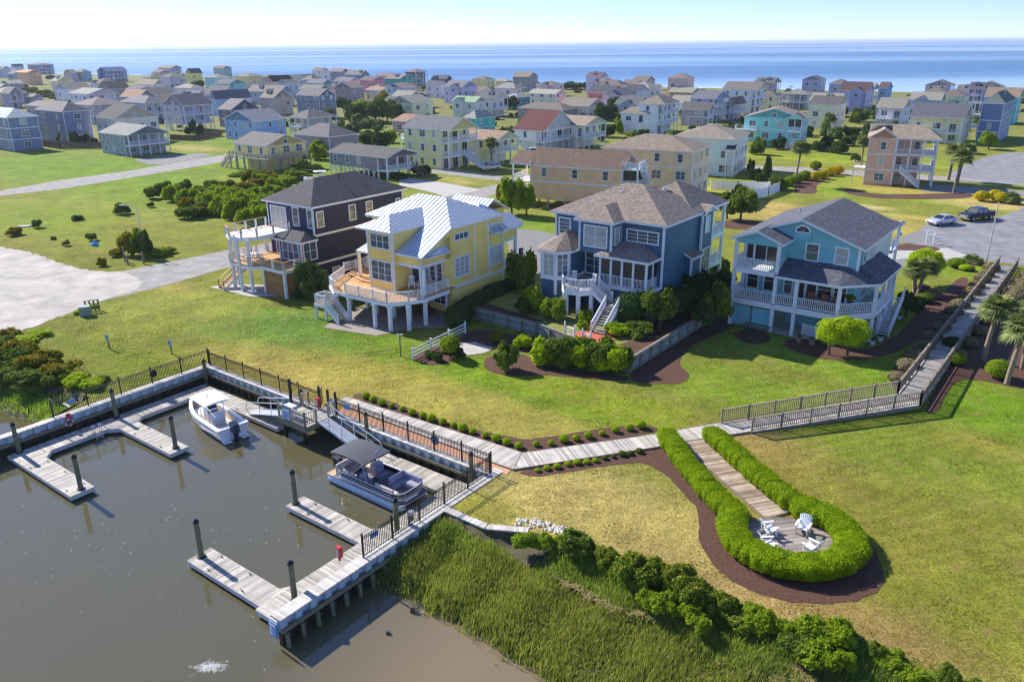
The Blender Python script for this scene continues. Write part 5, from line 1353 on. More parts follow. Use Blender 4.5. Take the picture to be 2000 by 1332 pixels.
for p in oct_[1:5]: m.box(p[0] - .12, p[1] - .12, 4.0 if p != oct_[3] else 2.6, p[0] + .12, p[1] + .12, 6.9)
m.build('sunroom_trim', WHITE, H)
# screened porch
m = MB(); m.box(-5.6, -2.15, 3.75, -.55, 0, 4.12); m.box(-.55, -2.15, 3.75, -.1, 1.9, 4.12); m.build('porch_floor', WHITE, H)
m = MB(); m.box(-5.55, -2.2, 6.65, -.5, -2.02, 6.85); m.box(-.62, -2.2, 6.65, -.45, 1.9, 6.85); m.build('porch_beam', WHITE, H)
m = MB()
for x in (-5.5, -4.3, -3.1, -1.9, -.55): m.box(x - .1, -2.2, 4.1, x + .1, -2.0, 6.7)
for y in (-.9, .4, 1.8): m.box(-.65, y - .08, 4.1, -.45, y + .08, 6.7)
m.build('porch_posts', WHITE, H)
m = MB(); m.box(-5.5, -2.08, 4.15, -.6, -2.06, 6.65); m.box(-.58, -2.0, 4.15, -.56, 1.8, 6.65); m.build('insect_screen', DGLASS, H)
railing(H, [(-5.5, -2.15, 4.12), (-.5, -2.15, 4.12), (-.5, 1.8, 4.12)], 1.0, WHITE, .14, posts=False)
dk = [(-8.75, -2.5), (-8.2, -4.6), (-7.5, -5.3), (-6.0, -5.2), (-5.0, -4.2), (-4.9, -2.1), (-5.6, -2.1), (-5.6, 0), (-8.6, 0)]
m = MB(); m.prism(dk, 3.95, 4.05); m.build('deck', GREYDECK_V, H); rim(H, dk[:6], 4.03, .55)
railing(H, RP(dk[1:5], 4.05), 1.0, WHITE, .14, 1.6)
for x, y in ((-8.1, -4.4), (-7.4, -5.1), (-6.1, -5.0), (-5.2, -4.1)): m = MB(); m.box(x - .16, y - .16, Y1, x + .16, y + .16, 3.6); m.build('post', WHITE, H)
STT = mplain('grey_tread', (170, 164, 156), .85, .12)
m = MB(); m.box(-3.4, -4.6, 2.75, -1.9, -3.2, 2.85); m.box(-3.3, -4.5, Y1, -3.1, -4.3, 2.75); m.box(-2.2, -4.5, Y1, -2.0, -4.3, 2.75); m.build('stair_landing', STT, H)
stairs(H, (-4.95, -3.9, 4.05), (-3.4, -3.9, 2.85), 1.3, STT, WHITE); stairs(H, (-2.65, -4.6, 2.85), (-2.45, -7.4, Y1 + .03), 1.35, STT, WHITE)
# rear balconies
for z in (4.0, 7.1):
    m = MB(); m.box(-6, 10.2, z - .45, .2, 13.7, z); m.build('balcony_floor', WHITE, H); railing(H, [(.15, 10.3, z), (.15, 13.6, z), (-5.9, 13.6, z)], 1.0, WHITE, .14)
for x, y in ((.1, 13.6), (-3, 13.6), (-5.9, 13.6)): m = MB(); m.box(x - .14, y - .14, 0, x + .14, y + .14, 9.95); m.build('post', WHITE, H)
for x, y in ((-6.6, 3.6), (-4.2, 8.2)): m = MB(); m.tube((x, y, 11.6), (x, y, 12.1), .2, .22, 10); m.build('roof_vent', ALU, H)
m = MB(); m.box(.36, 1.6, 2.6, 1.1, 4.6, 2.75); m.build('equipment_shelf', OLDWOOD, H)
for y in (2.2, 3.6): m = MB(); m.box(.45, y - .4, 2.76, 1.05, y + .4, 3.5); m.build('air_conditioner', mplain('ac_grey', (120, 126, 124), .6, .15), H)
rocking_chair(LB(-7.6, -3.6, 4.05, oB), RZ1 + R(15), 'white rocking chair on the left of the blue house deck'); rocking_chair(LB(-5.6, -3.4, 4.05, oB), RZ1 + R(-10), 'white rocking chair on the right of the blue house deck')
table(LB(-6.6, -3.7, 4.05, oB), 'small white table on the blue house deck')
t = thing('flag', 'striped flag on a leaning pole at the yellow house rear porch', 'flag', LB(.4, 14.2, 3.9, oY), RZ1)
m = MB(); m.tube((0, 0, 0), (.9, 0, 1.5), .02, .02, 6); m.build('pole', WHITE, t)
m = MB()
for k in range(7): m.hexa([(.35 + .0, -.01, -.6 + k * .24), (.9, .05, -.5 + k * .24), (.9, .06, -.5 + k * .24), (.35, 0, -.6 + k * .24), (.35, -.01, -.36 + k * .24), (.9, .05, -.26 + k * .24), (.9, .06, -.26 + k * .24), (.35, 0, -.36 + k * .24)], k % 2)
m.box(.33, -.03, .5, .62, .02, 1.1, 2)
m.build('cloth', [mplain('flag_red', (178, 40, 56), .8, .1), WHITE2, mplain('flag_blue', (36, 48, 110), .8, .1)], t)

# ---- aqua house
AQUA = msiding('aqua', (126, 190, 196), .2); AQUA2 = msiding('pale_mint', (206, 220, 206), .2); ROOFG = mshingle('slate_grey', (90, 92, 100), var=.35)
oL = Vector((21.51, 74.11, 0))
t = thing('house', 'aqua house with grey gable roof and white wraparound porch', 'house', oL, RZ1); H = t
m = MB(); m.box(0, 2.3, 2.8, 10.5, 14.4, 8.75); m.box(4.2, 3.2, 0, 10, 13, 2.8)
gx = 5.25
for y in (2.3, 14.4): m.face([(0, y, 8.75), (10.5, y, 8.75), (gx, y, 10.5)] if y < 5 else [(10.5, y, 8.75), (0, y, 8.75), (gx, y, 10.5)])
m.box(3.98, -.1, 5.9, 4.12, 2.3, 8.6); m.face([(-.05, -.25, 8.65), (4.15, -.25, 8.65), (2.05, -.25, 9.35)]); m.box(-.05, -.3, 8.2, 4.15, -.15, 8.65)
wall(H, m, AQUA)
m = MB(); m.box(10.5, 5.2, 5.6, 10.56, 14.4, 8.7); m.build('side_wall', AQUA2, H)
roof(H, gable_polys(0, 2.3, 10.5, 14.4, 8.8, 1.85, 'y', .6), ROOFG); roof(H, gable_polys(0, -.2, 4.1, 2.6, 8.82, .78, 'y', .5), ROOFG)
pr = 5.6; 
roof(H, [[(4.1, -.6, pr), (9.9, -.6, pr), (9.3, 2.25, 6.75), (4.1, 2.25, 6.75)], [(9.9, -.6, pr), (12.75, 2.3, pr), (10.55, 3.2, 6.75), (9.3, 2.25, 6.75)], [(12.75, 2.3, pr), (12.75, 9.9, pr), (10.55, 9.9, 6.75), (10.55, 3.2, 6.75)]], ROOFG)
m = MB()
for x, y, z0_, z1 in ((10.5, 2.3, 5.6, 8.7), (0, 2.3, 2.8, 8.7), (4.05, -.15, 5.9, 8.6)): m.box(x - .14, y - .05, z0_, x + .09, y + .14, z1)
m.build('corner_trim', WHITE, H)
window(H, 'F', 2.3, 6.35, 6.85, 1.05, 1.45, 1, 2); window(H, 'F', 2.3, 9.0, 6.85, 1.05, 1.45, 1, 2)
# half round window
m = MB(); m.tube((5.3, 2.2, 9.35), (5.3, 2.32, 9.35), .72, .72, 24); hw = m.build('half_round_window', WHITE, H)
m = MB(); g = [(5.3 + math.cos(a) * .58, 2.19, 9.36 + math.sin(a) * .5) for a in np.linspace(0, PI, 13)]; m.face([(p[0], p[1], p[2]) for p in g][::-1] if False else g); m.face(g[::-1]); m.build('pane', DGLASS, hw)
m = MB(); m.box(4.5, 2.16, 8.6, 6.1, 2.2, 9.33); 
for a in (50, 90, 130): m.beam((5.3, 2.18, 9.36), (5.3 + math.cos(R(a)) * .6, 2.18, 9.36 + math.sin(R(a)) * .52), .03, .02)
m.build('muntins', AQUA, hw) if False else None
m = MB()
for a in (50, 90, 130): m.beam((5.3, 2.175, 9.36), (5.3 + math.cos(R(a)) * .6, 2.175, 9.36 + math.sin(R(a)) * .52), .03, .02)
m.box(4.58, 2.16, 9.3, 6.02, 2.2, 9.38); m.build('muntins', WHITE, hw)
m = MB(); m.box(4.5, 2.17, 8.58, 6.1, 2.31, 9.3); m.build('sill_panel', AQUA, hw)
for y, w_ in ((3.9, .7), (6.6, 1.9)): window(H, 'R', 10.56, y, 6.9, w_, 1.35, 1 if w_ < 1 else 2, 2)
window(H, 'R', 10.5, 5.5, 3.3, 1.6, 1.7, 2, 2); window(H, 'R', 10.5, 8, 3.0, 1.0, 2.1, 1, 1, name='glazed_door')
window(H, 'F', 2.3, 2.1, 6.0, 2.2, 2.1, 2, 1, DGLASS, name='glazed_door'); window(H, 'F', 2.3, .5, 6.2, .6, 1.8, 1, 1, DGLASS); window(H, 'F', 2.3, 3.6, 6.2, .5, 1.8, 1, 1, DGLASS)
for x, w_ in ((1.0, 1.0), (2.7, 1.0), (4.5, .7), (7.9, 1.2), (9.3, 1.0)): window(H, 'F', 2.3, x, 3.3, w_, 1.8, 1, 2, DGLASS)
for x in (5.6, 6.7): window(H, 'F', 2.3, x, 2.9, .85, 2.2, 1, 1, DGLASS, name='glazed_door')
# decks
pd = [(0, -.3), (9.9, -.3), (12.4, 2.5), (12.4, 9.6), (10.5, 9.6), (10.5, 2.3), (0, 2.3)]
m = MB(); m.prism(pd, 2.65, 2.8); m.build('deck', GREYDECK_V, H); rim(H, [(0, 2.3), (0, -.35), (9.9, -.35), (12.45, 2.5), (12.45, 9.6)], 2.83, .55)
railing(H, RP([(0, 2.2), (.05, -.3), (9.9, -.3), (12.4, 2.5), (12.4, 9.5)], 2.85), 1.0, WHITE, .17, bw=.05, posts=False)
m = MB(); m.box(0, -.3, 5.65, 4.1, 2.3, 5.8); m.build('balcony_floor', WHITE, H); rim(H, [(0, 2.3), (0, -.35), (4.15, -.35), (4.15, 2.3)], 5.85, .5)
railing(H, RP([(.05, 2.2), (.05, -.3), (4.1, -.3), (4.1, 2.2)], 5.85), 1.0, WHITE, .17, bw=.05, posts=False)
for x, y, z in ((.05, -.25, 8.4), (4.1, -.25, 8.4), (6.1, -.25, 5.4), (9.9, -.25, 5.4), (12.35, 2.5, 5.4), (12.35, 5.2, 5.4), (12.35, 7.6, 5.4), (12.35, 9.4, 5.4), (.05, 2.2, 8.4)):
    m = MB(); m.box(x - .15, y - .15, 0, x + .15, y + .15, z); m.box(x - .19, y - .19, 2.35, x + .19, y + .19, 2.6); m.build('post', WHITE, H)
m = MB(); m.box(4.1, -.4, 5.3, 9.9, -.2, 5.45); m.beam((9.9, -.3, 5.38), (12.4, 2.5, 5.38), .15, .15); m.box(12.3, 2.5, 5.3, 12.5, 9.7, 5.45); m.build('porch_beam', WHITE, H)
m = MB(); m.box(.15, -.2, .2, 1.95, -.12, 2.1); m.box(2.15, -.2, .2, 4.0, -.12, 2.1); m.build('lattice_panel', AQUA, H)
m = MB(); m.box(1.6, -.8, .5, 4.2, -.3, .56); m.box(1.8, -.7, 0, 1.9, -.4, .5); m.box(3.9, -.7, 0, 4.0, -.4, .5); m.build('bench', OLDWOOD, H)
stairs(H, (13.0, 9.0, 2.8), (13.0, 4.8, .1), 1.0, WHITE, WHITE)
# rear balcony
for z in (2.8, 5.85):
    m = MB(); m.box(8, 14.4, z - .3, 10.8, 16.4, z); m.build('rear_balcony_floor', WHITE, H); railing(H, [(10.75, 14.5, z), (10.75, 16.3, z), (8, 16.3, z)], 1, WHITE, .16)
for x in (8, 10.75): m = MB(); m.box(x - .13, 16.2, 0, x + .13, 16.45, 8.6); m.build('post', WHITE, H)
roof(H, [[(7.4, 14.3, 8.7), (11.2, 14.3, 8.5), (11.2, 16.8, 8.5), (7.4, 16.8, 8.7)]], ROOFG)
m = MB(); m.tube((2.6, 9.5, 9.6), (2.6, 9.5, 10.2), .08, .08, 8); m.build('vent_pipe', ALU, H)
BROWNW = mplain('terracotta_wicker', (150, 96, 70), .85, .2, 8)
def armchair(loc, rz, label):
    t = thing('armchair', label, 'chair', loc, rz, 'brown porch armchairs'); m = MB(); m.box(-.35, -.35, .25, .35, .3, .45); m.build('seat', BROWNW, t)
    m = MB(); m.hexa([(-.33, .28, .4), (.33, .28, .4), (.33, .4, .4), (-.33, .4, .4), (-.3, .45, 1.15), (.3, .45, 1.15), (.3, .55, 1.12), (-.3, .55, 1.12)]); m.build('backrest', BROWNW, t)
    for s in (-.36, .36): m = MB(); m.box(s - .04, -.35, 0, s + .04, .35, .62); m.build('armrest', BROWNW, t)
for x, l in ((6.9, 'brown armchair on the aqua house porch, left'), (8.2, 'brown armchair in the middle of the aqua house porch'), (9.2, 'brown armchair on the aqua house porch by the corner post')): armchair(LB(x, 1.2, 2.82, oL), RZ1, l)

# ============================================================ the other houses
STY = {}
def wm(name, rgb): return msiding(name, rgb, .25)
FOOT = []; HLAB = []
def house(xl, xc, yc, xr, ze, roofk, rise, wrgb, rrgb, label, hd=-37, st=0., pf=0., pr=0., fh=2.9, W=None, D=None, win=1., trimc=None, bands=True, dens=None, glass=None, stairsF=False, boxed=False, extra=None, vary=False):
    """C = nearest eave corner at pixel (xc, yc); front runs to column xl, right side to column xr"""
    C = P(xc, yc, ze); a = R(hd); dx = Vector((math.cos(a), math.sin(a), 0)); dy = Vector((-math.sin(a), math.cos(a), 0))
    W = W or min(26, max(3.5, reach(C, -dx, xl))); D = D or min(22, max(4., reach(C, dy, xr)))
    if W < 0: W = 8
    dist = C.length; far = dist > 260; vfar = dist > 380
    t = thing('house', label, 'house', (C.x, C.y, 0), a); H = t; FOOT.append((C, dx, dy, W, D)); HLAB.append((label, C, dx, dy, D, a))
    wmat = wm('wall_%d_%d_%d' % wrgb, tuple(min(240, int(v * k_) + 4) for v, k_ in zip(wrgb, (1.14, 1.07, 1.06)))); rmat = mshingle('roof_%d_%d_%d' % rrgb, (rrgb[0], rrgb[1], int(rrgb[2] * .93)), var=.15 if far else .25)
    oh = .4 if not far else .35
    bx0, bx1, by0, by1 = -W + oh, -oh - pr, oh + pf, D - oh
    m = MB(); m.box(bx0, by0, st, bx1, by1, ze - .2)
    if boxed and st: m.box(bx0 + W * .25, by0 + .8, 0, bx1 - .8, by1 - .5, st)
    x0, x1, y0, y1 = -W + oh, -oh, oh, D - oh; ym = (y0 + y1) / 2; xm = (x0 + x1) / 2
    if roofk == 'gx':
        for x in ((x0, x1 - (0 if not pr else .1))): m.face([(x, y0, ze - .2), (x, y1, ze - .2), (x, ym, ze + rise - .25)]); m.face([(x, y0, ze - .2), (x, ym, ze + rise - .25), (x, y1, ze - .2)])
        if pr: m.box(x1 - .15, y0, ze - .5, x1 - .05, y1, ze - .19)
        polys = gable_polys(x0, y0, x1, y1, ze, rise, 'x', oh)
    elif roofk == 'gy':
        for y in ((y0 + (0 if not pf else .1), y1)): m.face([(x0, y, ze - .2), (x1, y, ze - .2), (xm, y, ze + rise - .25)]); m.face([(x0, y, ze - .2), (xm, y, ze + rise - .25), (x1, y, ze - .2)])
        if pf: m.box(x0, y0 + .05, ze - .5, x1, y0 + .15, ze - .19)
        polys = gable_polys(x0, y0, x1, y1, ze, rise, 'y', oh)
    else: polys = hip_polys(x0, y0, x1, y1, ze, rise, oh)
    RV = random.Random(int(xc * 13 + yc * 3)); wing = vary and not pf and x1 - x0 > 8.5 and RV.random() < .42; dorm = roofk == 'gx' and vary and rise > 1.7 and RV.random() < .4
    if wing:
        wx = RV.uniform(x0 + .3, x1 - pr - 5.0); wz = ze - RV.choice([0, 0, 2.6]) if ze > 5.4 else ze; dz_ = 1.8
        m.box(wx, y0 - dz_, st, wx + 4.2, by0 + .1, wz - .25); m.face([(wx, y0 - dz_, wz - .25), (wx + 4.2, y0 - dz_, wz - .25), (wx + 2.1, y0 - dz_, wz + 1.05)])
    if dorm:
        du = RV.uniform(x0 + 1.5, x1 - 3.5); dy_ = y0 + (ym - y0) * .4; m.box(du, dy_, ze, du + 1.9, ym, ze + rise * .85); m.face([(du, dy_, ze + rise * .85), (du + 1.9, dy_, ze + rise * .85), (du + .95, dy_, ze + rise * .85 + .5)])
    wall(H, m, wmat); roof(H, polys, rmat, .2)
    if wing: roof(H, gable_polys(wx, y0 - dz_, wx + 4.2, ym if wz == ze else by0, wz, 1.3, 'y', .35), rmat, .2); window(H, 'F', y0 - dz_, wx + 2.1, wz - 2.2, 1.5, 1.3, 2, 2, glass)
    if dorm: roof(H, gable_polys(du, dy_, du + 1.9, ym, ze + rise * .88, .5, 'y', .25), rmat, .14); window(H, 'F', dy_, du + .95, ze + rise * .3, 1.0, rise * .45, 1, 1, glass)
    if st > 1.2 and not extra: stairs(H, (bx0 + 1.0, y0 - .5, st), (bx0 + 1.0 + st * 1.3, y0 - .5, .05), 1.0, WHITE, WHITE, sp=.3)
    # storeys
    lv = []; z = st
    while z + 2.2 < ze: lv.append(z); z += fh
    if not lv: lv = [st]
    tw = .12 if not far else .14; RNDM = random.Random(int(xc * 7 + yc))
    if not vfar:
        m = MB()
        for x, y in ((bx0, by0), (bx1, by0), (bx1, by1)): m.box(x - .1, y - .04, st, x + .04, y + .1, ze - .2)
        if bands:
            for z in lv[1:]: m.box(bx0, by0 - .04, z - .12, bx1 + .04, by0, z + .12); m.box(bx1, by0, z - .12, bx1 + .04, by1, z + .12)
        m.build('trim', trimc or WHITE, H)
    step = (3.2 if not far else 3.6) / win
    for z in lv:
        n = max(1, int((bx1 - bx0) / step))
        for i in range(n):
            if RNDM.random() < .14 and not pf: continue
            u = bx0 + (bx1 - bx0) * (i + .5) / n + RNDM.uniform(-.2, .2); dbl = RNDM.random() < .35
            if pf and RNDM.random() < .45: window(H, 'F', by0, u, z + .1, 1.5, 2.05, 2, 1, glass, tw=tw, name='glazed_door')
            else: window(H, 'F', by0, u, z + .85, 1.6 if dbl else .85, 1.35, 2 if dbl else 1, 2, glass, tw=tw)
        n = max(1, int((by1 - by0) / step))
        for i in range(n):
            u = by0 + (by1 - by0) * (i + .5) / n; dbl = RNDM.random() < .35
            if pr and RNDM.random() < .5: window(H, 'R', bx1, u, z + .1, 1.6, 2.05, 2, 1, DGLASS if RNDM.random() < .4 else glass, tw=tw, name='glazed_door')
            else: window(H, 'R', bx1, u, z + .85, 1.6 if dbl else .85, 1.35, 2 if dbl else 1, 2, glass, tw=tw)
    if roofk == 'gx' and rise > 1.8 and not pr: window(H, 'R', x1, ym, ze - .1, .9, 1.0, 1, 1, glass, tw=tw)
    if roofk == 'gy' and rise > 1.8 and not pf: window(H, 'F', y0, xm, ze - .1, .9, 1.0, 1, 1, glass, tw=tw)
    # porches
    sp = .3 if dist > 240 else .18
    def porch(axis):
        d = pr if axis == 'R' else pf
        L0, L1 = (by0 - pf, by1) if axis == 'R' else (bx0, x1)
        e = x1 - .1 if axis == 'R' else y0 + .1
        for z in lv:
            if z < .5: continue
            m = MB()
            if axis == 'R': m.box(bx1, L0, z - .3, e + .1, L1, z)
            else: m.box(L0, e - .1, z - .3, L1, by0, z)
            m.build('porch_floor', WHITE, H)
            if not vfar or dens:
                pts = [(bx1, L1, z), (e, L1, z), (e, L0, z)] if axis == 'R' else [(L0, by0, z), (L0, e, z), (L1, e, z)]
                railing(H, pts, 1.0, WHITE, sp, 2.2, .1, .04 if dist < 240 else .06, posts=False)
        n = max(1, round((L1 - L0) / 3.0))
        for i in range(n + 1):
            u = L0 + (L1 - L0) * i / n; w_ = .11; m = MB()
            if axis == 'R': m.box(e - w_, u - w_, 0, e + w_, u + w_, ze - .2)
            else: m.box(u - w_, e - w_, 0, u + w_, e + w_, ze - .2)
            m.build('post', WHITE, H)
    if pr: porch('R')
    if pf: porch('F')
    if st > 1:
        nx = max(2, round((bx1 - bx0) / 3.2)); ny = max(2, round((by1 - by0) / 3.5))
        for i in range(nx + 1):
            for j in (0, ny) if far else range(0, ny + 1):
                x = bx0 + (bx1 - bx0) * i / nx; y = by0 + (by1 - by0) * j / ny
                if i not in (0, nx) and j not in (0, ny): continue
                m = MB(); m.box(x - .13, y - .13, 0, x + .13, y + .13, st); m.build('stilt', TGREY if not pr else WHITE, H)
    if not far:
        m = MB(); m.tube((xm + 1, ym, ze + rise * .7), (xm + 1, ym, ze + rise + .25), .07, .07, 6); m.build('vent_pipe', ALU, H)
    if extra: extra(H, dict(x0=x0, x1=x1, y0=y0, y1=y1, bx0=bx0, bx1=bx1, by0=by0, by1=by1, ze=ze, W=W, D=D))
    return H

# --- nearer ones with their own features
def ex_stilt_yellow(H, g):
    W, D = g['W'], g['D']; z = 2.9
    pts = [(g['bx0'] - .2, g['by0'] - 1.4), (g['bx1'] + 1.4, g['by0'] - 1.4), (g['bx1'] + 1.4, g['by1'])]
    m = MB(); m.prism([pts[0], pts[1], pts[2], (g['bx1'], g['by1']), (g['bx1'], g['by0']), (g['bx0'] - .2, g['by0'])], z - .25, z); m.build('deck', TGREY, H)
    railing(H, [(*p, z) for p in pts], 1.0, TGREY, .2, 2.4)
    for i in range(6): x = pts[0][0] + (pts[1][0] - pts[0][0]) * i / 5; m = MB(); m.box(x - .13, pts[0][1] - .1, 0, x + .13, pts[0][1] + .16, z - .25); m.build('stilt', TGREY, H)
    for i in range(1, 5): y = pts[1][1] + (pts[2][1] - pts[1][1]) * i / 4; m = MB(); m.box(pts[1][0] - .16, y - .13, 0, pts[1][0] + .1, y + .13, z - .25); m.build('stilt', TGREY, H)
    stairs(H, (g['bx0'] - .3, g['by0'] - .8, z), (g['bx0'] - 3.8, g['by0'] - .8, .05), 1.1, TGREY, TGREY, sp=.2)
house(452, 518, 285, 600, 5.7, 'gx', 1.9, (214, 196, 132), (112, 108, 112), 'yellow cottage on grey stilts with a deck all round', st=2.9, boxed=True, extra=ex_stilt_yellow)
def ex_grey(H, g):
    for i in range(5):
        x = g['bx0'] + (g['bx1'] - g['bx0']) * (i + .5) / 5; m = MB(); m.beam((x, g['by0'] + .1, .8), (x - .9, g['by0'] + .1, 1.85), .12, .12); m.beam((x, g['by0'] + .1, .8), (x + .9, g['by0'] + .1, 1.85), .12, .12); m.box(x - .1, g['by0'], 0, x + .1, g['by0'] + .2, 1.9); m.build('brace', WHITE, H)
    stairs(H, (g['x1'], g['y1'] - 1, 1.9), (g['x1'] + 3, g['y1'] - 1, .05), 1.1, OLDWOOD, OLDWOOD, sp=.2)
house(638, 755, 307.5, 820, 4.7, 'gx', 1.3, (124, 122, 134), (92, 90, 94), 'grey cottage on white braced stilts with a white side porch', st=1.9, pr=2.6, bands=False, extra=ex_grey)
def ex_y3(H, g):
    stairs(H, (g['x1'] + .1, g['y0'] + 5.6, 3.0), (g['x1'] + 5.2, g['y0'] + 5.6, .05), 1.5, WHITE, WHITE, sp=.16)
    m = MB(); m.box(g['bx0'] - 1.6, g['by0'] + .2, 5.7, g['bx0'], g['by0'] + 3, 5.9); m.build('side_balcony', WHITE, H)
    railing(H, [(g['bx0'], g['by0'] + .2, 5.9), (g['bx0'] - 1.6, g['by0'] + .2, 5.9), (g['bx0'] - 1.6, g['by0'] + 3, 5.9)], 1., WHITE, .2)
    m = MB(); m.box(g['bx0'] - 1.6, g['by0'] + .2, 0, g['bx0'] - 1.4, g['by0'] + .4, 5.7); m.build('post', WHITE, H)
house(784, 876, 254, 936, 8.7, 'gx', 2.2, (222, 214, 158), (106, 106, 120), 'pale yellow three storey house with stacked white porches and outside stairs', st=0, pr=2.4, bands=False, extra=ex_y3, fh=3.0)
house(893, 969, 274, 1017, 5.6, 'gx', 1.6, (226, 218, 196), (160, 132, 118), 'cream house with tan roof and white porch behind the yellow three storey house', st=2.8, pr=2.4, bands=False, boxed=True)
# white house with maroon roof: long asymmetrical gable
def ex_peach(H, g):
    x1, y0, y1, ze = g['x1'], g['y0'], g['y1'], g['ze']; H0 = H; H = thing('porch', None, None, (0, 0, 0)); H.parent = H0; H.location = (0, 0, -1.6); KIDS.setdefault(H0.name, []).append(H)
    m = MB(); m.box(x1 - .1, y0 + .4, 5.9, x1 + 2.6, y1 - 3, 6.1); m.box(x1 - .1, y0 + .4, 2.9, x1 + 2.6, y1 - 3, 3.1); m.box(x1, y0 + .5, 8.5, x1 + 2.6, y1 - 3, 8.75); m.build('porch_floor', WHITE, H)
    for z in (8.75,): railing(H, [(x1, y0 + .45, z), (x1 + 2.55, y0 + .45, z), (x1 + 2.55, y1 - 3, z)], 1.0, WHITE, .16, 1.3, .16)
    m = MB(); m.box(x1, y0 + .5, 6.9, x1 + 2.5, y0 + .52, 8.5); m.box(x1 + 2.48, y0 + .5, 6.9, x1 + 2.5, y1 - 3.1, 8.5); m.build('insect_screen', DGLASS, H)
    railing(H, [(x1, y0 + .45, 6.0), (x1 + 2.55, y0 + .45, 6.0), (x1 + 2.55, y1 - 3, 6.0)], .95, WHITE, .14, posts=False); railing(H, [(x1, y0 + .45, 3.1), (x1 + 2.55, y0 + .45, 3.1), (x1 + 2.55, y1 - 3, 3.1)], .95, WHITE, .14, posts=False)
    for x, y in ((x1 + .1, y0 + .45), (x1 + 2.55, y0 + .45), (x1 + 2.55, y0 + 3.4), (x1 + 2.55, y0 + 5.8), (x1 + 2.55, y1 - 3)): m = MB(); m.box(x - .12, y - .12, 0, x + .12, y + .12, 8.5); m.build('post', WHITE, H)
    stairs(H, (x1 + 3.2, y0 + 1, 8.75), (x1 + 3.2, y1 - 3.5, 6), .9, WHITE, WHITE)
    x0 = g['bx0'] - 3.2
    for z in (3.0, 5.9):
        m = MB(); m.box(x0, y0, z - .15, g['bx0'], y1 - 2, z); m.build('porch_floor', WHITE, H); railing(H, [(g['bx0'], y0, z), (x0, y0, z), (x0, y1 - 2, z)], 1, WHITE, .16)
    for y in (y0, y1 - 2): m = MB(); m.box(x0 - .12, y - .12, 0, x0 + .12, y + .12, 8.6); m.build('post', WHITE, H)
    roof(H, [[(x0 - .5, y0 - .4, 8.82), (g['bx0'] + .3, y0 - .4, 8.82), (g['bx0'] + .3, y0 + 3.6, 10.5), (x0 - .5, y0 + 3.6, 10.5)]], mshingle('roof_116_94_86', (116, 94, 79)))
house(1030, 1217, 330, 1252, 7.3, 'gx', 2.2, (238, 176, 136), (116, 94, 86), 'peach house with long brown roof and white stacked porches', hd=-25, D=8.5, extra=ex_peach, win=.8, st=1.5)
house(1172, 1357, 297, 1392, 8.6, 'h', 2.0, (214, 196, 152), (142, 126, 118), 'tan house with brown hip roof behind the blue house', hd=-27, win=.9)
def ex_aq(H, g):
    x1, y0 = g['x1'], g['y0']
    roof(H, [[(x1 - 1.6, y0 - 1.3, 5.5), (x1 + .3, y0 - 1.3, 5.5), (x1 + .3, y0 + .4, 6.5), (x1 - 1.6, y0 + .4, 6.5)]], mshingle('roof_60_66_80', (60, 66, 80)))
    for x in (x1 - 1.4, x1 + .1): m = MB(); m.box(x - .12, y0 - 1.1, 0, x + .12, y0 - .86, 5.4); m.build('post', WHITE, H)
    m = MB(); m.box(x1 - 1.5, y0 - 1.2, 2.7, x1 + .2, y0 + .3, 2.85); m.build('porch_floor', WHITE, H); railing(H, [(x1 - 1.4, y0 - 1, 2.9), (x1 + .1, y0 - 1, 2.9), (x1 + .1, y0 + .3, 2.9)], 1, WHITE, .16, posts=False)
house(1310, 1440, 273, 1466, 7.5, 'h', 2.2, (184, 212, 208), (146, 134, 128), 'pale aqua house with brown hip roof behind the white board fence', hd=-26, extra=ex_aq)
def ex_turq(H, g):
    x0, x1, y0 = g['x0'], g['x1'], g['y0']
    T = wm('wall_126_208_206', (126, 208, 206))
    m = MB(); m.box(x1 - 3.4, y0 - 2.6, 0, x1 - .1, y0, .3); m.build('porch_slab', WHITE, H)
    for z in (1.4, 4.3):
        m = MB(); m.box(x1 - 3.5, y0 - 2.6, z - .3, x1, y0 + .3, z); m.build('porch_floor', WHITE, H); railing(H, [(x1 - 3.4, y0 - 2.5, z), (x1 - .1, y0 - 2.5, z), (x1 - .1, y0, z)], 1.1, WHITE, .18, 1.2)
    m = MB(); m.box(x1 - 3.3, y0 - 2.42, 5.4, x1 - .2, y0 - 2.4, 7.2); m.build('insect_screen', DGLASS, H)
    for x in (x1 - 3.4, x1 - 1.75, x1 - .1): m = MB(); m.box(x - .1, y0 - 2.6, 0, x + .1, y0 - 2.4, 7.3); m.build('post', WHITE, H)
    roof(H, gable_polys(x1 - 3.9, y0 - 2.8, x1 + .1, y0 + 3, 7.5, 1.2, 'y', .3), mshingle('roof_146_130_124', (146, 130, 124)))
    m = MB(); m.face([(x1 - 3.9, y0 - 2.8, 7.3), (x1 + .1, y0 - 2.8, 7.3), (x1 - 1.9, y0 - 2.8, 8.4)]); m.build('porch_gable', T, H)
    z = 4.3; m = MB(); m.box(x0 - 2.2, y0 - 1.8, z - .25, x0 + 3.5, y0 + .1, z); m.build('side_deck', WHITE, H); railing(H, [(x0 - 2.1, y0, z), (x0 - 2.1, y0 - 1.7, z), (x0 + 3.4, y0 - 1.7, z), (x0 + 3.4, y0, z)], 1.1, WHITE, .18)
    for x in (x0 - 2, x0 + .8, x0 + 3.3): m = MB(); m.box(x - .1, y0 - 1.7, 0, x + .1, y0 - 1.5, z); m.build('post', WHITE, H)
    stairs(H, (x1 - .6, y0 - 3.2, 1.4), (x1 - 3.2, y0 - 3.2, .05), 1, WHITE, WHITE, sp=.2)
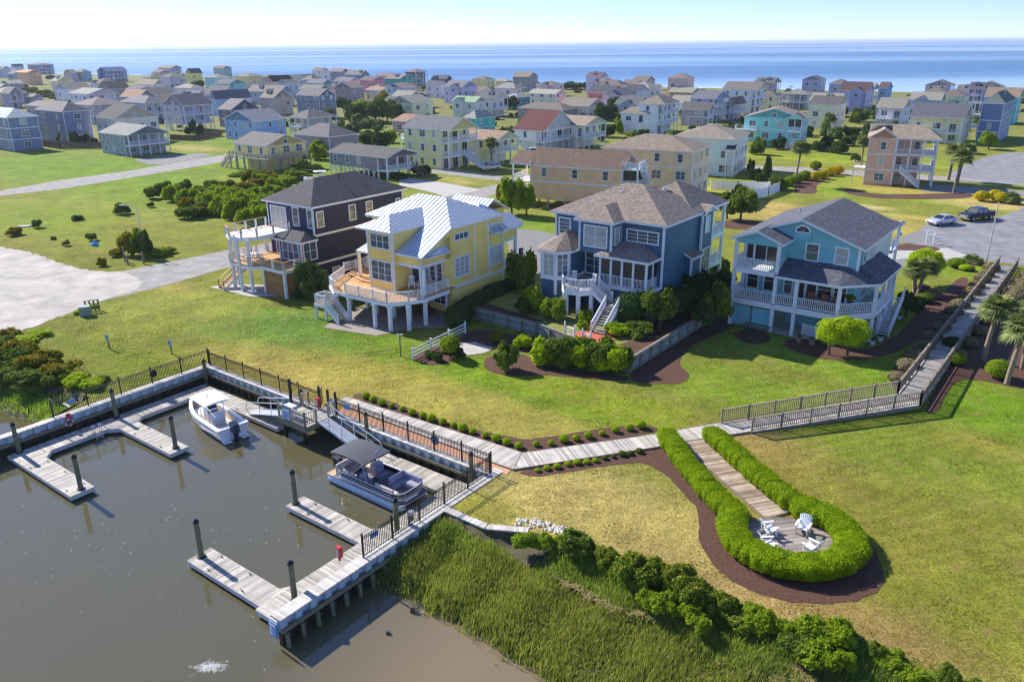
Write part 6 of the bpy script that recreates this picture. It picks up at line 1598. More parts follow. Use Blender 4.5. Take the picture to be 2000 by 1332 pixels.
house(1452, 1573, 231, 1597, 7.5, 'gy', 2.2, (126, 208, 206), (146, 130, 124), 'turquoise house with white screened porch and white side deck', hd=-26, D=11, extra=ex_turq, st=1.3, boxed=True)
def ex_tan(H, g):
    x1, y0, y1, ze = g['x1'], g['y0'], g['y1'], g['ze']
    xa = x1; xb = x1 + 7.0; RM = mshingle('roof_150_136_126', (150, 136, 126))
    for z in (3.0, 5.95):
        m = MB(); m.box(xa, y0, z - .3, xb, y0 + 2.0, z); m.box(xb - 2.5, y0 + 2, z - .3, xb, y1, z); m.build('porch_floor', WHITE, H); railing(H, [(xa, y0 + .05, z), (xb - .1, y0 + .05, z), (xb - .1, y1, z)], 1.0, WHITE, .15, posts=False)
    for x in (xa + .1, xa + 2.4, xa + 4.7, xb - .1): m = MB(); m.box(x - .12, y0, 0, x + .12, y0 + .24, 8.7); m.build('post', WHITE, H)
    for y in (y0 + 3.5, y1): m = MB(); m.box(xb - .22, y - .12, 0, xb + .02, y + .12, 8.7); m.build('post', WHITE, H)
    T = wm('wall_200_168_140', (200, 168, 140)); m = MB(); m.box(xa, y0 + 2.0, 0, xb - 2.6, y1, 8.7); m.build('wall', T, H)
    for z in (3.0, 5.95):
        for x in (xa + .9, xa + 3.6): window(H, 'F', y0 + 2.0, x, z + .6, .9, 1.5, 1, 2)
    for u, z in ((xa + 1.1, .9),): window(H, 'F', y0 + 2.0, u, z, .9, 1.0, 2, 2)
    roof(H, [[(xa - 1, y0 - .3, 8.85), (xb + .5, y0 - .3, 8.85), (xb - 2.5, y0 + 5, 10.9), (xa - 1.0, y0 + 5, 10.9)], [(xb + .5, y0 - .3, 8.85), (xb + .5, y1 + .4, 8.85), (xb - 2.5, y0 + 5, 10.9)], [(xb + .5, y1 + .4, 8.85), (xa - 5, y1 + .4, 8.85), (xa - 5, y0 + 5, 10.9), (xb - 2.5, y0 + 5, 10.9)]], RM)
    stairs(H, (xa + 1.2, y0 - .7, 3.0), (xa + 4.8, y0 - .7, .05), 1.1, WHITE, WHITE)
    z = 3; m = MB(); m.box(g['x0'] - 2.2, y0 + 1, 2.8, g['x0'], y0 + 4, 3); m.build('side_deck', WHITE, H); railing(H, [(g['x0'], y0 + 1, z), (g['x0'] - 2.2, y0 + 1, z), (g['x0'] - 2.2, y0 + 4, z)], 1, WHITE, .2)
    for y in (y0 + 1.1, y0 + 3.9): m = MB(); m.box(g['x0'] - 2.2, y - .1, 0, g['x0'] - 2., y + .1, 2.8); m.build('post', WHITE, H)
house(1695, 1758, 269, 1772, 9, 'gy', 1.5, (200, 168, 140), (150, 136, 126), 'tan house with white stacked porches and an outside stair, palms at its right', hd=-24, D=11, extra=ex_tan)
def ex_blr(H, g):
    for z in (4.0, 7.0):
        m = MB(); m.box(g['x0'] - 2.6, g['y0'] + .4, z - .3, g['x0'], g['y0'] + 6, z); m.build('porch_floor', WHITE, H); railing(H, [(g['x0'], g['y0'] + .5, z), (g['x0'] - 2.5, g['y0'] + .5, z), (g['x0'] - 2.5, g['y0'] + 6, z)], 1., WHITE, .2)
    for y in (.5, 5.9): m = MB(); m.box(g['x0'] - 2.6, g['y0'] + y - .1, 0, g['x0'] - 2.4, g['y0'] + y + .1, 10); m.build('post', WHITE, H)
    roof(H, [[(g['x0'] - 3, g['y0'], 10.1), (g['x0'] + .3, g['y0'], 10.1), (g['x0'] + .3, g['y0'] + 6.4, 10.15), (g['x0'] - 3, g['y0'] + 6.4, 10.15)]], mshingle('roof_104_112_120', (104, 112, 120)))
house(1916, 1965, 203, 1988, 10.2, 'h', 2.6, (98, 124, 158), (104, 112, 120), 'tall denim blue house with white bands at the right edge', hd=-37, extra=ex_blr)
def ex_whm(H, g):
    x0, x1, y0, y1 = g['x0'], g['x1'], g['y0'], g['y1']
house(972, 1064, 255, 1111, 5.7, 'gx', 4.2, (226, 230, 238), (100, 52, 54), 'white house with long steep maroon roof and porch', pr=2.6, st=2.8, boxed=True, bands=False, W=10, D=15, win=.5)
house(1075, 1143, 245, 1188, 6.2, 'gx', 1.8, (220, 214, 204), (158, 138, 130), 'cream house with tan roof and dark railed porch beside the maroon roof', pr=2.6, st=2.9, boxed=True, W=14, bands=False)
def ex_whb(H, g):
    x0, y0 = g['x0'], g['y0']; m = MB(); m.box(x0 - 5.5, y0 - .6, 0, x0 + 3.5, y0 + 4.5, 5.6); wall(H, m, wm('wall_226_230_236', (226, 230, 236)))
    roof(H, hip_polys(x0 - 5.5, y0 - .6, x0 + 3.5, y0 + 4.5, 5.8, 1.8, .4), mshingle('roof_140_130_122', (140, 130, 122)))
    window(H, 'F', y0 - .6, x0 - 3, 3.7, 1.6, 1.1, 2, 1); window(H, 'F', y0 - .6, x0 + 1, 3.2, 1.2, 2, 1, 1, name='glazed_door')
house(1245, 1300, 204.5, 1329, 8.6, 'h', 2.4, (226, 230, 236), (140, 130, 122), 'white two storey house with brown hip roofs and a white wing', hd=-30, pr=2.2, extra=ex_whb, bands=False)
house(190, 248, 264, 332, 5.4, 'gx', 1.9, (132, 146, 150), (142, 140, 144), 'sage green house with light grey roof and white side porch', pr=2.2, bands=False, fh=2.7)
house(-70, 12, 231, 76, 8.6, 'h', 2.1, (112, 128, 152), (190, 198, 208), 'slate blue house with pale metal roof at the left edge', win=.8)
house(66, 121, 219, 178, 8.8, 'h', 2.4, (108, 124, 152), (120, 114, 122), 'grey blue boxy house with dark hip roof left of the sage house', bands=False, win=.5)
house(315, 357, 206, 417, 8.3, 'gy', 3.0, (164, 166, 184), (84, 88, 106), 'lavender grey tall gabled house on white stilts with balconies', pr=2.2, st=2.4, bands=False)
house(434, 495, 237, 560, 5.8, 'gy', 2.6, (138, 170, 214), (118, 122, 140), 'light blue gabled house with grey roof and small white gate porch', bands=False)
house(157, 221, 232, 311, 7.0, 'gx', 3.4, (212, 206, 190), (66, 66, 76), 'cream gabled house with near black roof behind the sage house', W=11, bands=False)
FAR = [
 (560, 600, 232, 660, 5.2, 'h', 2.2, (196, 186, 176), (112, 106, 114), 'low house with grey hip roof and wide white porch', dict(pf=2.2, pr=2.2, st=2.4)),
 (570, 642, 268, 702, 4.4, 'h', 2.6, (130, 128, 140), (108, 104, 112), 'grey low hip roofed house left of the yellow three storey house', dict(bands=False)),
 (576, 622, 187, 657, 8.3, 'gx', 2.2, (104, 124, 146), (112, 106, 118), 'blue grey gabled house with dark bay behind the green trees', dict(bands=False)),
 (505, 533, 191, 572, 6.8, 'gx', 2.8, (170, 160, 148), (132, 124, 126), 'taupe gabled house with white trim', dict(bands=False)),
 (140, 178, 206, 245, 6.6, 'h', 2.2, (186, 180, 182), (128, 118, 122), 'grey hip roofed house with white porch left of the cream gable', dict(pr=2.2)),
 (232, 283, 202, 330, 6.8, 'h', 2.2, (176, 178, 190), (120, 116, 128), 'grey house with hip roof behind the lavender tall house', dict(pr=2.)),
 (232, 270, 190, 305, 6.6, 'gx', 2.6, (140, 144, 160), (160, 122, 106), 'grey gable with rust brown roof', {}),
 (263, 300, 165, 322, 7.2, 'gx', 2.2, (222, 216, 200), (150, 130, 120), 'cream two storey house with tan roof', {}),
 (187, 212, 174, 256, 7.4, 'gy', 3.2, (150, 168, 150), (98, 84, 88), 'sage gable with big dark brown roof', {}),
 (103, 133, 175, 182, 7.0, 'gy', 2.8, (216, 218, 224), (112, 104, 110), 'white gabled house with dark roof near the left edge', {}),
 (133, 172, 184, 232, 6.2, 'gx', 2.0, (210, 214, 222), (152, 148, 152), 'white porch house with pale roof below the dark brown roof', dict(pr=2.)),
 (30, 52, 142, 81, 8.6, 'gx', 1.6, (206, 160, 108), (208, 152, 96), 'unfinished house sheathed in orange plywood', {}),
 (20, 26, 130, 47, 8.4, 'gy', 2.0, (196, 200, 208), (110, 96, 100), 'pale oceanfront house behind the plywood house', {}),
 (-14, 4, 134, 22, 8.0, 'gx', 1.8, (176, 180, 196), (118, 112, 124), 'grey lilac oceanfront house at the left edge', {}),
 (49, 76, 127, 106, 9.4, 'h', 1.8, (84, 104, 144), (110, 106, 120), 'dark blue grey three storey oceanfront house', dict(pr=1.8)),
 (123, 138, 142, 152, 7.2, 'gy', 2.0, (178, 160, 168), (104, 86, 90), 'small mauve gable with brown roof by the sea', {}),
 (143, 159, 141, 179, 7.4, 'h', 2.0, (130, 160, 172), (128, 122, 128), 'teal grey hip roofed house by the sea', {}),
 (188, 206, 139, 250, 8.4, 'gy', 2.6, (52, 92, 166), (44, 84, 156), 'royal blue gabled house with blue roof', dict(pr=1.8)),
 (307, 334, 133, 356, 8.2, 'gx', 2.0, (158, 160, 178), (134, 124, 132), 'grey lilac boxy house on the shore', dict(pr=1.8, st=2.4)),
 (361, 372, 143, 396, 7.2, 'gy', 3.0, (236, 214, 108), (66, 76, 94), 'bright yellow gable with dark steep roof', {}),
 (415, 436, 133, 453, 8.4, 'gx', 1.6, (112, 156, 162), (120, 92, 96), 'teal house with twin dormers on the shore', {}),
 (398, 420, 152, 452, 7.0, 'h', 1.8, (138, 190, 204), (142, 130, 130), 'aqua house with brown hip roof left of the yellow two storey house', {}),
 (417, 446, 164, 482, 5.8, 'gx', 2.2, (108, 196, 210), (86, 92, 104), 'turquoise gable with dark roof', {}),
 (455, 484, 150, 516, 8.0, 'h', 1.8, (214, 196, 130), (128, 120, 118), 'yellow two storey house with balconies and grey hip roof', dict(pr=1.8)),
 (502, 527, 151, 526, 7.0, 'h', 1.4, (150, 156, 170), (108, 108, 124), 'dark slate roof peeking behind the yellow two storey house', dict(D=8)),
 (515, 533, 160, 574, 7.4, 'gy', 3.0, (196, 172, 150), (88, 54, 56), 'beige gable with deep maroon roof', {}),
 (338, 373, 173, 402, 4.6, 'h', 1.8, (206, 210, 220), (146, 142, 148), 'low white house with pale grey roof among shrubs', {}),
 (398, 436, 184, 465, 6.6, 'gx', 3.2, (196, 192, 212), (108, 104, 114), 'lavender gable with wide dark grey roof', {}),
 (407, 420, 193, 492, 6.6, 'gy', 2.8, (140, 176, 218), (104, 108, 128), 'sky blue gable with slate roof behind the light blue house', {}),
 (423, 450, 214, 508, 6.0, 'gx', 3.0, (110, 116, 140), (130, 122, 130), 'grey house with tall chimney and brown grey roof', {}),
 (480, 545, 180, 575, 6.2, 'gx', 2.4, (150, 170, 186), (126, 116, 120), 'pale blue house with brown grey roof left of the blue grey gable', {}),
 (583, 600, 157, 608, 5.4, 'h', 1.5, (186, 160, 130), (150, 130, 122), 'small beige house on the dune', dict(D=7)),
 (608, 628, 138, 644, 8.8, 'gx', 1.8, (214, 208, 206), (120, 104, 108), 'white narrow house on the shore, first of three in a row', {}),
 (642, 668, 140, 683, 8.6, 'gx', 1.8, (136, 132, 148), (130, 118, 126), 'dark grey dormered house on the shore, middle of three in a row', {}),
 (673, 706, 146, 723, 8.2, 'gx', 2.4, (92, 116, 148), (122, 114, 124), 'denim blue gable on the shore, last of three in a row', {}),
 (596, 630, 163, 652, 6.6, 'gx', 2.0, (110, 156, 176), (110, 114, 134), 'teal blue house with slate roof in front of the three in a row', dict(pr=1.8)),
 (650, 682, 159, 704, 5.8, 'gx', 2.0, (206, 210, 220), (110, 110, 128), 'white house with slate roof left of the pink house', {}),
 (582, 622, 175, 648, 6.4, 'gx', 1.8, (150, 176, 160), (116, 124, 124), 'pale green house with grey green roof and white porch', dict(pr=1.8)),
 (652, 686, 171, 713, 6.6, 'gy', 2.2, (140, 134, 138), (140, 118, 110), 'brown gable with split roof behind the green trees', {}),
 (700, 727, 157, 753, 6.8, 'gx', 1.9, (226, 128, 148), (98, 92, 100), 'pink house with dark grey roof', {}),
 (749, 781, 154, 811, 7.0, 'gx', 2.2, (30, 160, 156), (134, 118, 118), 'vivid teal gabled house', {}),
 (790, 812, 141, 836, 9.6, 'h', 1.6, (98, 94, 104), (128, 108, 110), 'dark grey three storey house with lookout chimney on the shore', dict(pr=1.8)),
 (712, 745, 177, 768, 4.8, 'gx', 1.4, (212, 206, 196), (154, 132, 122), 'low cream house with tan roof behind the spreading tree', {}),
 (765, 795, 175, 821, 5.0, 'gx', 1.7, (206, 196, 180), (146, 110, 102), 'cream porch house with red brown roof', dict(pr=1.8)),
 (762, 800, 190, 842, 4.8, 'gx', 1.6, (72, 120, 166), (150, 156, 164), 'blue gable with pale roof and white porch', dict(pr=2.)),
 (830, 862, 166, 874, 6.6, 'gx', 1.8, (204, 208, 222), (92, 96, 116), 'white house with slate roof beside the lilac house', {}),
 (842, 872, 154, 884, 7.4, 'gx', 1.8, (70, 84, 110), (84, 88, 106), 'navy gable peeking behind the white house', {}),
 (865, 903, 170, 934, 7.6, 'gx', 2.6, (172, 174, 200), (120, 118, 134), 'large lilac grey gabled house with small balcony', dict(bands=False)),
 (920, 950, 156, 968, 6.2, 'h', 1.6, (208, 206, 142), (114, 102, 106), 'lime yellow low house with brown roof', {}),
 (966, 990, 159, 1000, 4.8, 'h', 1.0, (216, 206, 172), (170, 154, 136), 'long cream house right of the lime yellow house', {}),
 (1000, 1033, 150, 1052, 8.4, 'gx', 2.2, (128, 134, 136), (140, 122, 112), 'grey tall gable with brown roof near the sand', dict(pr=0)),
 (1143, 1172, 150, 1190, 8.6, 'gx', 2.2, (176, 184, 212), (110, 82, 92), 'pale lilac oceanfront house with maroon roof standing alone', dict(pr=1.8)),
 (881, 928, 199, 951, 6.2, 'gx', 1.6, (192, 208, 192), (150, 178, 148), 'pale house with mint green roof', {}),
 (902, 930, 232, 970, 5.6, 'h', 2.0, (38, 176, 168), (160, 158, 162), 'turquoise green house with light grey hip roof', {}),
 (985, 1010, 191, 1037, 4.6, 'h', 1.6, (66, 128, 126), (166, 166, 172), 'dark teal low house with white hip roof', dict(bands=False)),
 (1030, 1085, 184, 1108, 5.2, 'gx', 1.6, (214, 210, 190), (164, 160, 156), 'cream house with pale grey roof behind dark trees', {}),
 (1010, 1100, 215, 1128, 3.8, 'h', 2.0, (150, 140, 130), (120, 110, 108), 'low brown roofed house behind the maroon roof', dict(D=10)),
 (1088, 1150, 208, 1184, 4.6, 'gx', 2.4, (206, 200, 180), (134, 126, 124), 'cream gable with broad grey roof below the coral house', {}),
 (1146, 1196, 181, 1242, 6.4, 'gx', 2.6, (226, 110, 104), (72, 76, 92), 'coral red gabled house with dark roof', {}),
 (1216, 1245, 178, 1284, 6.6, 'gx', 2.4, (190, 196, 210), (68, 72, 86), 'pale grey gabled house with dark roof right of the coral house', {}),
 (1272, 1282, 171, 1292, 5.0, 'gx', 1.4, (200, 200, 204), (124, 120, 124), 'tiny pale house at the end of the coral row', dict(D=7)),
 (1303, 1345, 153, 1358, 10.5, 'h', 1.8, (190, 174, 162), (136, 118, 114), 'beige four storey house with hip roof above the sea', dict(hd=-26)),
 (1303, 1352, 181, 1396, 4.8, 'gx', 1.8, (186, 176, 170), (146, 146, 132), 'low house with grey green roof in front of the beige tall house', dict(pf=1.8)),
 (1330, 1387, 213, 1394, 5.6, 'gx', 1.9, (150, 146, 154), (112, 106, 112), 'grey cottage with gable and dark porch rail', dict(pr=2.)),
 (1347, 1396, 193, 1428, 8.0, 'gx', 2.2, (150, 172, 210), (108, 108, 126), 'periwinkle blue gabled house with stacked white balconies', dict(pr=2., fh=2.7)),
 (1425, 1436, 203, 1459, 5.8, 'gy', 2.0, (152, 164, 182), (128, 108, 104), 'slate gabled house with brown roof behind the periwinkle house', dict(pr=1.8)),
 (1410, 1480, 175, 1520, 9.0, 'gx', 2.4, (196, 212, 206), (120, 112, 112), 'large mint and white house with long porches facing the sea', dict(pr=2.2)),
 (1523, 1578, 185, 1603, 6.0, 'h', 1.8, (140, 150, 164), (128, 124, 130), 'grey porch house with hip roof near the surf', dict(pf=1.8)),
 (1578, 1636, 205, 1681, 7.4, 'gx', 2.2, (214, 212, 178), (92, 88, 96), 'cream house with dark shutters and dark gabled roof', {}),
 (1637, 1695, 178, 1726, 8.0, 'gx', 3.0, (140, 156, 190), (88, 66, 72), 'grey blue gabled house with maroon roof and half round window', {}),
 (1714, 1733, 172, 1752, 6.8, 'gx', 2.2, (104, 150, 198), (96, 78, 82), 'small sky blue house with maroon roof', {}),
 (1710, 1766, 211, 1800, 6.4, 'gx', 2.6, (206, 212, 224), (140, 138, 132), 'white porch house with arched dormer', dict(pf=2.)),
 (1775, 1884, 230, 1902, 7.0, 'gx', 3.0, (222, 214, 176), (92, 92, 108), 'cream house with big slate roof and yellow corner porch', dict(pf=1.6)),
 (1790, 1856, 186, 1884, 6.4, 'h', 2.6, (206, 206, 166), (118, 108, 108), 'pale yellow house with hip roof and mint side', dict(pf=1.8)),
 (1890, 1921, 174, 1962, 8.2, 'gx', 2.2, (98, 82, 132), (92, 88, 98), 'purple house with dark roof by the sea', dict(pf=1.8)),
 (1922, 1992, 190, 2030, 8.6, 'gx', 2.6, (62, 184, 180), (142, 124, 112), 'turquoise house with brown roof at the right edge', {}),
 (48, 98, 210, 135, 4.2, 'h', 1.8, (150, 146, 150), (126, 116, 118), 'low grey brown house between the slate blue and boxy houses', {}),
 (0, 17, 182, 45, 6.6, 'gx', 2.4, (150, 152, 164), (118, 114, 122), 'grey gabled house with white porch at the left edge', dict(pr=2.)),
 (42, 62, 189, 85, 3.6, 'gx', 1.0, (140, 140, 150), (124, 114, 118), 'low brown carport house', {}),
 (725, 740, 171, 742, 4.4, 'h', 1.5, (206, 196, 172), (146, 128, 118), 'tiny cream cottage behind the pink house', dict(D=8)),
 (763, 793, 237, 850, 3.6, 'gx', 1.6, (176, 150, 140), (156, 122, 108), 'low house with tan brown roof left of the yellow three storey house', dict(D=12)),
]
for (xl, xc, yc, xr, ze, rk, rise, wc, rc, lab, kw) in FAR:
    if 'hd' not in kw: kw = dict(kw, hd=-37)
    if xc >= 1000 and 'D' not in kw:
        C = P(xc, yc, ze); a = R(kw['hd']); dd = reach(C, Vector((-math.sin(a), math.cos(a), 0)), xr)
        if dd < 0 or dd > 16: kw['D'] = 11
    house(xl, xc, yc, xr, ze, rk, rise, wc, rc, lab, vary=(xl + yc) % 3 == 0, **kw)

# plain houses filling the rows between the ones told apart above
rr = random.Random(21); nf = 0; FL = [f[0] for f in FOOT]; tries = 0
PAL = [((204, 206, 214), 'pale grey'), ((214, 206, 186), 'cream'), ((150, 162, 184), 'grey blue'), ((176, 168, 160), 'taupe'), ((196, 212, 208), 'pale mint'), ((168, 188, 204), 'powder blue'), ((186, 176, 190), 'mauve grey'), ((222, 214, 170), 'butter yellow')]
RPAL = [((124, 112, 108), 'brown'), ((96, 98, 108), 'slate'), ((150, 146, 144), 'light grey'), ((112, 104, 106), 'charcoal brown')]
USED = set()
while nf < 62 and tries < 6000:
    tries += 1; px = rr.uniform(-40, 2040); py = 160 + 78 * rr.random() ** 1.1; q = P(px, py, 0)
    if px > 1400 and py > 232 or not inside(np.array([q.x]), np.array([q.y]), [tuple(v) for v in land2])[0]: continue
    if (px < 560 and py > 215) or (650 < px < 780 and py > 200): continue
    W = rr.uniform(8, 13); D = rr.uniform(8, 12); a = R(-37); dx = Vector((math.cos(a), math.sin(a), 0)); dy = Vector((-math.sin(a), math.cos(a), 0))
    c0 = q - dx * W / 2 + dy * D / 2
    if (q.x * .5 + q.y * .866) > 455 or any((c0 - (C - dx_ * W_ / 2 + dy_ * D_ / 2)).length < (W_ + D_ + W + D) / 4 + 3.2 for C, dx_, dy_, W_, D_ in FOOT): continue
    (wc, wn), (rc, rn) = rr.choice(PAL), rr.choice(RPAL); rk = rr.choice(['gx', 'gy', 'h', 'gx']); ze = rr.choice([4.6, 5.6, 6.2, 7.0])
    C = q + Vector((0, 0, ze)); near = min(FAR, key=lambda f: (P(f[1], f[2], f[4]) - C).length); n = P(near[1], near[2], near[4])
    side = 'left of' if (n - C).x > abs((n - C).y) else ('right of' if (C - n).x > abs((n - C).y) else ('in front of' if C.y < n.y else 'behind'))
    w_ = near[9].split()[:5]
    while w_[-1] in ('with', 'and', 'by', 'in', 'on', 'of', 'the', 'below', 'behind', 'from', 'at', 'dark', 'pale', 'red', 'to', 'hip', 'peeking', 'white', 'light', 'two', 'three', 'four', 'four-storey', 'deep', 'big', 'rust', 'wide'): w_.pop()
    lab = '%s house with %s %s roof %s the %s' % (wn, rn, {'gx': 'gabled', 'gy': 'gabled', 'h': 'hip'}[rk], side, ' '.join(w_))
    if lab in USED or len(lab.split()) > 16: continue
    USED.add(lab); pxe = 1000 + FPX * _R.dot(C - Vector((0, 0, HH))) / _F.dot(C - Vector((0, 0, HH))); pye = 666 - FPX * _U.dot(C - Vector((0, 0, HH))) / _F.dot(C - Vector((0, 0, HH)))
    house(0, pxe, pye, 0, ze, rk, rr.uniform(1.6, 2.6), wc, rc, lab, W=W, D=D, pr=rr.choice([0, 0, 1.8]), bands=False, vary=True); nf += 1
# ============================================================ planting
L_LIME = mleaf('lime_shrub', (140, 168, 14), (196, 212, 34), .35)
L_MID = mleaf('mid_shrub', (74, 100, 32), (134, 152, 58), .35)
L_DARK = mleaf('dark_shrub', (44, 74, 34), (84, 112, 54), .3)
L_BR = mleaf('bright_shrub', (104, 134, 26), (170, 188, 50), .4)
L_YEL = mleaf('golden_shrub', (176, 170, 16), (224, 204, 36), .4)
L_SAGE = mleaf('sage_shrub', (122, 114, 84), (164, 150, 114), .25)
L_PALM = mleaf('palm_frond', (88, 108, 58), (164, 172, 108), .3)
L_DEEP = mleaf('evergreen', (52, 78, 38), (96, 118, 58), .3)
L_TIP = mleaf('red_tip_brush', (84, 112, 34), (140, 158, 52), .38, tip=((190, 156, 62), .6, 1.5))
L_OLIVE = mleaf('olive_brush', (96, 106, 24), (158, 146, 34), .3, tip=((214, 164, 54), .6, 1.5))
def blobs_ball(r, h, k=7, seed=0):
    rr = random.Random(seed); o = [(0, 0, h * .42, r * .66, r * .66, h * .44)]
    for i in range(k):
        a = 2 * PI * i / k + rr.uniform(-.5, .5); q = r * rr.uniform(.3, .74); s = rr.uniform(.2, .46)
        o.append((math.cos(a) * q, math.sin(a) * q, h * rr.uniform(.22, .86 - .25 * q / r), r * s, r * s * rr.uniform(.8, 1.2), h * s * rr.uniform(.7, 1.1)))
    return o
def crown_mesh(name, mat, r=1., h=1., n=2500, leaf=.08, seed=0, k=15, kk=.55, trunk=0):
    bl = blobs_ball(r, h, k, seed); bl = [(x, y, z + trunk, a, b, c) for x, y, z, a, b, c in bl]
    return foliage_mesh(name, bl, n, leaf, mat, k=kk, lump=.2, depth=.5, jit=1.0, aspect=.5)
# unit crowns (radius 1, height 1), scaled per plant
BALL = {k: foliage_mesh('ball_%s' % k, [(0, 0, .5, 1, 1, .52)], n, lf, m, k=.9, depth=.12, lump=.04, zmin=-.5) for k, m, n, lf in
        (('lime', L_LIME, 2600, .085), ('lime2', L_LIME, 2200, .085), ('gold', L_YEL, 2200, .09), ('mid', L_MID, 2600, .085), ('dark', L_DARK, 2600, .08), ('br', L_BR, 2600, .085), ('sage', L_SAGE, 2200, .09))}
LUMP = {}
for k, m in (('mid', L_MID), ('dark', L_DARK), ('br', L_BR), ('deep', L_DEEP), ('olive', L_OLIVE), ('tip', L_TIP), ('lime', L_LIME)):
    LUMP[k] = [crown_mesh('lump_%s_%d' % (k, s), m, 1, 1, 6000, .078, s * 5 + len(k)) for s in range(3)]
TRUNKM = {}
def trunk_mesh(h, r, seed=0, limbs=4, spread=.5):
    rr = random.Random(seed); m = MB(); p = Vector((0, 0, -.1)); fork = Vector((rr.uniform(-.05, .05) * h, rr.uniform(-.05, .05) * h, h * .45))
    m.tube(p, fork, r, r * .8, 8)
    for i in range(limbs):
        a = 2 * PI * i / limbs + rr.uniform(-.4, .4); e = Vector((math.cos(a) * spread, math.sin(a) * spread, h * rr.uniform(.9, 1.1))); mid = fork.lerp(e, .5) + Vector((math.cos(a) * spread * .15, math.sin(a) * spread * .15, 0))
        m.tube(fork, mid, r * .6, r * .45, 6); m.tube(mid, e, r * .45, r * .2, 6)
        m.tube(mid, mid.lerp(e, .8) + Vector((rr.uniform(-.3, .3), rr.uniform(-.3, .3), 0)) * spread, r * .3, r * .1, 5)
    return m.mesh('trunk', BARK)
SEEN = {}
def shrub(px, py, r, h, kind, label, group=None, z=0., ball=False, name='shrub', sx=1., cat='shrub', at=None):
    loc = at or P(px, py, z)
    me = BALL[kind] if ball else random.choice(LUMP[kind])
    o = link(name, me); o.location = loc; o.scale = (r * sx, r, h); o.rotation_euler = (0, 0, random.uniform(0, 6.28))
    return tag(o, label, cat, group)
def tree(px, py, r, h, th, kind, label, group=None, z=0., sx=1., at=None, n=3600, name='tree'):
    """th = clear trunk height, crown radius r and height h above it"""
    loc = at or P(px, py, z); t = thing(name, label, 'tree', loc, random.uniform(0, 6.28), group)
    k_ = .6 if th > .7 else .25; c = link('crown', random.choice(LUMP[kind]), t, (0, 0, th * k_ - (.0 if th > .7 else h * .08))); c.scale = (r * sx, r, h + th * (1 - k_))
    link('trunk', trunk_mesh(th + h * .45, .07 + r * .05, int(abs(px)), 4, r * .5), t); return t

# the row of clipped lime shrubs behind the boardwalk
row = [(715, 776), (729, 782), (746, 789), (765, 794), (786, 800), (805, 808), (826, 814), (843, 820), (865, 826), (886, 832), (904, 839), (923, 845), (948, 852), (969, 859), (990, 866), (1013, 873), (1047, 869), (1076, 867), (1101, 861), (1125, 858), (1149, 853), (1176, 848), (1202, 842), (1229, 838), (1252, 834)]
def ordn(i): return ['first', 'second', 'third', 'fourth', 'fifth', 'sixth', 'seventh', 'eighth', 'ninth', 'tenth', 'eleventh', 'twelfth', 'thirteenth', 'fourteenth', 'fifteenth', 'sixteenth', 'seventeenth', 'eighteenth', 'nineteenth', 'twentieth', 'twenty-first', 'twenty-second', 'twenty-third', 'twenty-fourth', 'twenty-fifth', 'twenty-sixth'][i]
for i, (x, y) in enumerate(row):
    r = random.uniform(.23, .36); shrub(x, y + 2, r, r * 1.55, 'lime', '%s small lime green shrub behind the boardwalk, counted from the gate' % ordn(i), 'lime shrubs in the mulch behind the boardwalk', ball=True)
row = [(1050, 920), (1068, 916), (1088, 913), (1109, 908), (1127, 905), (1146, 904), (1163, 901), (1181, 896), (1198, 893), (1215, 889), (1231, 887), (1249, 883)]
for i, (x, y) in enumerate(row):
    r = random.uniform(.18, .28); shrub(x, y + 1, r, r * 1.2, 'lime2' if i < 7 else 'mid', '%s low shrub in the mulch below the boardwalk, from the basin corner' % ordn(i), 'low shrubs in the mulch below the boardwalk', ball=True)
# golden shrubs near the tall palm
for i, (x, y) in enumerate([(1592, 354), (1606, 350), (1622, 344), (1636, 341), (1572, 352), (1556, 358), (1543, 364), (1530, 370), (1592, 332)]):
    shrub(x, y, 1.1 if i < 4 else 1.2, 1.8, 'gold' if i < 4 else 'br', '%s of the rounded %s shrubs in the bed right of the tall palm' % (ordn(i), 'golden' if i < 4 else 'green'), 'rounded shrubs right of the tall palm', ball=True)
for i, (x, y) in enumerate([(1916, 393), (1942, 391), (1955, 396)]): shrub(x, y, 1.2, 1.7, 'gold', '%s golden round shrub behind the parked truck' % ordn(i), 'golden shrubs behind the truck', ball=True)
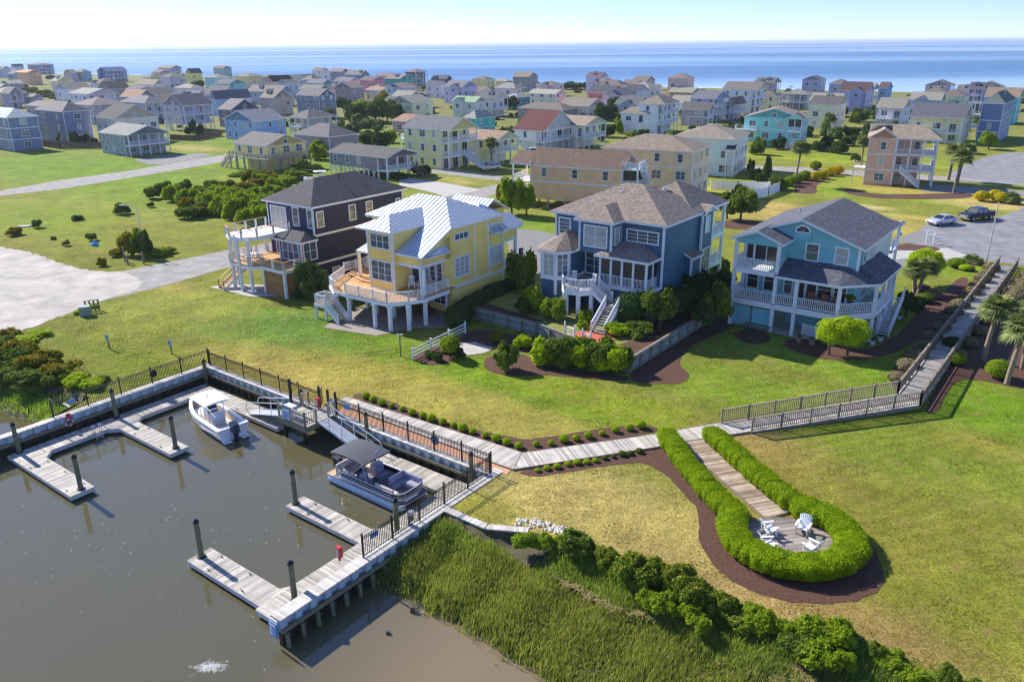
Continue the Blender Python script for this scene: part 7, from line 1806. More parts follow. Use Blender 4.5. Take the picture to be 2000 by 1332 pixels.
# ---- around the blue house (yard height)
Y = YARD
S = [(1040, 606, 1.3, 2.6, 'br', 0, 'bright green shrub at the left corner of the blue house'), (1020, 570, 1.7, 4.2, 'mid', 0, 'tall bush with drooping twigs left of the turret'), (1083, 622, 1.25, 1.8, 'br', 0, 'rounded shrub in front of the turret base'), (1024, 612, 1.0, 1.6, 'deep', 0, 'dark shrub below the bright corner shrub'),
     (1145, 628, .8, 1.0, 'br', 0, 'leafy green plant by the white porch post'), (1140, 640, .7, .7, 'br', 0, 'low bright plant by the stairs'),
     (1232, 632, 1.7, 2.9, 'dark', 1, 'large clipped dark globe shrub beside the stairs'), (1205, 654, 1.3, 1.0, 'lime', 0, 'low clipped hedge at the foot of the globe shrub, left part'), (1245, 655, 1.5, 1.0, 'mid', 0, 'low clipped hedge at the foot of the globe shrub, right part'),
     (1330, 620, 1.7, 3.2, 'dark', 0, 'dark shrub in the shaded side yard'), (1352, 600, 1.7, 3.4, 'dark', 0, 'second dark shrub along the side of the blue house'), (1375, 585, 1.6, 3.0, 'deep', 0, 'third dark shrub along the side of the blue house'), (1396, 625, 1.6, 3.0, 'mid', 0, 'green bush at the aqua house corner'), (1410, 575, 1.7, 2.4, 'deep', 0, 'dark bush between the blue and aqua houses'), (1400, 540, 1.6, 2.2, 'deep', 0, 'low dark tree crown behind the side yard'), (1372, 632, 1.2, 2.0, 'deep', 0, 'dark bush at the end of the retaining wall'), (1360, 560, 1.3, 2.0, 'dark', 0, 'dark bush under the air conditioners')]
for x, y, r, h, k, b, l in S: shrub(x, y, r, h, k, l, z=Y if y < 700 else 0, ball=bool(b))
tree(1288, 640, 1.9, 2.7, .8, 'mid', 'broad green tree hiding the corner of the blue house', z=Y); tree(1258, 625, 1.3, 2.1, 1.2, 'br', 'lighter green tree beside the globe shrub', z=Y)
# lower bed
S = [(988, 722, 1.15, 2.1, 'mid', 0, 'clipped oval shrub alone in the mulch'), (972, 668, .8, 1.0, 'olive', 0, 'small olive shrub under the retaining wall'), (1022, 678, 1.0, 1.1, 'lime', 0, 'yellow green shrub against the retaining wall'), (855, 706, .55, .7, 'deep', 0, 'small dark plant in the fence bed'), (838, 698, .5, .6, 'mid', 0, 'small plant near the fence post'), (895, 700, .7, .9, 'dark', 0, 'low dark shrub at the right of the fence bed'), (870, 690, .4, .5, 'mid', 0, 'tiny plant in the fence bed')]
for x, y, r, h, k, b, l in S: shrub(x, y, r, h, k, l)
tree(880, 698, 1.0, 1.4, .8, 'br', 'small lollipop tree in the fence bed')
for i, (x, y, r, h) in enumerate([(1068, 708, 1.7, 2.1), (1098, 712, 1.7, 2.2), (1130, 715, 1.8, 2.3), (1162, 718, 1.8, 2.5), (1192, 724, 1.8, 2.3), (1212, 724, 1.4, 1.9)]):
    shrub(x, y, r, h, 'lime' if i % 2 == 0 else 'mid', '%s of the big rounded shrubs in front of the retaining wall, from the left' % ordn(i), 'big rounded shrubs in front of the retaining wall')
# dark hedge between yellow and blue houses
bl = hedge_blobs([P(885, 640), P(925, 612), P(965, 592), P(1010, 575)], 2.2, 1.9, 1.0)
tag(link('hedge', foliage_mesh('hedge_dark', bl, 22000, .07, L_DEEP, sup=3, k=.9, depth=.12, lump=.05)), 'long dark clipped hedge between the yellow and blue houses', 'hedge')
# evergreen by the navy house
tree(612, 588, 1.9, 4.0, .3, 'deep', 'dark spiky evergreen between the navy and yellow houses'); shrub(590, 582, .9, 1.4, 'deep', 'low dark evergreen beside the wood screen of the navy house')
# aqua house yard
t = thing('tree', 'clipped umbrella shaped tree on two pale trunks in front of the aqua house', 'tree', P(1640, 694), RZ1 + R(25))
c = link('crown', foliage_mesh('umbrella_crown', [(-1.1, 0, 2.15, 1.15, 1.2, 1.15), (.0, 0, 2.35, 1.4, 1.35, 1.2), (1.1, .1, 2.2, 1.25, 1.25, 1.15), (.6, -.5, 1.9, 1.1, 1.0, 1.), (-.7, -.4, 1.95, 1.1, 1., 1.), (.2, .5, 2.4, 1.0, 1., .95)], 17000, .07, L_LIME, k=.75, depth=.35, lump=.12, zmin=-.6), t)
for x in (-.9, .6): link('trunk', trunk_mesh(2.0, .12, int(x * 9), 4, .7), t, (x, 0, 0))
tree(1768, 620, 1.1, 1.5, 1.0, 'deep', 'small dark round tree right of the aqua house stairs'); shrub(1786, 606, 1.0, 1.4, 'deep', 'dark shrub behind the small round tree')
for x, y, r, h, k, l in [(1766, 590, .9, .9, 'br', 'rounded green shrub left of the palm clump'), (1805, 590, .9, .9, 'mid', 'rounded shrub in front of the palm clump'), (1822, 582, .9, .9, 'sage', 'brown grey rounded shrub by the palm clump'), (1800, 570, .9, .8, 'sage', 'rounded shrub behind the palm trunks'), (1867, 522, 1.0, 1.1, 'br', 'bright shrub on the mulch island by the ramp'), (1886, 528, .8, .7, 'lime', 'small lime shrub on the mulch island by the ramp'), (1948, 738, .95, 1.5, 'br', 'glossy green shrub at the foot of the right palm')]: shrub(x, y, r, h, k, l, ball=True)
t = thing('tree', 'bright round crown behind the palm clump', 'tree', P(1800, 556))
link('crown', foliage_mesh('dome_crown', [(0, 0, 2.6, 2.0, 1.9, 1.5), (.9, .3, 2.3, 1.2, 1.2, 1.1), (-.9, -.2, 2.4, 1.2, 1.2, 1.1)], 12000, .085, L_LIME, k=.75, depth=.3, lump=.1), t); link('trunk', trunk_mesh(2.4, .14, 3, 4, .8), t)
# clipped grey shrubs beside the ramp
n = 0
for (a, b, k, side) in ((P(1752, 745), P(1935, 530), 15, 'left'), (P(1870, 700), P(2005, 545), 9, 'right'),):
    for i in range(k):
        q = a.lerp(b, i / (k - 1)); r = random.uniform(.75, .95)
        shrub(0, 0, r, r * 1.05, 'sage', '%s brown grey clipped shrub %s of the ramp, from its bend' % (ordn(i), side), 'clipped grey shrubs beside the ramp', ball=True, at=q)
for i in range(6): q = P(1980, 590).lerp(P(2030, 540), i / 5); shrub(0, 0, 1.0, 1.2, 'sage', '%s grey shrub at the right frame edge above the palms' % ordn(i), 'grey shrubs at the right edge', ball=True, at=q)
shrub(1868, 712, .7, 1.0, 'br', 'green round shrub beside the ramp near the palms', ball=True); shrub(1860, 680, .9, 1.0, 'dark', 'dark shrub beside the ramp', ball=True)

# ---- palms
def frond_arrays(n, rad, seed, droop=.5, dens=11):
    rr = np.random.default_rng(seed); V = []; F = []
    for i in range(n):
        a = rr.uniform(0, 2 * PI); el = rr.uniform(-.5, 1.3); pet = rad * rr.uniform(.3, .5)
        d = np.array((math.cos(a) * math.cos(el), math.sin(a) * math.cos(el), math.sin(el))); c = d * pet
        side = np.array((-math.sin(a), math.cos(a), 0.)); up = np.cross(d, side)
        # petiole
        w = .02; o = len(V); V += [side * w, -side * w, c - side * w * .6, c + side * w * .6]; F.append((o, o + 1, o + 2, o + 3))
        L = rad * rr.uniform(.6, .8)
        for j in range(dens):
            t = (j / (dens - 1) - .5) * 2.9; dd = d * math.cos(t) + side * math.sin(t); dd = dd / np.linalg.norm(dd)
            l = L * (1 - .25 * abs(t) / 1.45); e = c + dd * l + np.array((0, 0, -droop * l * rr.uniform(.5, 1.))); mid = c + dd * l * .5 + np.array((0, 0, -droop * l * .12))
            sw = np.cross(dd, up) * .045 * rad
            o = len(V); V += [c, mid - sw, e, mid + sw]; F.append((o, o + 1, o + 2, o + 3))
    return np.array(V), np.array(F)
CROWNS = [raw_mesh('palm_crown_%d' % s, *frond_arrays(72, 1.0, s, .5, 13), L_PALM) for s in range(3)]
def palm(px, py, h, r, label, lean=(0, 0), tr=.19, z=0.):
    t = thing('palm_tree', label, 'palm tree', P(px, py, z), random.uniform(0, 6.28) * 0)
    m = MB(); n = 14; pts = [Vector((lean[0] * (k / n) ** 1.6, lean[1] * (k / n) ** 1.6, h * k / n)) for k in range(n + 1)]
    for k in range(n): m.tube(pts[k], pts[k + 1], tr * (1.15 - .3 * k / n), tr * (1.05 - .3 * k / n) * 1.04, 10)
    m.build('trunk', PALMBARK, t)
    m = MB(); rr = random.Random(int(px))
    for k in range(60):
        a = rr.uniform(0, 6.28); zz = h * rr.uniform(.62, .98); q = pts[0].lerp(pts[-1], (zz / h)); q.x = lean[0] * (zz / h) ** 1.6; q.y = lean[1] * (zz / h) ** 1.6; q.z = zz; d = Vector((math.cos(a), math.sin(a), 1.1)).normalized()
        m.beam(q, q + d * rr.uniform(.25, .42), .07, .03)
    m.build('leaf_bases', PALMBARK, t)
    c = link('crown', random.choice(CROWNS), t, pts[-1], random.uniform(0, 6)); c.scale = (r, r, r * .95)
palm(1920, 705, 4.6, 1.7, 'palm beside the ramp at the right', (.5, .2)); palm(1966, 750, 4.6, 1.8, 'palm nearest the right frame edge', (.7, .3)); palm(1995, 720, 5.0, 1.8, 'palm partly outside the right edge behind the nearest palm', (.3, .2))
palm(1785, 572, 2.6, 1.5, 'left trunk of the low palm clump beside the aqua house', (-.3, 0)); palm(1793, 574, 2.9, 1.5, 'right trunk of the low palm clump beside the aqua house', (.5, 0))
palm(1553, 362, 6.9, 2.1, 'tall slender palm behind the white board fence', (.5, .3)); palm(1862, 378, 6.4, 2.2, 'palm right of the tan house, left of the pair', (.3, 0)); palm(1852, 352, 5.8, 2.0, 'palm tucked behind the tan house porch', (.2, 0), .3); palm(1870, 358, 6.2, 2.0, 'palm right of the tan house, right of the pair', (.6, 0))
palm(1616, 268, 5.0, 2.2, 'palm in front of the cream shuttered house'); palm(1682, 322, 5.2, 2.1, 'bushy palm left of the tan house'); palm(960, 322, 4.6, 2.1, 'palm between the yellow three storey and peach houses'); palm(698, 258, 4.2, 2.0, 'palm on the lawn in front of the big green trees'); palm(1020, 270, 4.6, 1.8, 'palm in front of the white house with maroon roof'); palm(1118, 280, 1.8, 1.5, 'short palm below the dark railed porch'); palm(1243, 254, 2.6, 1.8, 'palm in front of the white wing'); palm(1330, 240, 3.0, 1.8, 'palm in front of the periwinkle house'); palm(578, 184, 4, 1.8, 'far palm by the teal house') if False else None
palm(765, 232, 3.4, 2.0, 'palm at the right end of the big green trees'); palm(828, 190, 4.6, 1.7, 'far palm beside the white slate roofed house'); palm(1905, 268, 4.4, 2.0, 'palm at the denim blue house corner')
for i, (px, py) in enumerate([(1907, 516), (1900, 512), (1893, 513)]): 
    t = thing('palm_shrub', '%s low fan palm at the head of the ramp' % ordn(i), 'palm', P(px, py)); c = link('crown', CROWNS[i], t, (0, 0, .35)); c.scale = (.95, .95, .8)
t = thing('palm_shrub', 'low fan palm with yellow leaves behind the turning circle', 'palm', P(1975, 398)); c = link('crown', CROWNS[1], t, (0, 0, .9)); c.scale = (1.6, 1.6, 1.3)

# ---- middle distance trees
MT = [(690, 240, 3.6, 5.6, 1.0, 'deep', 'dark tree at the left of the big green group'), (705, 236, 4.0, 5.6, 1.2, 'lime', 'bright round crown in the middle of the big green group'), (718, 236, 3.6, 5.4, 1.0, 'mid', 'green tree right of the bright crown'), (735, 240, 4.6, 6.0, 1.2, 'deep', 'dark tree in the big green group'), (757, 240, 4.4, 6.2, 1.2, 'mid', 'broad tree at the right of the big green group'), (672, 220, 3.6, 4.4, 1.0, 'deep', 'dark tree behind the blue grey gable'), (775, 235, 3.4, 4.0, 1.0, 'deep', 'dark tree at the right end of the big green group'), (745, 212, 4.0, 5.0, 1.2, 'olive', 'brownish crown behind the big green group'),
      (745, 290, 2.9, 4.2, .6, 'dark', 'dark bushy tree left of the yellow three storey house'), (722, 272, 1.6, 2.0, .5, 'deep', 'small dark tree by the parked white car'), (763, 280, 2.0, 3.0, .5, 'br', 'light tree against the yellow three storey house'),
      (752, 166, 4.0, 3.4, 2.2, 'deep', 'spreading dark tree beside the pink house'), (635, 300, 3.2, 3.6, .5, 'br', 'bright tree left of the grey cottage'), (620, 312, 2.6, 3.4, .5, 'br', 'bright bush between the stilt cottages'), (652, 290, 2.6, 3.6, .5, 'mid', 'green tree behind the grey cottage'),
      (995, 214, 4.6, 3.6, 1.4, 'deep', 'dark spreading pine below the mint roof'), (955, 220, 3.8, 3.4, 1.0, 'deep', 'dark tree left of the spreading pine'), (1000, 176, 4.0, 3.6, 1.2, 'deep', 'dark tree in front of the grey tall gable'), (1120, 176, 9.0, 3.4, .8, 'deep', 'dark wide thicket near the sand'), (1150, 176, 6.0, 3.0, .8, 'deep', 'second dark thicket near the sand'), (1180, 236, 4.6, 4.6, 1.0, 'dark', 'dark tree left of the white two storey house'), (1155, 226, 4.0, 4.0, 1.0, 'deep', 'dark tree above the tan roof'), (1200, 222, 4.0, 4.6, 1.0, 'dark', 'tree between the cream gable and white house'), (1185, 268, 3.0, 3.4, .6, 'dark', 'dark tree right of the dark railed porch'), (1340, 192, 3.6, 3.2, .8, 'deep', 'dark tree in front of the low grey green roof'),
      (1000, 420, 2.2, 4.4, 1.2, 'br', 'airy bright tree behind the yellow house'), (1028, 422, 1.8, 3.2, 1.4, 'br', 'small bright tree left of the blue house roof'), (985, 400, 1.5, 2.8, .5, 'olive', 'feathery olive bush behind the yellow house'), (1445, 432, 2.6, 3.0, 1.4, 'mid', 'green tree behind the blue house balcony'), (1420, 428, 1.8, 2.6, 1.0, 'mid', 'green tree partly hidden by the blue house'),
      (1497, 354, .9, 4.8, .2, 'deep', 'narrow dark cypress left of the tall palm'), (1487, 364, 1.2, 2.6, .2, 'deep', 'low dark juniper by the white fence'), (1443, 400, 1.0, 3.2, .2, 'deep', 'spiky dark juniper in front of the white fence'), (1425, 404, .9, 2.6, .2, 'deep', 'left spiky juniper by the white fence'), (1515, 372, 1.6, 2.4, .2, 'mid', 'green bush at the foot of the tall palm'), (1475, 352, 1.4, 2.2, .1, 'dark', 'dark purple bush at the aqua house corner'), (1465, 338, .9, 2.6, .1, 'mid', 'rounded bush at the pale aqua house'),
      (1520, 292, 2.2, 2.8, .3, 'deep', 'dark bush in front of the turquoise house'), (1600, 296, 2.0, 2.4, .3, 'deep', 'dark bush right of the turquoise house'), (1640, 300, 2.6, 2.8, .4, 'deep', 'wide dark bush by the cream shuttered house'), (1575, 268, 2.0, 2.0, .3, 'dark', 'dark shrub behind the turquoise stairs'), (1660, 285, 2.6, 2.6, .3, 'deep', 'dark shrub row below the cream house'), (1700, 262, 3.0, 3.0, .5, 'deep', 'dark tree right of the cream shuttered house'), (1680, 238, 3.2, 3.4, .6, 'deep', 'dark tree beside the grey blue gable'), (1670, 316, 1.4, 1.6, .2, 'mid', 'green shrub left of the bushy palm'), (1930, 292, 2.6, 2.6, 1.6, 'br', 'airy green tree in front of the denim blue house'), (1890, 300, 2.4, 2.2, .5, 'deep', 'dark shrub behind the right palms'),
      (895, 310, 1.2, 3.6, .2, 'deep', 'dark cypress under the porch of the yellow three storey house'), (940, 305, 1.2, 3.6, .2, 'deep', 'dark cypress right of the yellow three storey house'), (862, 305, 1.0, 3.0, .2, 'deep', 'dark shrub left of the white porch post'), (842, 306, 1.6, 2.0, .2, 'mid', 'green shrub against the yellow three storey house'), (825, 342, 2.4, 2.0, .1, 'dark', 'wide dark bush right of the grey cottage'), (780, 350, 2.0, 1.2, .1, 'dark', 'low dark bush under the grey cottage porch'),
      (130, 278, 2.6, 2.8, .3, 'dark', 'bushy tree in front of the boxy house'), (148, 284, 1.6, 3.4, .2, 'deep', 'pointed dark cedar in front of the boxy house'), (165, 284, 2.4, 2.6, .3, 'deep', 'dark bush left of the sage house'), (182, 286, 1.8, 2.2, .2, 'deep', 'dark bush at the sage house corner'), (112, 275, 2.0, 1.8, .3, 'mid', 'green shrub by the slate blue house'), (378, 262, 1.2, 4.2, .2, 'deep', 'dark cedar by the lavender tall house'), (392, 270, 1.4, 4.0, .2, 'deep', 'second dark cedar by the lavender tall house'), (366, 262, 1.2, 2.0, .2, 'dark', 'low bush under the lavender tall house'), (460, 268, 1.6, 2.4, .3, 'deep', 'dark bush in front of the light blue house'),
      (45, 178, 5.0, 3.2, .5, 'deep', 'dark trees below the plywood house'), (62, 182, 5.0, 3.2, .5, 'mid', 'green scrub right of the dark trees'), (92, 190, 5.0, 3.0, .5, 'mid', 'green scrub by the white gable'), (350, 158, 6.0, 4.0, .8, 'deep', 'dark tree mass near the bright yellow house'), (330, 150, 5.0, 3.4, .8, 'mid', 'green trees on the dune'), (388, 176, 4.0, 4.4, .8, 'deep', 'round dark tree by the low white house'), (320, 196, 4.0, 3.0, .6, 'deep', 'dark bush behind the lavender tall house'), (488, 208, 2.6, 2.0, .4, 'dark', 'dark bush above the light blue roof'), (100, 156, 4.0, 3.4, .6, 'deep', 'dark tree by the oceanfront blue house'), (645, 234, 2.4, 3.0, .4, 'mid', 'green tree by the hip roofed porch house')]
for x, y, r, h, th, k, l in MT: tree(x, y, r, h, th, k, l)
# low scrub belt by the field (bright thicket left of navy house)
TH = [(300, 388, 1.6, 2.0, 'deep'), (322, 385, 1.8, 2.4, 'deep'), (345, 392, 2.2, 3.0, 'mid'), (360, 378, 2.0, 2.2, 'deep'), (375, 400, 2.4, 3.0, 'mid'), (395, 392, 2.2, 2.4, 'mid'), (408, 412, 2.6, 3.2, 'br'), (425, 398, 2.6, 2.8, 'br'), (440, 420, 2.8, 3.4, 'br'), (458, 408, 2.6, 3.0, 'mid'), (470, 425, 2.8, 3.6, 'br'), (490, 418, 2.6, 3.4, 'br'), (505, 428, 2.4, 3.4, 'mid'), (520, 410, 2.4, 3.0, 'br'), (450, 388, 2.4, 2.2, 'br'), (480, 395, 2.4, 2.2, 'br'), (510, 385, 2.4, 2.0, 'br'), (535, 380, 2.4, 1.8, 'br'), (420, 376, 2.0, 2.0, 'deep'), (445, 370, 2.2, 1.6, 'olive'), (480, 372, 2.4, 1.5, 'olive'), (560, 358, 2.4, 1.5, 'br'), (590, 348, 2.4, 1.4, 'br'), (500, 362, 2.2, 1.2, 'olive'), (530, 352, 2.2, 1.2, 'olive'), (545, 365, 2.2, 1.3, 'br'), (575, 338, 2.2, 1.2, 'mid'), (610, 335, 2.2, 1.3, 'mid'), (465, 345, 2.0, .9, 'mid'), (495, 340, 2.0, .9, 'mid'), (404, 392, 2.2, 2.6, 'deep'), (495, 442, 2.4, 3.0, 'br'), (515, 440, 2.2, 2.8, 'mid')]
TH += [(random.Random(i).uniform(340, 600), 0, random.Random(i + 50).uniform(1.2, 2.2), random.Random(i + 90).uniform(1.0, 2.2), ['br', 'mid', 'br', 'deep', 'olive'][i % 5]) for i in range(30)]
TH = [(x, y, r, h, {'deep': 'mid', 'mid': 'br'}.get(k, k)) for x, y, r, h, k in TH]
TH = [(x, y or 455 - (x - 300) * .38 + random.Random(int(x * 9)).uniform(-38, 12), r, h, k) for x, y, r, h, k in TH]
for i, (x, y, r, h, k) in enumerate(TH): shrub(x, y, r, h, k, '%s bush in the thicket behind the navy house' % (['leafy', 'dark', 'bright', 'tall', 'low'][i % 5]), 'bushes of the thicket behind the navy house')
# bushes by the left lamp post and in the field
S = [(252, 498, 1.6, 3.0, 'olive', 'yellow green bush behind the left street lamp'), (272, 500, 1.5, 3.0, 'mid', 'green bush around the base of the left street lamp'), (288, 502, 1.3, 3.2, 'deep', 'dark cedar right of the left street lamp'), (308, 500, 1.8, 1.1, 'br', 'low bright bush right of the cedar'), (325, 495, 1.4, .9, 'br', 'low bush at the road edge'), (228, 500, 1.4, .9, 'olive', 'low yellow bush left of the lamp'), (200, 520, .8, .9, 'olive', 'small yellow bush near the sand lot'),
     (240, 418, 1.6, 1.6, 'mid', 'dark shrub beyond the left street lamp'), (180, 470, .9, 1.0, 'deep', 'small dark bush in the field, center'), (130, 480, .7, .7, 'mid', 'small green bush in the field'), (72, 445, .9, 1.2, 'deep', 'small dark cedar in the field'), (30, 460, 1.4, 1.0, 'sage', 'grey bush at the left of the field'), (295, 405, .9, .8, 'mid', 'low shrub before the thicket'), (150, 430, 1.4, .7, 'dark', 'low dark scrub in the field'), (105, 468, .5, .4, 'mid', 'tiny bush in the field')]
for x, y, r, h, k, l in S: shrub(x, y, r * .85, h, 'olive' if k == 'sage' else ('mid' if k == 'deep' and y < 485 else k), l)
# left shore bushes (orange tipped)
for i, (x, y, r, h, k) in enumerate([(-40, 690, 2.4, 2.6, 'olive'), (-10, 700, 2.4, 3.0, 'mid'), (20, 712, 2.2, 2.6, 'deep'), (45, 700, 2.0, 2.4, 'olive'), (70, 722, 2.0, 2.2, 'olive'), (95, 712, 1.8, 1.8, 'olive'), (120, 735, 1.8, 1.8, 'olive'), (150, 752, 1.5, 1.3, 'lime'), (180, 758, 1.3, 1.1, 'lime'), (105, 748, 1.6, 1.5, 'deep'), (60, 748, 2.0, 1.6, 'deep'), (10, 735, 2.2, 1.8, 'deep'), (45, 670, 1.6, .9, 'lime'), (75, 655, 1.6, .8, 'lime'), (155, 612, .9, .6, 'lime'), (180, 600, .9, .6, 'lime'), (20, 660, 1.4, 1.2, 'olive'), (200, 745, .8, .6, 'mid')]):
    shrub(x, y, r * .85, h * .62, {'deep': 'mid'}.get(k, k), '%s shoreline bush left of the boat basin' % ['golden tipped', 'dense', 'dark', 'round', 'low'][i % 5], 'shoreline bushes left of the boat basin')
# brush line along the marsh on the right
bp = [(1030, 1062, 'mid', .8), (1062, 1066, 'mid', .9), (1118, 1084, 'mid', 1.0), (1100, 1070, 'mid', .9), (1168, 1098, 'tip', .8), (1188, 1104, 'tip', .9), (1210, 1120, 'tip', .9), (1235, 1128, 'tip', 1.1), (1255, 1138, 'tip', 1.1), (1278, 1140, 'tip', 1.0), (1300, 1150, 'tip', 1.0), (1322, 1160, 'tip', 1.1), (1345, 1172, 'tip', 1.1), (1368, 1180, 'tip', 1.0), (1390, 1192, 'tip', 1.1), (1412, 1200, 'tip', 1.0), (1434, 1208, 'tip', 1.0), (1456, 1216, 'mid', .9), (1478, 1222, 'mid', .9), (1500, 1232, 'mid', .9), (1530, 1236, 'br', 1.0), (1555, 1242, 'br', 1.0), (1580, 1246, 'mid', 1.0), (1605, 1250, 'br', 1.1), (1630, 1256, 'br', 1.0), (1650, 1266, 'mid', .9), (1600, 1290, 'br', .9), (1570, 1280, 'deep', .9), (1640, 1300, 'mid', .9), (1700, 1290, 'mid', .7), (1740, 1305, 'mid', .8), (1790, 1320, 'mid', .8), (1840, 1340, 'dark', .8), (1890, 1360, 'dark', .8), (1300, 1190, 'br', .7), (1340, 1200, 'br', .7), (1270, 1180, 'mid', .6), (1370, 1215, 'mid', .7)]
for i, (x, y, k, r) in enumerate(bp):
    shrub(x + random.uniform(-9, 9), y + random.uniform(-6, 7), r * random.uniform(.55, 1.15), r * random.uniform(.6, 1.2), {'deep': 'mid', 'dark': 'mid', 'mid': random.choice(['mid', 'br'])}.get(k, k), '%s %s brush clump along the marsh edge' % (['low', 'bushy', 'ragged', 'rounded', 'tall'][i % 5], {'tip': 'orange tipped', 'mid': 'green', 'br': 'bright', 'deep': 'dark', 'dark': 'shaded'}[k]), 'brush clumps along the marsh edge')

# ---- marsh grass (stuff)
def blades(name, V0, n, hmin, hmax, mat, label, wd=.02, lean=.35, clump=True):
    V0 = np.asarray(V0); i = RNG.integers(0, len(V0), n); c = V0[i].copy(); c[:, :2] += RNG.normal(size=(n, 2)) * .32
    h = RNG.uniform(hmin, hmax, n) * (.75 + .35 * np.sin(c[:, 0] * 1.3) * np.cos(c[:, 1] * 1.1))
    a = RNG.uniform(0, 2 * PI, n); s = np.stack([np.cos(a), np.sin(a), np.zeros(n)], 1) * wd
    b = RNG.uniform(0, 2 * PI, n); le = RNG.uniform(.1, 1., n) * lean
    tip = c + np.stack([np.cos(b) * h * le + h * .12, np.sin(b) * h * le - h * .05, h], 1); mid = c + (tip - c) * .5 + np.stack([np.zeros(n), np.zeros(n), h * .08], 1)
    V = np.stack([c - s, c + s, mid + s * .8, tip, mid - s * .8], 1).reshape(-1, 3)
    F = np.arange(n * 5).reshape(n, 5); return tag(link(name, raw_mesh(name, V, F, mat)), label, 'grass', kind='stuff')
def bank_points(top, low, rows, w0, w1, per=70000):
    o = []
    def samp(pl, t):
        L = [0]
        for a, b in zip(pl, pl[1:]): L.append(L[-1] + (b - a).length)
        s = t * L[-1]
        for i in range(len(pl) - 1):
            if s <= L[i + 1] + 1e-9: return pl[i].lerp(pl[i + 1], (s - L[i]) / max(1e-6, L[i + 1] - L[i]))
        return pl[-1]
    T = [samp(top, i / 200) for i in range(201)]; Lw = [samp(low, i / 200) for i in range(201)]
    for _ in range(per):
        i = random.random() * 199.99; k = int(i); f = i - k; w = random.uniform(w0, w1)
        a = T[k].lerp(T[k + 1], f); b = Lw[k].lerp(Lw[k + 1], f); q = a.lerp(b, w)
        for (wa, za), (wb, zb) in zip(rows, rows[1:]):
            if wa <= w <= wb: z = za + (zb - za) * (w - wa) / (wb - wa)
        la = (q - OB).dot(E1); lb = (q - OB).dot(E2)
        if not (32 < la < 40.5 and lb > -6.2): o.append((q.x, q.y, z - .05))
    return o
MG = mleaf('marsh_grass', (116, 138, 56), (184, 188, 100), .4, rough=.7); MG2 = mleaf('marsh_reed', (112, 148, 50), (176, 198, 96), .4, rough=.7); STRAW = mleaf('straw', (140, 122, 82), (180, 162, 118), .2, rough=.8)
pts = bank_points(mtop, mlow, MR, .05, .93, 24000)
pts = [p for p in pts if p[1] > 18 or True]
blades('marsh_grass', pts, 110000, .25, .85, MG, 'green cordgrass covering the marsh right of the bulkhead')
blades('reed_patch', bank_points(mtop, mlow, MR, .04, .3, 8000), 26000, .4, .85, MG2, 'brighter reeds along the top of the marsh')
pl_ = bank_points(ltop, llow, MR, .1, .86, 12000)
blades('marsh_grass', pl_, 36000, .35, .7, MG2, 'green marsh grass left of the boat basin')
# lines of dead straw in the marsh
def straw(px, n, label, w=.07):
    pl = [P(x, y, -.75) for x, y in px]; o = []
    for _ in range(n):
        i = random.randrange(len(pl) - 1); q = pl[i].lerp(pl[i + 1], random.random()); o.append((q.x + random.gauss(0, w), q.y + random.gauss(0, w), q.z + .28 + random.uniform(-.05, .15)))
    V = []; F = []
    for c in o:
        a = random.uniform(0, PI); d = Vector((math.cos(a), math.sin(a), random.uniform(-.2, .2))) * random.uniform(.15, .4); s = Vector((-d.y, d.x, 0)).normalized() * .014; c = Vector(c)
        k = len(V); V += [c - d - s, c + d - s, c + d + s, c - d + s]; F.append((k, k + 1, k + 2, k + 3))
    tag(link('dead_straw', raw_mesh('dead_straw', [tuple(v) for v in V], F, STRAW)), label, 'straw', kind='stuff')
straw([(1070, 1110), (1085, 1140), (1130, 1160), (1160, 1180), (1200, 1200), (1260, 1212), (1300, 1225), (1350, 1238), (1400, 1260)], 260, 'line of dead straw washed through the marsh')
straw([(1480, 1240), (1530, 1262), (1500, 1300), (1560, 1320), (1620, 1310), (1700, 1320), (1760, 1340)], 2200, 'dry straw scattered at the right of the marsh', .7)

# ---- stones
t = MB(); ST = mplain('white_stone', (206, 200, 190), .85, .2, 3)
V = []; F = []
rock = [bpy.data.meshes.new('stone_%d' % k) for k in range(3)]
for k, me in enumerate(rock):
    bm = bmesh.new(); bmesh.ops.create_icosphere(bm, subdivisions=1, radius=.5)
    for v in bm.verts: v.co *= random.uniform(.75, 1.2)
    bm.to_mesh(me); bm.free(); me.materials.append(ST)
pl = [P(1005, 1019), P(1035, 1020), (P(1062, 1026)), P(1090, 1034), P(1110, 1041)]
for i in range(120):
    j = random.randrange(4); q = pl[j].lerp(pl[j + 1], random.random()) + Vector((random.gauss(0, .12), random.gauss(0, .25), 0))
    o = link('stone', random.choice(rock)); s = random.uniform(.12, .3); o.scale = (s, s * random.uniform(.7, 1.2), s * .7); o.location = (q.x, q.y, s * .15 - .01); o.rotation_euler = (0, 0, random.uniform(0, 6))
    tag(o, 'pale loose stone in the heap at the end of the bulkhead arm', 'stone', 'pale stones heaped by the bulkhead arm')

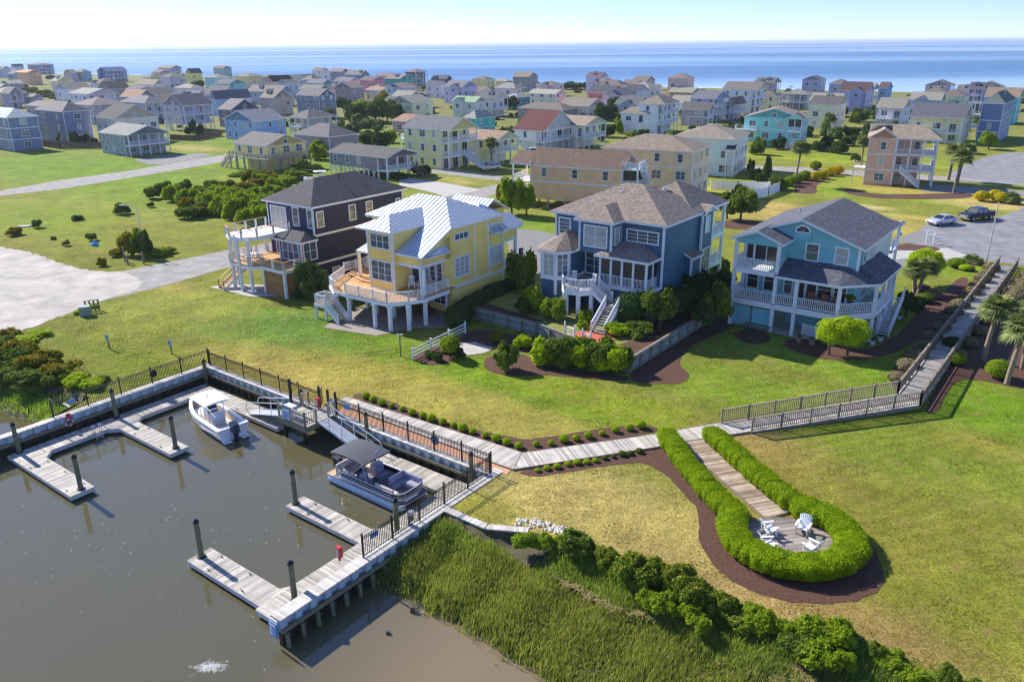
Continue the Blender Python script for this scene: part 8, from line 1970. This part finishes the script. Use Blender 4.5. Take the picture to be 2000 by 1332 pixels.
# ---- small pale flecks on the water
def flecks(name, cx, cy, rx, ry, n, s, label, mat=None):
    V = []; F = []
    c = P(cx, cy, WZ)
    for _ in range(n):
        q = (c.x + random.gauss(0, rx), c.y + random.gauss(0, ry)); r = s * random.uniform(.4, 1.4); k = len(V)
        V += [(q[0] + math.cos(a) * r * random.uniform(.6, 1), q[1] + math.sin(a) * r * random.uniform(.6, 1), WZ + .008) for a in (0, 1.3, 2.6, 3.9, 5.1)]; F.append(tuple(range(k, k + 5)))
    tag(link(name, raw_mesh(name, V, F, mat or FOAM)), label, 'foam', kind='stuff')
flecks('white_flecks', 409, 1302, .34, .17, 420, .026, 'patch of white flecks near the bottom left of the canal')  # dense scatter of flat white flecks just above the water surface
flecks('pollen_flecks', 330, 1050, 6.5, 4.5, 300, .024, 'scattered pale flecks floating on the canal')

# scrub scattered between the far houses
rr = random.Random(5); cnt = 0; SCR = []
while cnt < 330:
    px = rr.uniform(-60, 2060); py = 152 + 130 * rr.random() ** 1.3; q = P(px, py)
    if q.length > 540 or (px < 560 and py > 250) or inside(np.array([q.x]), np.array([q.y]), [tuple(v) for v in land2])[0] == False: continue
    if any(-W - 1.5 < (q - C).dot(dx) < 2.5 and -2.5 < (q - C).dot(dy) < D + 1 for C, dx, dy, W, D in FOOT): continue
    if 1780 < px and py > 286: continue
    r = rr.uniform(1., 3.2); k = rr.choice(['deep', 'deep', 'mid', 'dark', 'olive', 'br']); cnt += 1
    SCR.append((r, k, q))
SCR.sort(key=lambda v: v[2].length)
for r, k, q in SCR[:38]:
    shrub(0, 0, r, r * rr.uniform(.6, 1.2), k, {'deep': 'dark evergreen', 'mid': 'green', 'dark': 'dark', 'olive': 'olive brown', 'br': 'light green'}[k] + ' scrub bush growing among the far houses', 'scrub bushes among the far houses', at=q)
bl = []
for r, k, q in SCR[38:]:
    for j in range(4): bl.append((q.x + rr.gauss(0, r * .5), q.y + rr.gauss(0, r * .5), r * .35, r * .6, r * .6, r * rr.uniform(.4, .7)))
tag(link('scrub', foliage_mesh('scrub', bl, 60000, .32, L_DEEP, k=.8, lump=.2)), 'dark green scrub growing between the farthest houses', 'scrub', kind='stuff')

# short grass blades standing on the lawns, coloured like the turf they grow in
def mblade():
    t = NT('lawn_blades'); at = t.n('ShaderNodeAttribute', attribute_name='turf'); gi = t.n('ShaderNodeNewGeometry')
    f = t.ramp(gi.outputs['Random Per Island'], 0, 1, 1.0, 1.6); g = t.n('ShaderNodeCombineColor')
    for i in range(3): t.l(f, g.inputs[i])
    t.base(t.mix(1.0, at.outputs['Color'], g.outputs[0], 'MULTIPLY')); t.setp(Roughness=.9); t.b.inputs['Specular IOR Level'].default_value = .1; return t.m
def lawn_blades(n):
    x = RNG.uniform(-60, 75, n * 3); y = 26 + 90 * RNG.random(n * 3) ** 1.4; k = inside(x, y, [tuple(v) for v in land2]) & (RNG.random(n * 3) < 1.15 - np.clip((y - 60) / 52, 0, 1.1)); x = x[k]; y = y[k]
    for e in EXC + [[(v.x, v.y) for v in ypoly]]:
        k = ~inside(x, y, e); x = x[k]; y = y[k]
    x = x[:n]; y = y[:n]; n = len(x); a = RNG.uniform(0, 6.28, n); w = RNG.uniform(.012, .03, n); h = RNG.uniform(.02, .065, n) * (1 + .8 * (np.sin(x * .8) * np.cos(y * .9) > .55)); b = RNG.uniform(0, 6.28, n)
    V = np.stack([np.stack([x - np.cos(a) * w, y - np.sin(a) * w, 0 * x], 1), np.stack([x + np.cos(a) * w, y + np.sin(a) * w, 0 * x], 1), np.stack([x + np.cos(b) * h * .7, y + np.sin(b) * h * .7, h], 1)], 1).reshape(-1, 3)
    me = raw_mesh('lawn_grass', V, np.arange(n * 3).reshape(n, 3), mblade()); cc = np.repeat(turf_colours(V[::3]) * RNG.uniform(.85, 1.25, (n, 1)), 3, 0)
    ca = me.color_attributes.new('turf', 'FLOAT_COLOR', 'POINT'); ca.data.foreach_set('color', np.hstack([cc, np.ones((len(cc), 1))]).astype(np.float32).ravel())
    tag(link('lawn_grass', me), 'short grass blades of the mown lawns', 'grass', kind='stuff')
lawn_blades(420000)

blades('dead_stems', pts, 16000, .3, .8, STRAW, 'dead straw coloured stems mixed through the marsh', wd=.015, lean=.9)
blades('reed_fringe', bank_points(mtop, mlow, MR, .86, .97, 2500), 5000, .3, .7, MG, 'sparse green stems standing in the shallows')
blades('tussock_grass', bank_points(mtop, mlow, MR, .0, .12, 4000), 26000, .3, .8, MG2, 'loose green tussocks between the brush clumps', wd=.022)

rr = random.Random(12); k = 0
while k < 30:
    px, py = (rr.uniform(1470, 1770), rr.uniform(228, 318)) if k < 18 else (rr.uniform(1090, 1260), rr.uniform(205, 270)); q = P(px, py)
    if any(-W - 1.5 < (q - C).dot(dx) < 4 and -4.5 < (q - C).dot(dy) < D + 1 for C, dx, dy, W, D in FOOT) or (px > 1480 and 322 > py > 300): py = 0
    if py:
        tree(0, 0, rr.uniform(1.4, 2.8), rr.uniform(2.2, 4.2), .4, rr.choice(['deep', 'mid', 'dark', 'br']), 'leafy tree standing among the houses at the %s of the far rows' % ('right' if k < 18 else 'middle'), 'trees among the far rows', at=q)
    k += 1
# ============================================================ vehicles, lamps, signs
def prof_loft(m, prof, ys, mi=0):
    """side profile (x,z) lofted through half widths [(y, inset)]"""
    rings = [[(x * (1 - ins * .02) , y, z - (0 if z < .5 else ins * .03)) for x, z in prof] for y, ins in ys]
    m.loft(rings, mi)
def car(loc, rz, label, paint, kind='sedan', name='parked_car'):
    t = thing(name, label, 'truck' if kind == 'truck' else 'car', loc, rz)
    PT = mplain('paint_%d_%d_%d' % paint, paint, .22, .03, metal=.35); GL = mglass('car_glass', (34, 40, 46), .05)
    if kind == 'truck':
        L, W = 5.8, 2.0; body = [(-2.9, .5), (2.8, .45), (2.88, .75), (2.8, 1.12), (1.3, 1.22), (1.25, 1.2), (-2.88, 1.2), (-2.9, 1.1)]
        cab = [(1.35, 1.2), (.62, 1.86), (-.95, 1.9), (-1.15, 1.2)]; wx = (1.85, -1.85); wr = .41
    elif kind == 'suv':
        L, W = 4.7, 1.9; body = [(-2.3, .45), (2.25, .4), (2.33, .7), (2.2, .98), (1.1, 1.08), (-2.3, 1.05)]; cab = [(1.2, 1.05), (.45, 1.66), (-1.9, 1.68), (-2.28, 1.05)]; wx = (1.45, -1.45); wr = .36
    else:
        L, W = 4.75, 1.8; body = [(-2.35, .4), (2.3, .32), (2.38, .55), (2.25, .78), (1.0, .98), (-1.6, 1.02), (-2.3, .92), (-2.38, .7)]; cab = [(1.1, .96), (.25, 1.42), (-.95, 1.45), (-1.85, 1.0)]; wx = (1.42, -1.38); wr = .33
    m = MB(); hw = W / 2
    rings = [[(x * .985, -hw + .0, z - .02 if z > .6 else z + .04) for x, z in body], [(x, -hw + .07, z) for x, z in body], [(x * 1.005, 0, z + (.03 if z > .6 else 0)) for x, z in body], [(x, hw - .07, z) for x, z in body], [(x * .985, hw, z - .02 if z > .6 else z + .04) for x, z in body]]
    m.loft(rings); 
    if kind == 'truck': pass
    b = m.build('body', PT, t)
    m = MB(); k = .14
    rings = [[(x, -hw + (.1 if z < 1.3 * (1 if kind != 'truck' else 1.2) and i in (0, 3) else .1 + k), z) for i, (x, z) in enumerate(cab)], [(x, hw - (.1 if i in (0, 3) else .1 + k), z) for i, (x, z) in enumerate(cab)]]
    rings[0] = [(x, -hw + (.1 if i in (0, 3) else .1 + k), z) for i, (x, z) in enumerate(cab)]
    m.loft(rings); m.build('windows', GL, t)
    m = MB(); z = cab[1][1]; m.box(cab[2][0] + .02, -hw + .1 + k - .02, z - .02, cab[1][0] - .02, hw - .1 - k + .02, z + .045)
    for s in (-1, 1):
        y0 = s * (hw - .1); y1 = s * (hw - .1 - k)
        for i, j in ((0, 1), (3, 2)): m.beam((cab[i][0], y0, cab[i][1]), (cab[j][0], y1, cab[j][1]), .07, .09)
        mx = (cab[1][0] + cab[2][0]) / 2 - .05; m.beam((mx, y0 + s * .01, cab[0][1]), (mx, y1 + s * .01, z), .07, .08)
    m.build('roof_frame', PT, t)
    if kind == 'truck':
        m = MB(); m.box(-2.8, -.85, 1.205, -1.25, .85, 1.23); m.build('bed_cover', DARK, t)
        m = MB(); m.box(2.86, -.6, .6, 2.93, .6, 1.0); m.build('grille', CHROME, t); m = MB(); m.box(2.8, -.95, .45, 2.98, .95, .6); m.build('bumper', CHROME, t)
    else:
        m = MB(); m.box(L / 2 - .06, -.5, .42, L / 2 + .02, .5, .58); m.build('grille', DARK, t)
    for s in (-1, 1):
        m = MB(); zz = .95 if kind == 'truck' else .68; m.box(L / 2 - .22, s * hw - s * .35 - .16, zz - .1, L / 2 + (.02 if kind != 'truck' else .0), s * hw - s * .35 + .16, zz + .06); m.build('headlight', CHROME, t)
        m = MB(); m.box(-L / 2 - .02, s * hw * .8 - .13, zz, -L / 2 + .15, s * hw * .8 + .13, zz + .22); m.build('tail_light', RED, t)
        m = MB(); m.box(cab[0][0] - .25, s * (hw + .02), cab[0][1], cab[0][0] - .08, s * (hw + .2), cab[0][1] + .14); m.build('wing_mirror', PT, t)
        for x in wx:
            w = thing('wheel', None, None, (0, 0, 0)); w.parent = t; w.location = (x, s * (hw - .1), wr); KIDS.setdefault(t.name, []).append(w)
            m = MB(); m.tube((0, -.12, 0), (0, .12, 0), wr, wr, 18); m.build('tyre', RUBBER, w)
            m = MB(); m.tube((0, s * .1, 0), (0, s * .135, 0), wr * .62, wr * .62, 14); m.build('rim', CHROME, w)
    return t
def between(a, b): return (P(*a) + P(*b)) / 2
q0, q1 = P(1834, 442.5), P(1862, 439); mid = (q0 + q1) / 2; aa = math.atan2((q0 - q1).y, (q0 - q1).x)
nn = Vector((-(q0 - q1).y, (q0 - q1).x, 0)).normalized() * -.85
car(mid + nn, aa, 'silver sedan parked on the turning circle', (196, 202, 212), 'sedan')
q0, q1 = P(1900, 433.5), P(1934, 429.5); mid = (q0 + q1) / 2; aa = math.atan2((q0 - q1).y, (q0 - q1).x); nn = Vector((-(q0 - q1).y, (q0 - q1).x, 0)).normalized() * -.95
car(mid + nn, aa, 'dark blue pickup truck parked behind the silver sedan', (30, 44, 72), 'truck', 'pickup_truck')
car(P(957, 333), R(-150), 'white car parked behind the palm by the yellow three storey house', (228, 230, 234), 'suv')
car(P(1036, 303), R(-150), 'white car parked in front of the white maroon roofed house', (228, 230, 234), 'suv')
car(P(712, 278), R(-160), 'white car parked beside the dark trees', (226, 230, 236), 'suv'); car(P(722, 280), R(-160), 'pale car parked right of the white car by the dark trees', (196, 202, 210), 'sedan')
car(P(1200, 212), R(20), 'dark car parked near the coral house', (50, 52, 60), 'suv') if False else None

def street_lamp(px, py, h, label, arm=1.6, armdir=R(200), lean=0):
    t = thing('street_lamp', label, 'street lamp', P(px, py)); m = MB(); m.tube((0, 0, 0), (0, 0, h), .1, .07, 10); m.build('pole', ALU, t)
    if arm:
        d = Vector((math.cos(armdir), math.sin(armdir), 0)); m = MB(); m.path([(0, 0, h - .1), d * arm * .5 + Vector((0, 0, h + .4)), d * arm + Vector((0, 0, h + .45))], .045, 6); m.build('arm', ALU, t)
        m = MB(); e = d * arm + Vector((0, 0, h + .42)); m.beam(e, e + d * .6, .22, .12); m.build('lamp_head', mplain('lamp_grey', (190, 192, 196), .5, .05), t)
    return t
street_lamp(283, 498, 6.1, 'grey street lamp at the bush beside the sand lot', 2.0, R(165)); street_lamp(1926, 515, 7.6, 'white tall pole at the head of the ramp', 0)
street_lamp(1330, 258, 7.4, 'white street lamp in front of the periwinkle house', 2.2, R(25)); street_lamp(1278, 175, 7.0, 'thin far utility pole against the sea', 0)

# cars parked beside the far houses, copies of three kinds
kinds = [(car((0, 0, -50), 0, 'x', (222, 224, 228), 'suv'), 'white'), (car((0, 0, -50), 0, 'x', (92, 98, 108), 'sedan'), 'grey'), (car((0, 0, -50), 0, 'x', (120, 40, 44), 'suv'), 'dark red')]
rc_ = random.Random(3); k = 0
for lab, C, dx, dy, D, a in HLAB[20::4]:
    if C.length > 430 or k > 16: continue
    b, cn = kinds[k % 3]; c = dup(b) if k > 2 else b; k += 1
    w_ = lab.split()[:5]
    while w_[-1] in ('with', 'and', 'by', 'in', 'on', 'of', 'the', 'below', 'behind', 'dark', 'pale', 'two', 'big', 'hip', 'brown', 'slate', 'light'): w_.pop()
    c.location = (C + dx * 2.6 + dy * D * .35).xy.to_3d(); c.rotation_euler = (0, 0, a + PI / 2 + rc_.uniform(-.2, .2))
    c['label'] = '%s car parked to the right of the %s' % (cn, ' '.join(w_)); c['group'] = 'cars parked beside the far houses'
for i, (px, py, l) in enumerate([(640, 205, 'wooden utility pole left of the green trees'), (905, 196, 'wooden utility pole near the mint roofed house'), (1190, 190, 'wooden utility pole near the coral house'), (300, 178, 'wooden utility pole near the cream two storey house'), (1540, 215, 'wooden utility pole behind the turquoise house')]):
    t = thing('utility_pole', l, 'pole', P(px, py)); m = MB(); m.tube((0, 0, 0), (0, 0, 9.5), .14, .1, 8); m.build('pole', OLDWOOD, t); m = MB(); m.box(-1, -.06, 8.8, 1, .06, 8.95); m.build('crossarm', OLDWOOD, t)
# ropes and fenders
ROPE = mplain('rope', (206, 198, 180), .9, .1)
def rope(a, b, label, sag=.15):
    t = thing('mooring_rope', label, 'rope', a); v = b - a; m = MB(); q = [v * (i / 6) + Vector((0, 0, -sag * 4 * (i / 6) * (1 - i / 6))) for i in range(7)]; m.path(q, .018, 5); m.build('line', ROPE, t)
rope(LB(6, -2.85, DZ + .08), LB(6.4, -4.2, WZ + 1.05), 'pale rope from the dock to the white fishing boat'); rope(LB(9, -2.85, DZ + .08), LB(8.8, -4.0, WZ + 1.05), 'pale rope from the dock to the stern of the fishing boat')
rope(LB(24.2, -2.4, DZ + .08), LB(24, -3.2, WZ + 1.1), 'rope holding the pontoon boat at its stern'); rope(LB(29, -2.4, DZ + .08), LB(28.9, -3.3, WZ + 1.1), 'rope holding the pontoon boat at its bow')
for a_, l in ((25.2, 'white fender on the dock side of the pontoon boat, rear'), (27.8, 'white fender on the dock side of the pontoon boat, front')):
    t = thing('fender', l, 'fender', LB(a_, -2.85, WZ + .5)); m = MB(); m.tube((0, 0, -.3), (0, 0, .3), .1, .1, 10); m.tube((0, 0, .3), (0, 0, .42), .05, .02, 6); m.build('fender', WHITE2, t)

# mailboxes
def mailbox(px, py, label, col=WHITE2):
    t = thing('mailbox', label, 'mailbox', P(px, py), RZ1 + R(20)); m = MB(); m.box(-.09, -.09, 0, .09, .09, 1.5); m.tube((0, 0, 1.5), (0, 0, 1.62), .1, .02, 8); m.beam((0, 0, .95), (.75, 0, .95), .07, .07); m.build('post', WHITE2, t)
    m = MB(); m.box(.2, -.13, 1.0, .85, .13, 1.22); m.build('box', col, t)
mailbox(1809, 475, 'white mailbox on a post, left of the two at the gravel drive'); mailbox(1823, 479, 'white mailbox on a post, right of the two at the gravel drive')
t = thing('mailbox', 'turquoise small box sign beside the aqua house rear porch', 'mailbox', P(1754, 474), RZ1); m = MB(); m.box(-.05, -.05, 0, .05, .05, 1.1); m.build('post', WHITE2, t); m = MB(); m.box(-.3, -.15, 1.0, .3, .15, 1.45); m.build('box', mplain('turquoise_box', (90, 190, 214), .5, .05), t)
# signs in the grass
def small_sign(px, py, h, label, w=.42, sh=.5):
    t = thing('lawn_sign', label, 'sign', P(px, py), RZ1 + R(10)); m = MB(); m.box(-.05, -.05, 0, .05, .05, h); m.build('post', OLDWOOD, t); m = MB(); m.box(-w / 2, -.08, h - sh, w / 2, -.05, h + .05); m.build('panel', mplain('sign_face', (176, 192, 206), .5, .08), t)
    m = MB()
    for k in range(3): m.box(-w * .36, -.09, h - .15 - k * .12, w * .36, -.08, h - .11 - k * .12)
    m.build('lettering', DARK, t)
small_sign(214, 681, 1.35, 'small grey sign on a post in the weedy grass, left one'); small_sign(336, 692, 1.35, 'small grey sign on a post near the basin corner')
for x, y, h, l in ((244, 511, 1.9, 'thin grey stake left of the wooden posts by the lot'), (250, 517, 1.2, 'left wooden post at the corner of the sand lot'), (281, 516, 1.6, 'right wooden post at the corner of the sand lot')):
    t = thing('wood_post', l, 'post', P(x, y)); m = MB(); m.box(-.08, -.08, 0, .08, .08, h); m.build('post', OLDWOOD, t)
t = thing('garden_post', 'brown stake with a small white solar lamp by the yellow house lawn', 'post', P(783, 696)); m = MB(); m.box(-.05, -.05, 0, .05, .05, 2.1); m.build('post', OLDWOOD, t); m = MB(); m.box(-.3, -.08, 2.0, .3, .08, 2.1); m.build('lamp_head', ALU, t)
t = thing('utility_box', 'pale green utility box by the bushes at the sand lot', 'utility box', P(168, 616), R(20)); m = MB(); m.box(-.5, -.4, 0, .5, .4, 1.0); m.build('cabinet', mplain('box_green', (132, 150, 136), .6, .1), t)
t = thing('wood_fence', 'short weathered fence of four boards beside the utility box', 'fence', P(180, 608), R(30))
for k in range(4): m = MB(); m.box(-.6 + k * .4, -.05, 0, -.42 + k * .4, .05, 1.15); m.build('board', OLDWOOD, t)
m = MB(); m.box(-.65, -.1, 1.15, .85, .1, 1.2); m.build('top_rail', OLDWOOD, t)
t = thing('barrel', 'bright blue tub lying in the grass', 'tub', P(182, 480)); m = MB(); m.tube((0, 0, 0), (.5, 0, .35), .4, .42, 12); m.build('tub', mplain('tub_blue', (70, 156, 220), .4, .08), t)
t = thing('barrel', 'small white pad beside the dark cedar in the field', 'slab', P(48, 443)); m = MB(); m.box(-.9, -.5, 0, .9, .5, .15); m.build('slab', CONC, t)
# white boat on trailer behind the navy house
fb = fishing_boat(P(627, 356, 1.0), R(10), 'white boat with a white canopy parked behind the navy house roof'); fb.scale = (.92, .92, .92)
t = thing('boat_trailer', 'grey trailer carrying the white boat behind the navy house', 'trailer', P(627, 356, 0), R(10)); m = MB(); m.box(-3, -.9, .5, 3, -.8, .6); m.box(-3, .8, .5, 3, .9, .6); m.beam((3, -.85, .55), (4.5, 0, .55), .08, .08); m.beam((3, .85, .55), (4.5, 0, .55), .08, .08); m.build('frame', ALU, t)
for y in (-1.1, 1.1): m = MB(); m.tube((-1, y - .1, .33), (-1, y + .1, .33), .33, .33, 14); m.build('wheel', RUBBER, t)
# white board fences
def board_fence(px, h, label, mat=None):
    mat = mat or WHITE2; t = thing('board_fence', label, 'fence'); q = [P(*p) for p in px]
    for a, b in zip(q, q[1:]):
        m = MB(); L = (b - a).length; n = max(1, int(L / .35))
        for i in range(n): u = a.lerp(b, (i + .04) / n); v = a.lerp(b, (i + .96) / n); m.beam(u + Vector((0, 0, h / 2 + .03)), v + Vector((0, 0, h / 2 + .03)), .04, h - .06)
        m.build('board_panel', mat, t); k = max(1, round(L / 2.4))
        for i in range(k + 1): u = a.lerp(b, i / k); m = MB(); m.box(u.x - .07, u.y - .07, 0, u.x + .07, u.y + .07, h + .1); m.build('post', mat, t)
board_fence([(1388, 370), (1440, 373), (1502, 374)], 1.7, 'white board fence behind the tan house, left run'); board_fence([(1466, 392), (1500, 383), (1531, 370)], 1.7, 'white board fence curving to the tall palm')
BRF = mplain('brown_boards', (120, 96, 78), .85, .2, 3)
board_fence([(82, 286), (118, 292), (200, 290)], 1.7, 'brown board fence in front of the boxy house', BRF); board_fence([(333, 274), (380, 276), (434, 266)], 1.6, 'brown board fence beside the lavender tall house', BRF)
# wire fence behind blue house
# pots and planters
POT = mplain('white_pot', (212, 220, 226), .5, .05); TERR = mplain('stone_pot', (150, 128, 112), .8, .1)
def pot(px, py, label, mat=POT, h=.42, r=.28, z=0.):
    t = thing('plant_pot', label, 'plant pot', P(px, py, z)); m = MB(); m.tube((0, 0, 0), (0, 0, h), r * .72, r, 12); m.build('pot', mat, t); o = link('plant', LUMP['mid'][0], t, (0, 0, h - .05)); o.scale = (r * .8, r * .8, .22)
for x, y, l in ((1703, 673, 'white planter nearest the umbrella trees'), (1719, 666, 'second white planter along the aqua house'), (1731, 646, 'third white planter by the aqua house posts'), (1756, 624, 'white planter at the foot of the aqua house stairs')): pot(x, y, l)
for x, y, l in ((1560, 668, 'stone pot left in front of the aqua house'), (1585, 673, 'stone pot right in front of the aqua house')): pot(x, y, l, TERR, .55, .3)
t = thing('ladder_rack', 'white slatted screen leaning by the pots of the aqua house', 'screen', P(1582, 660), RZ1 + R(-10)); m = MB()
for k in range(6): m.box(-.9, -.02, .2 + k * .18, .5, .02, .3 + k * .18)
for x in (-.9, .46): m.box(x, -.04, 0, x + .08, .04, 1.25)
m.build('slats', WHITE2, t)
t = thing('hanging_basket', 'fern in a basket at the corner of the aqua house porch', 'plant', LB(10.6, .9, 3.9, oL)); o = link('plant', LUMP['mid'][1], t, (0, 0, 0)); o.scale = (.5, .5, .7); m = MB(); m.tube((0, 0, -.1), (0, 0, .2), .2, .3, 10); m.build('basket', DARK, t)
t = thing('driftwood', 'dark stump poking out of the water', 'stump', P(757, 1240, WZ - .1)); m = MB(); m.tube((0, 0, 0), (.03, .02, .25), .13, .1, 8); m.build('stump', BARK, t)
t = thing('driftwood', 'dark post stub at the water edge below the marsh grass', 'stump', P(805, 1197, WZ - .1)); m = MB(); m.tube((0, 0, 0), (.03, .02, .4), .16, .12, 8); m.build('stump', BARK, t)
t = thing('timber_wall', 'low pale board wall running into the left marsh', 'wall', P(170, 765), 0); a = P(168, 766, -.2) - t.location; b = P(215, 784, -.2) - t.location; m = MB(); m.beam(a, b, .35, .35); m.build('cap', EDGE, t)
t = thing('timber_board', 'weathered board lying in the marsh behind the left fence', 'board', P(135, 795, -.6), R(-40)); m = MB(); m.box(-1, -.1, 0, 1, .1, .08); m.build('board', EDGE, t)
bpy.context.view_layer.update()
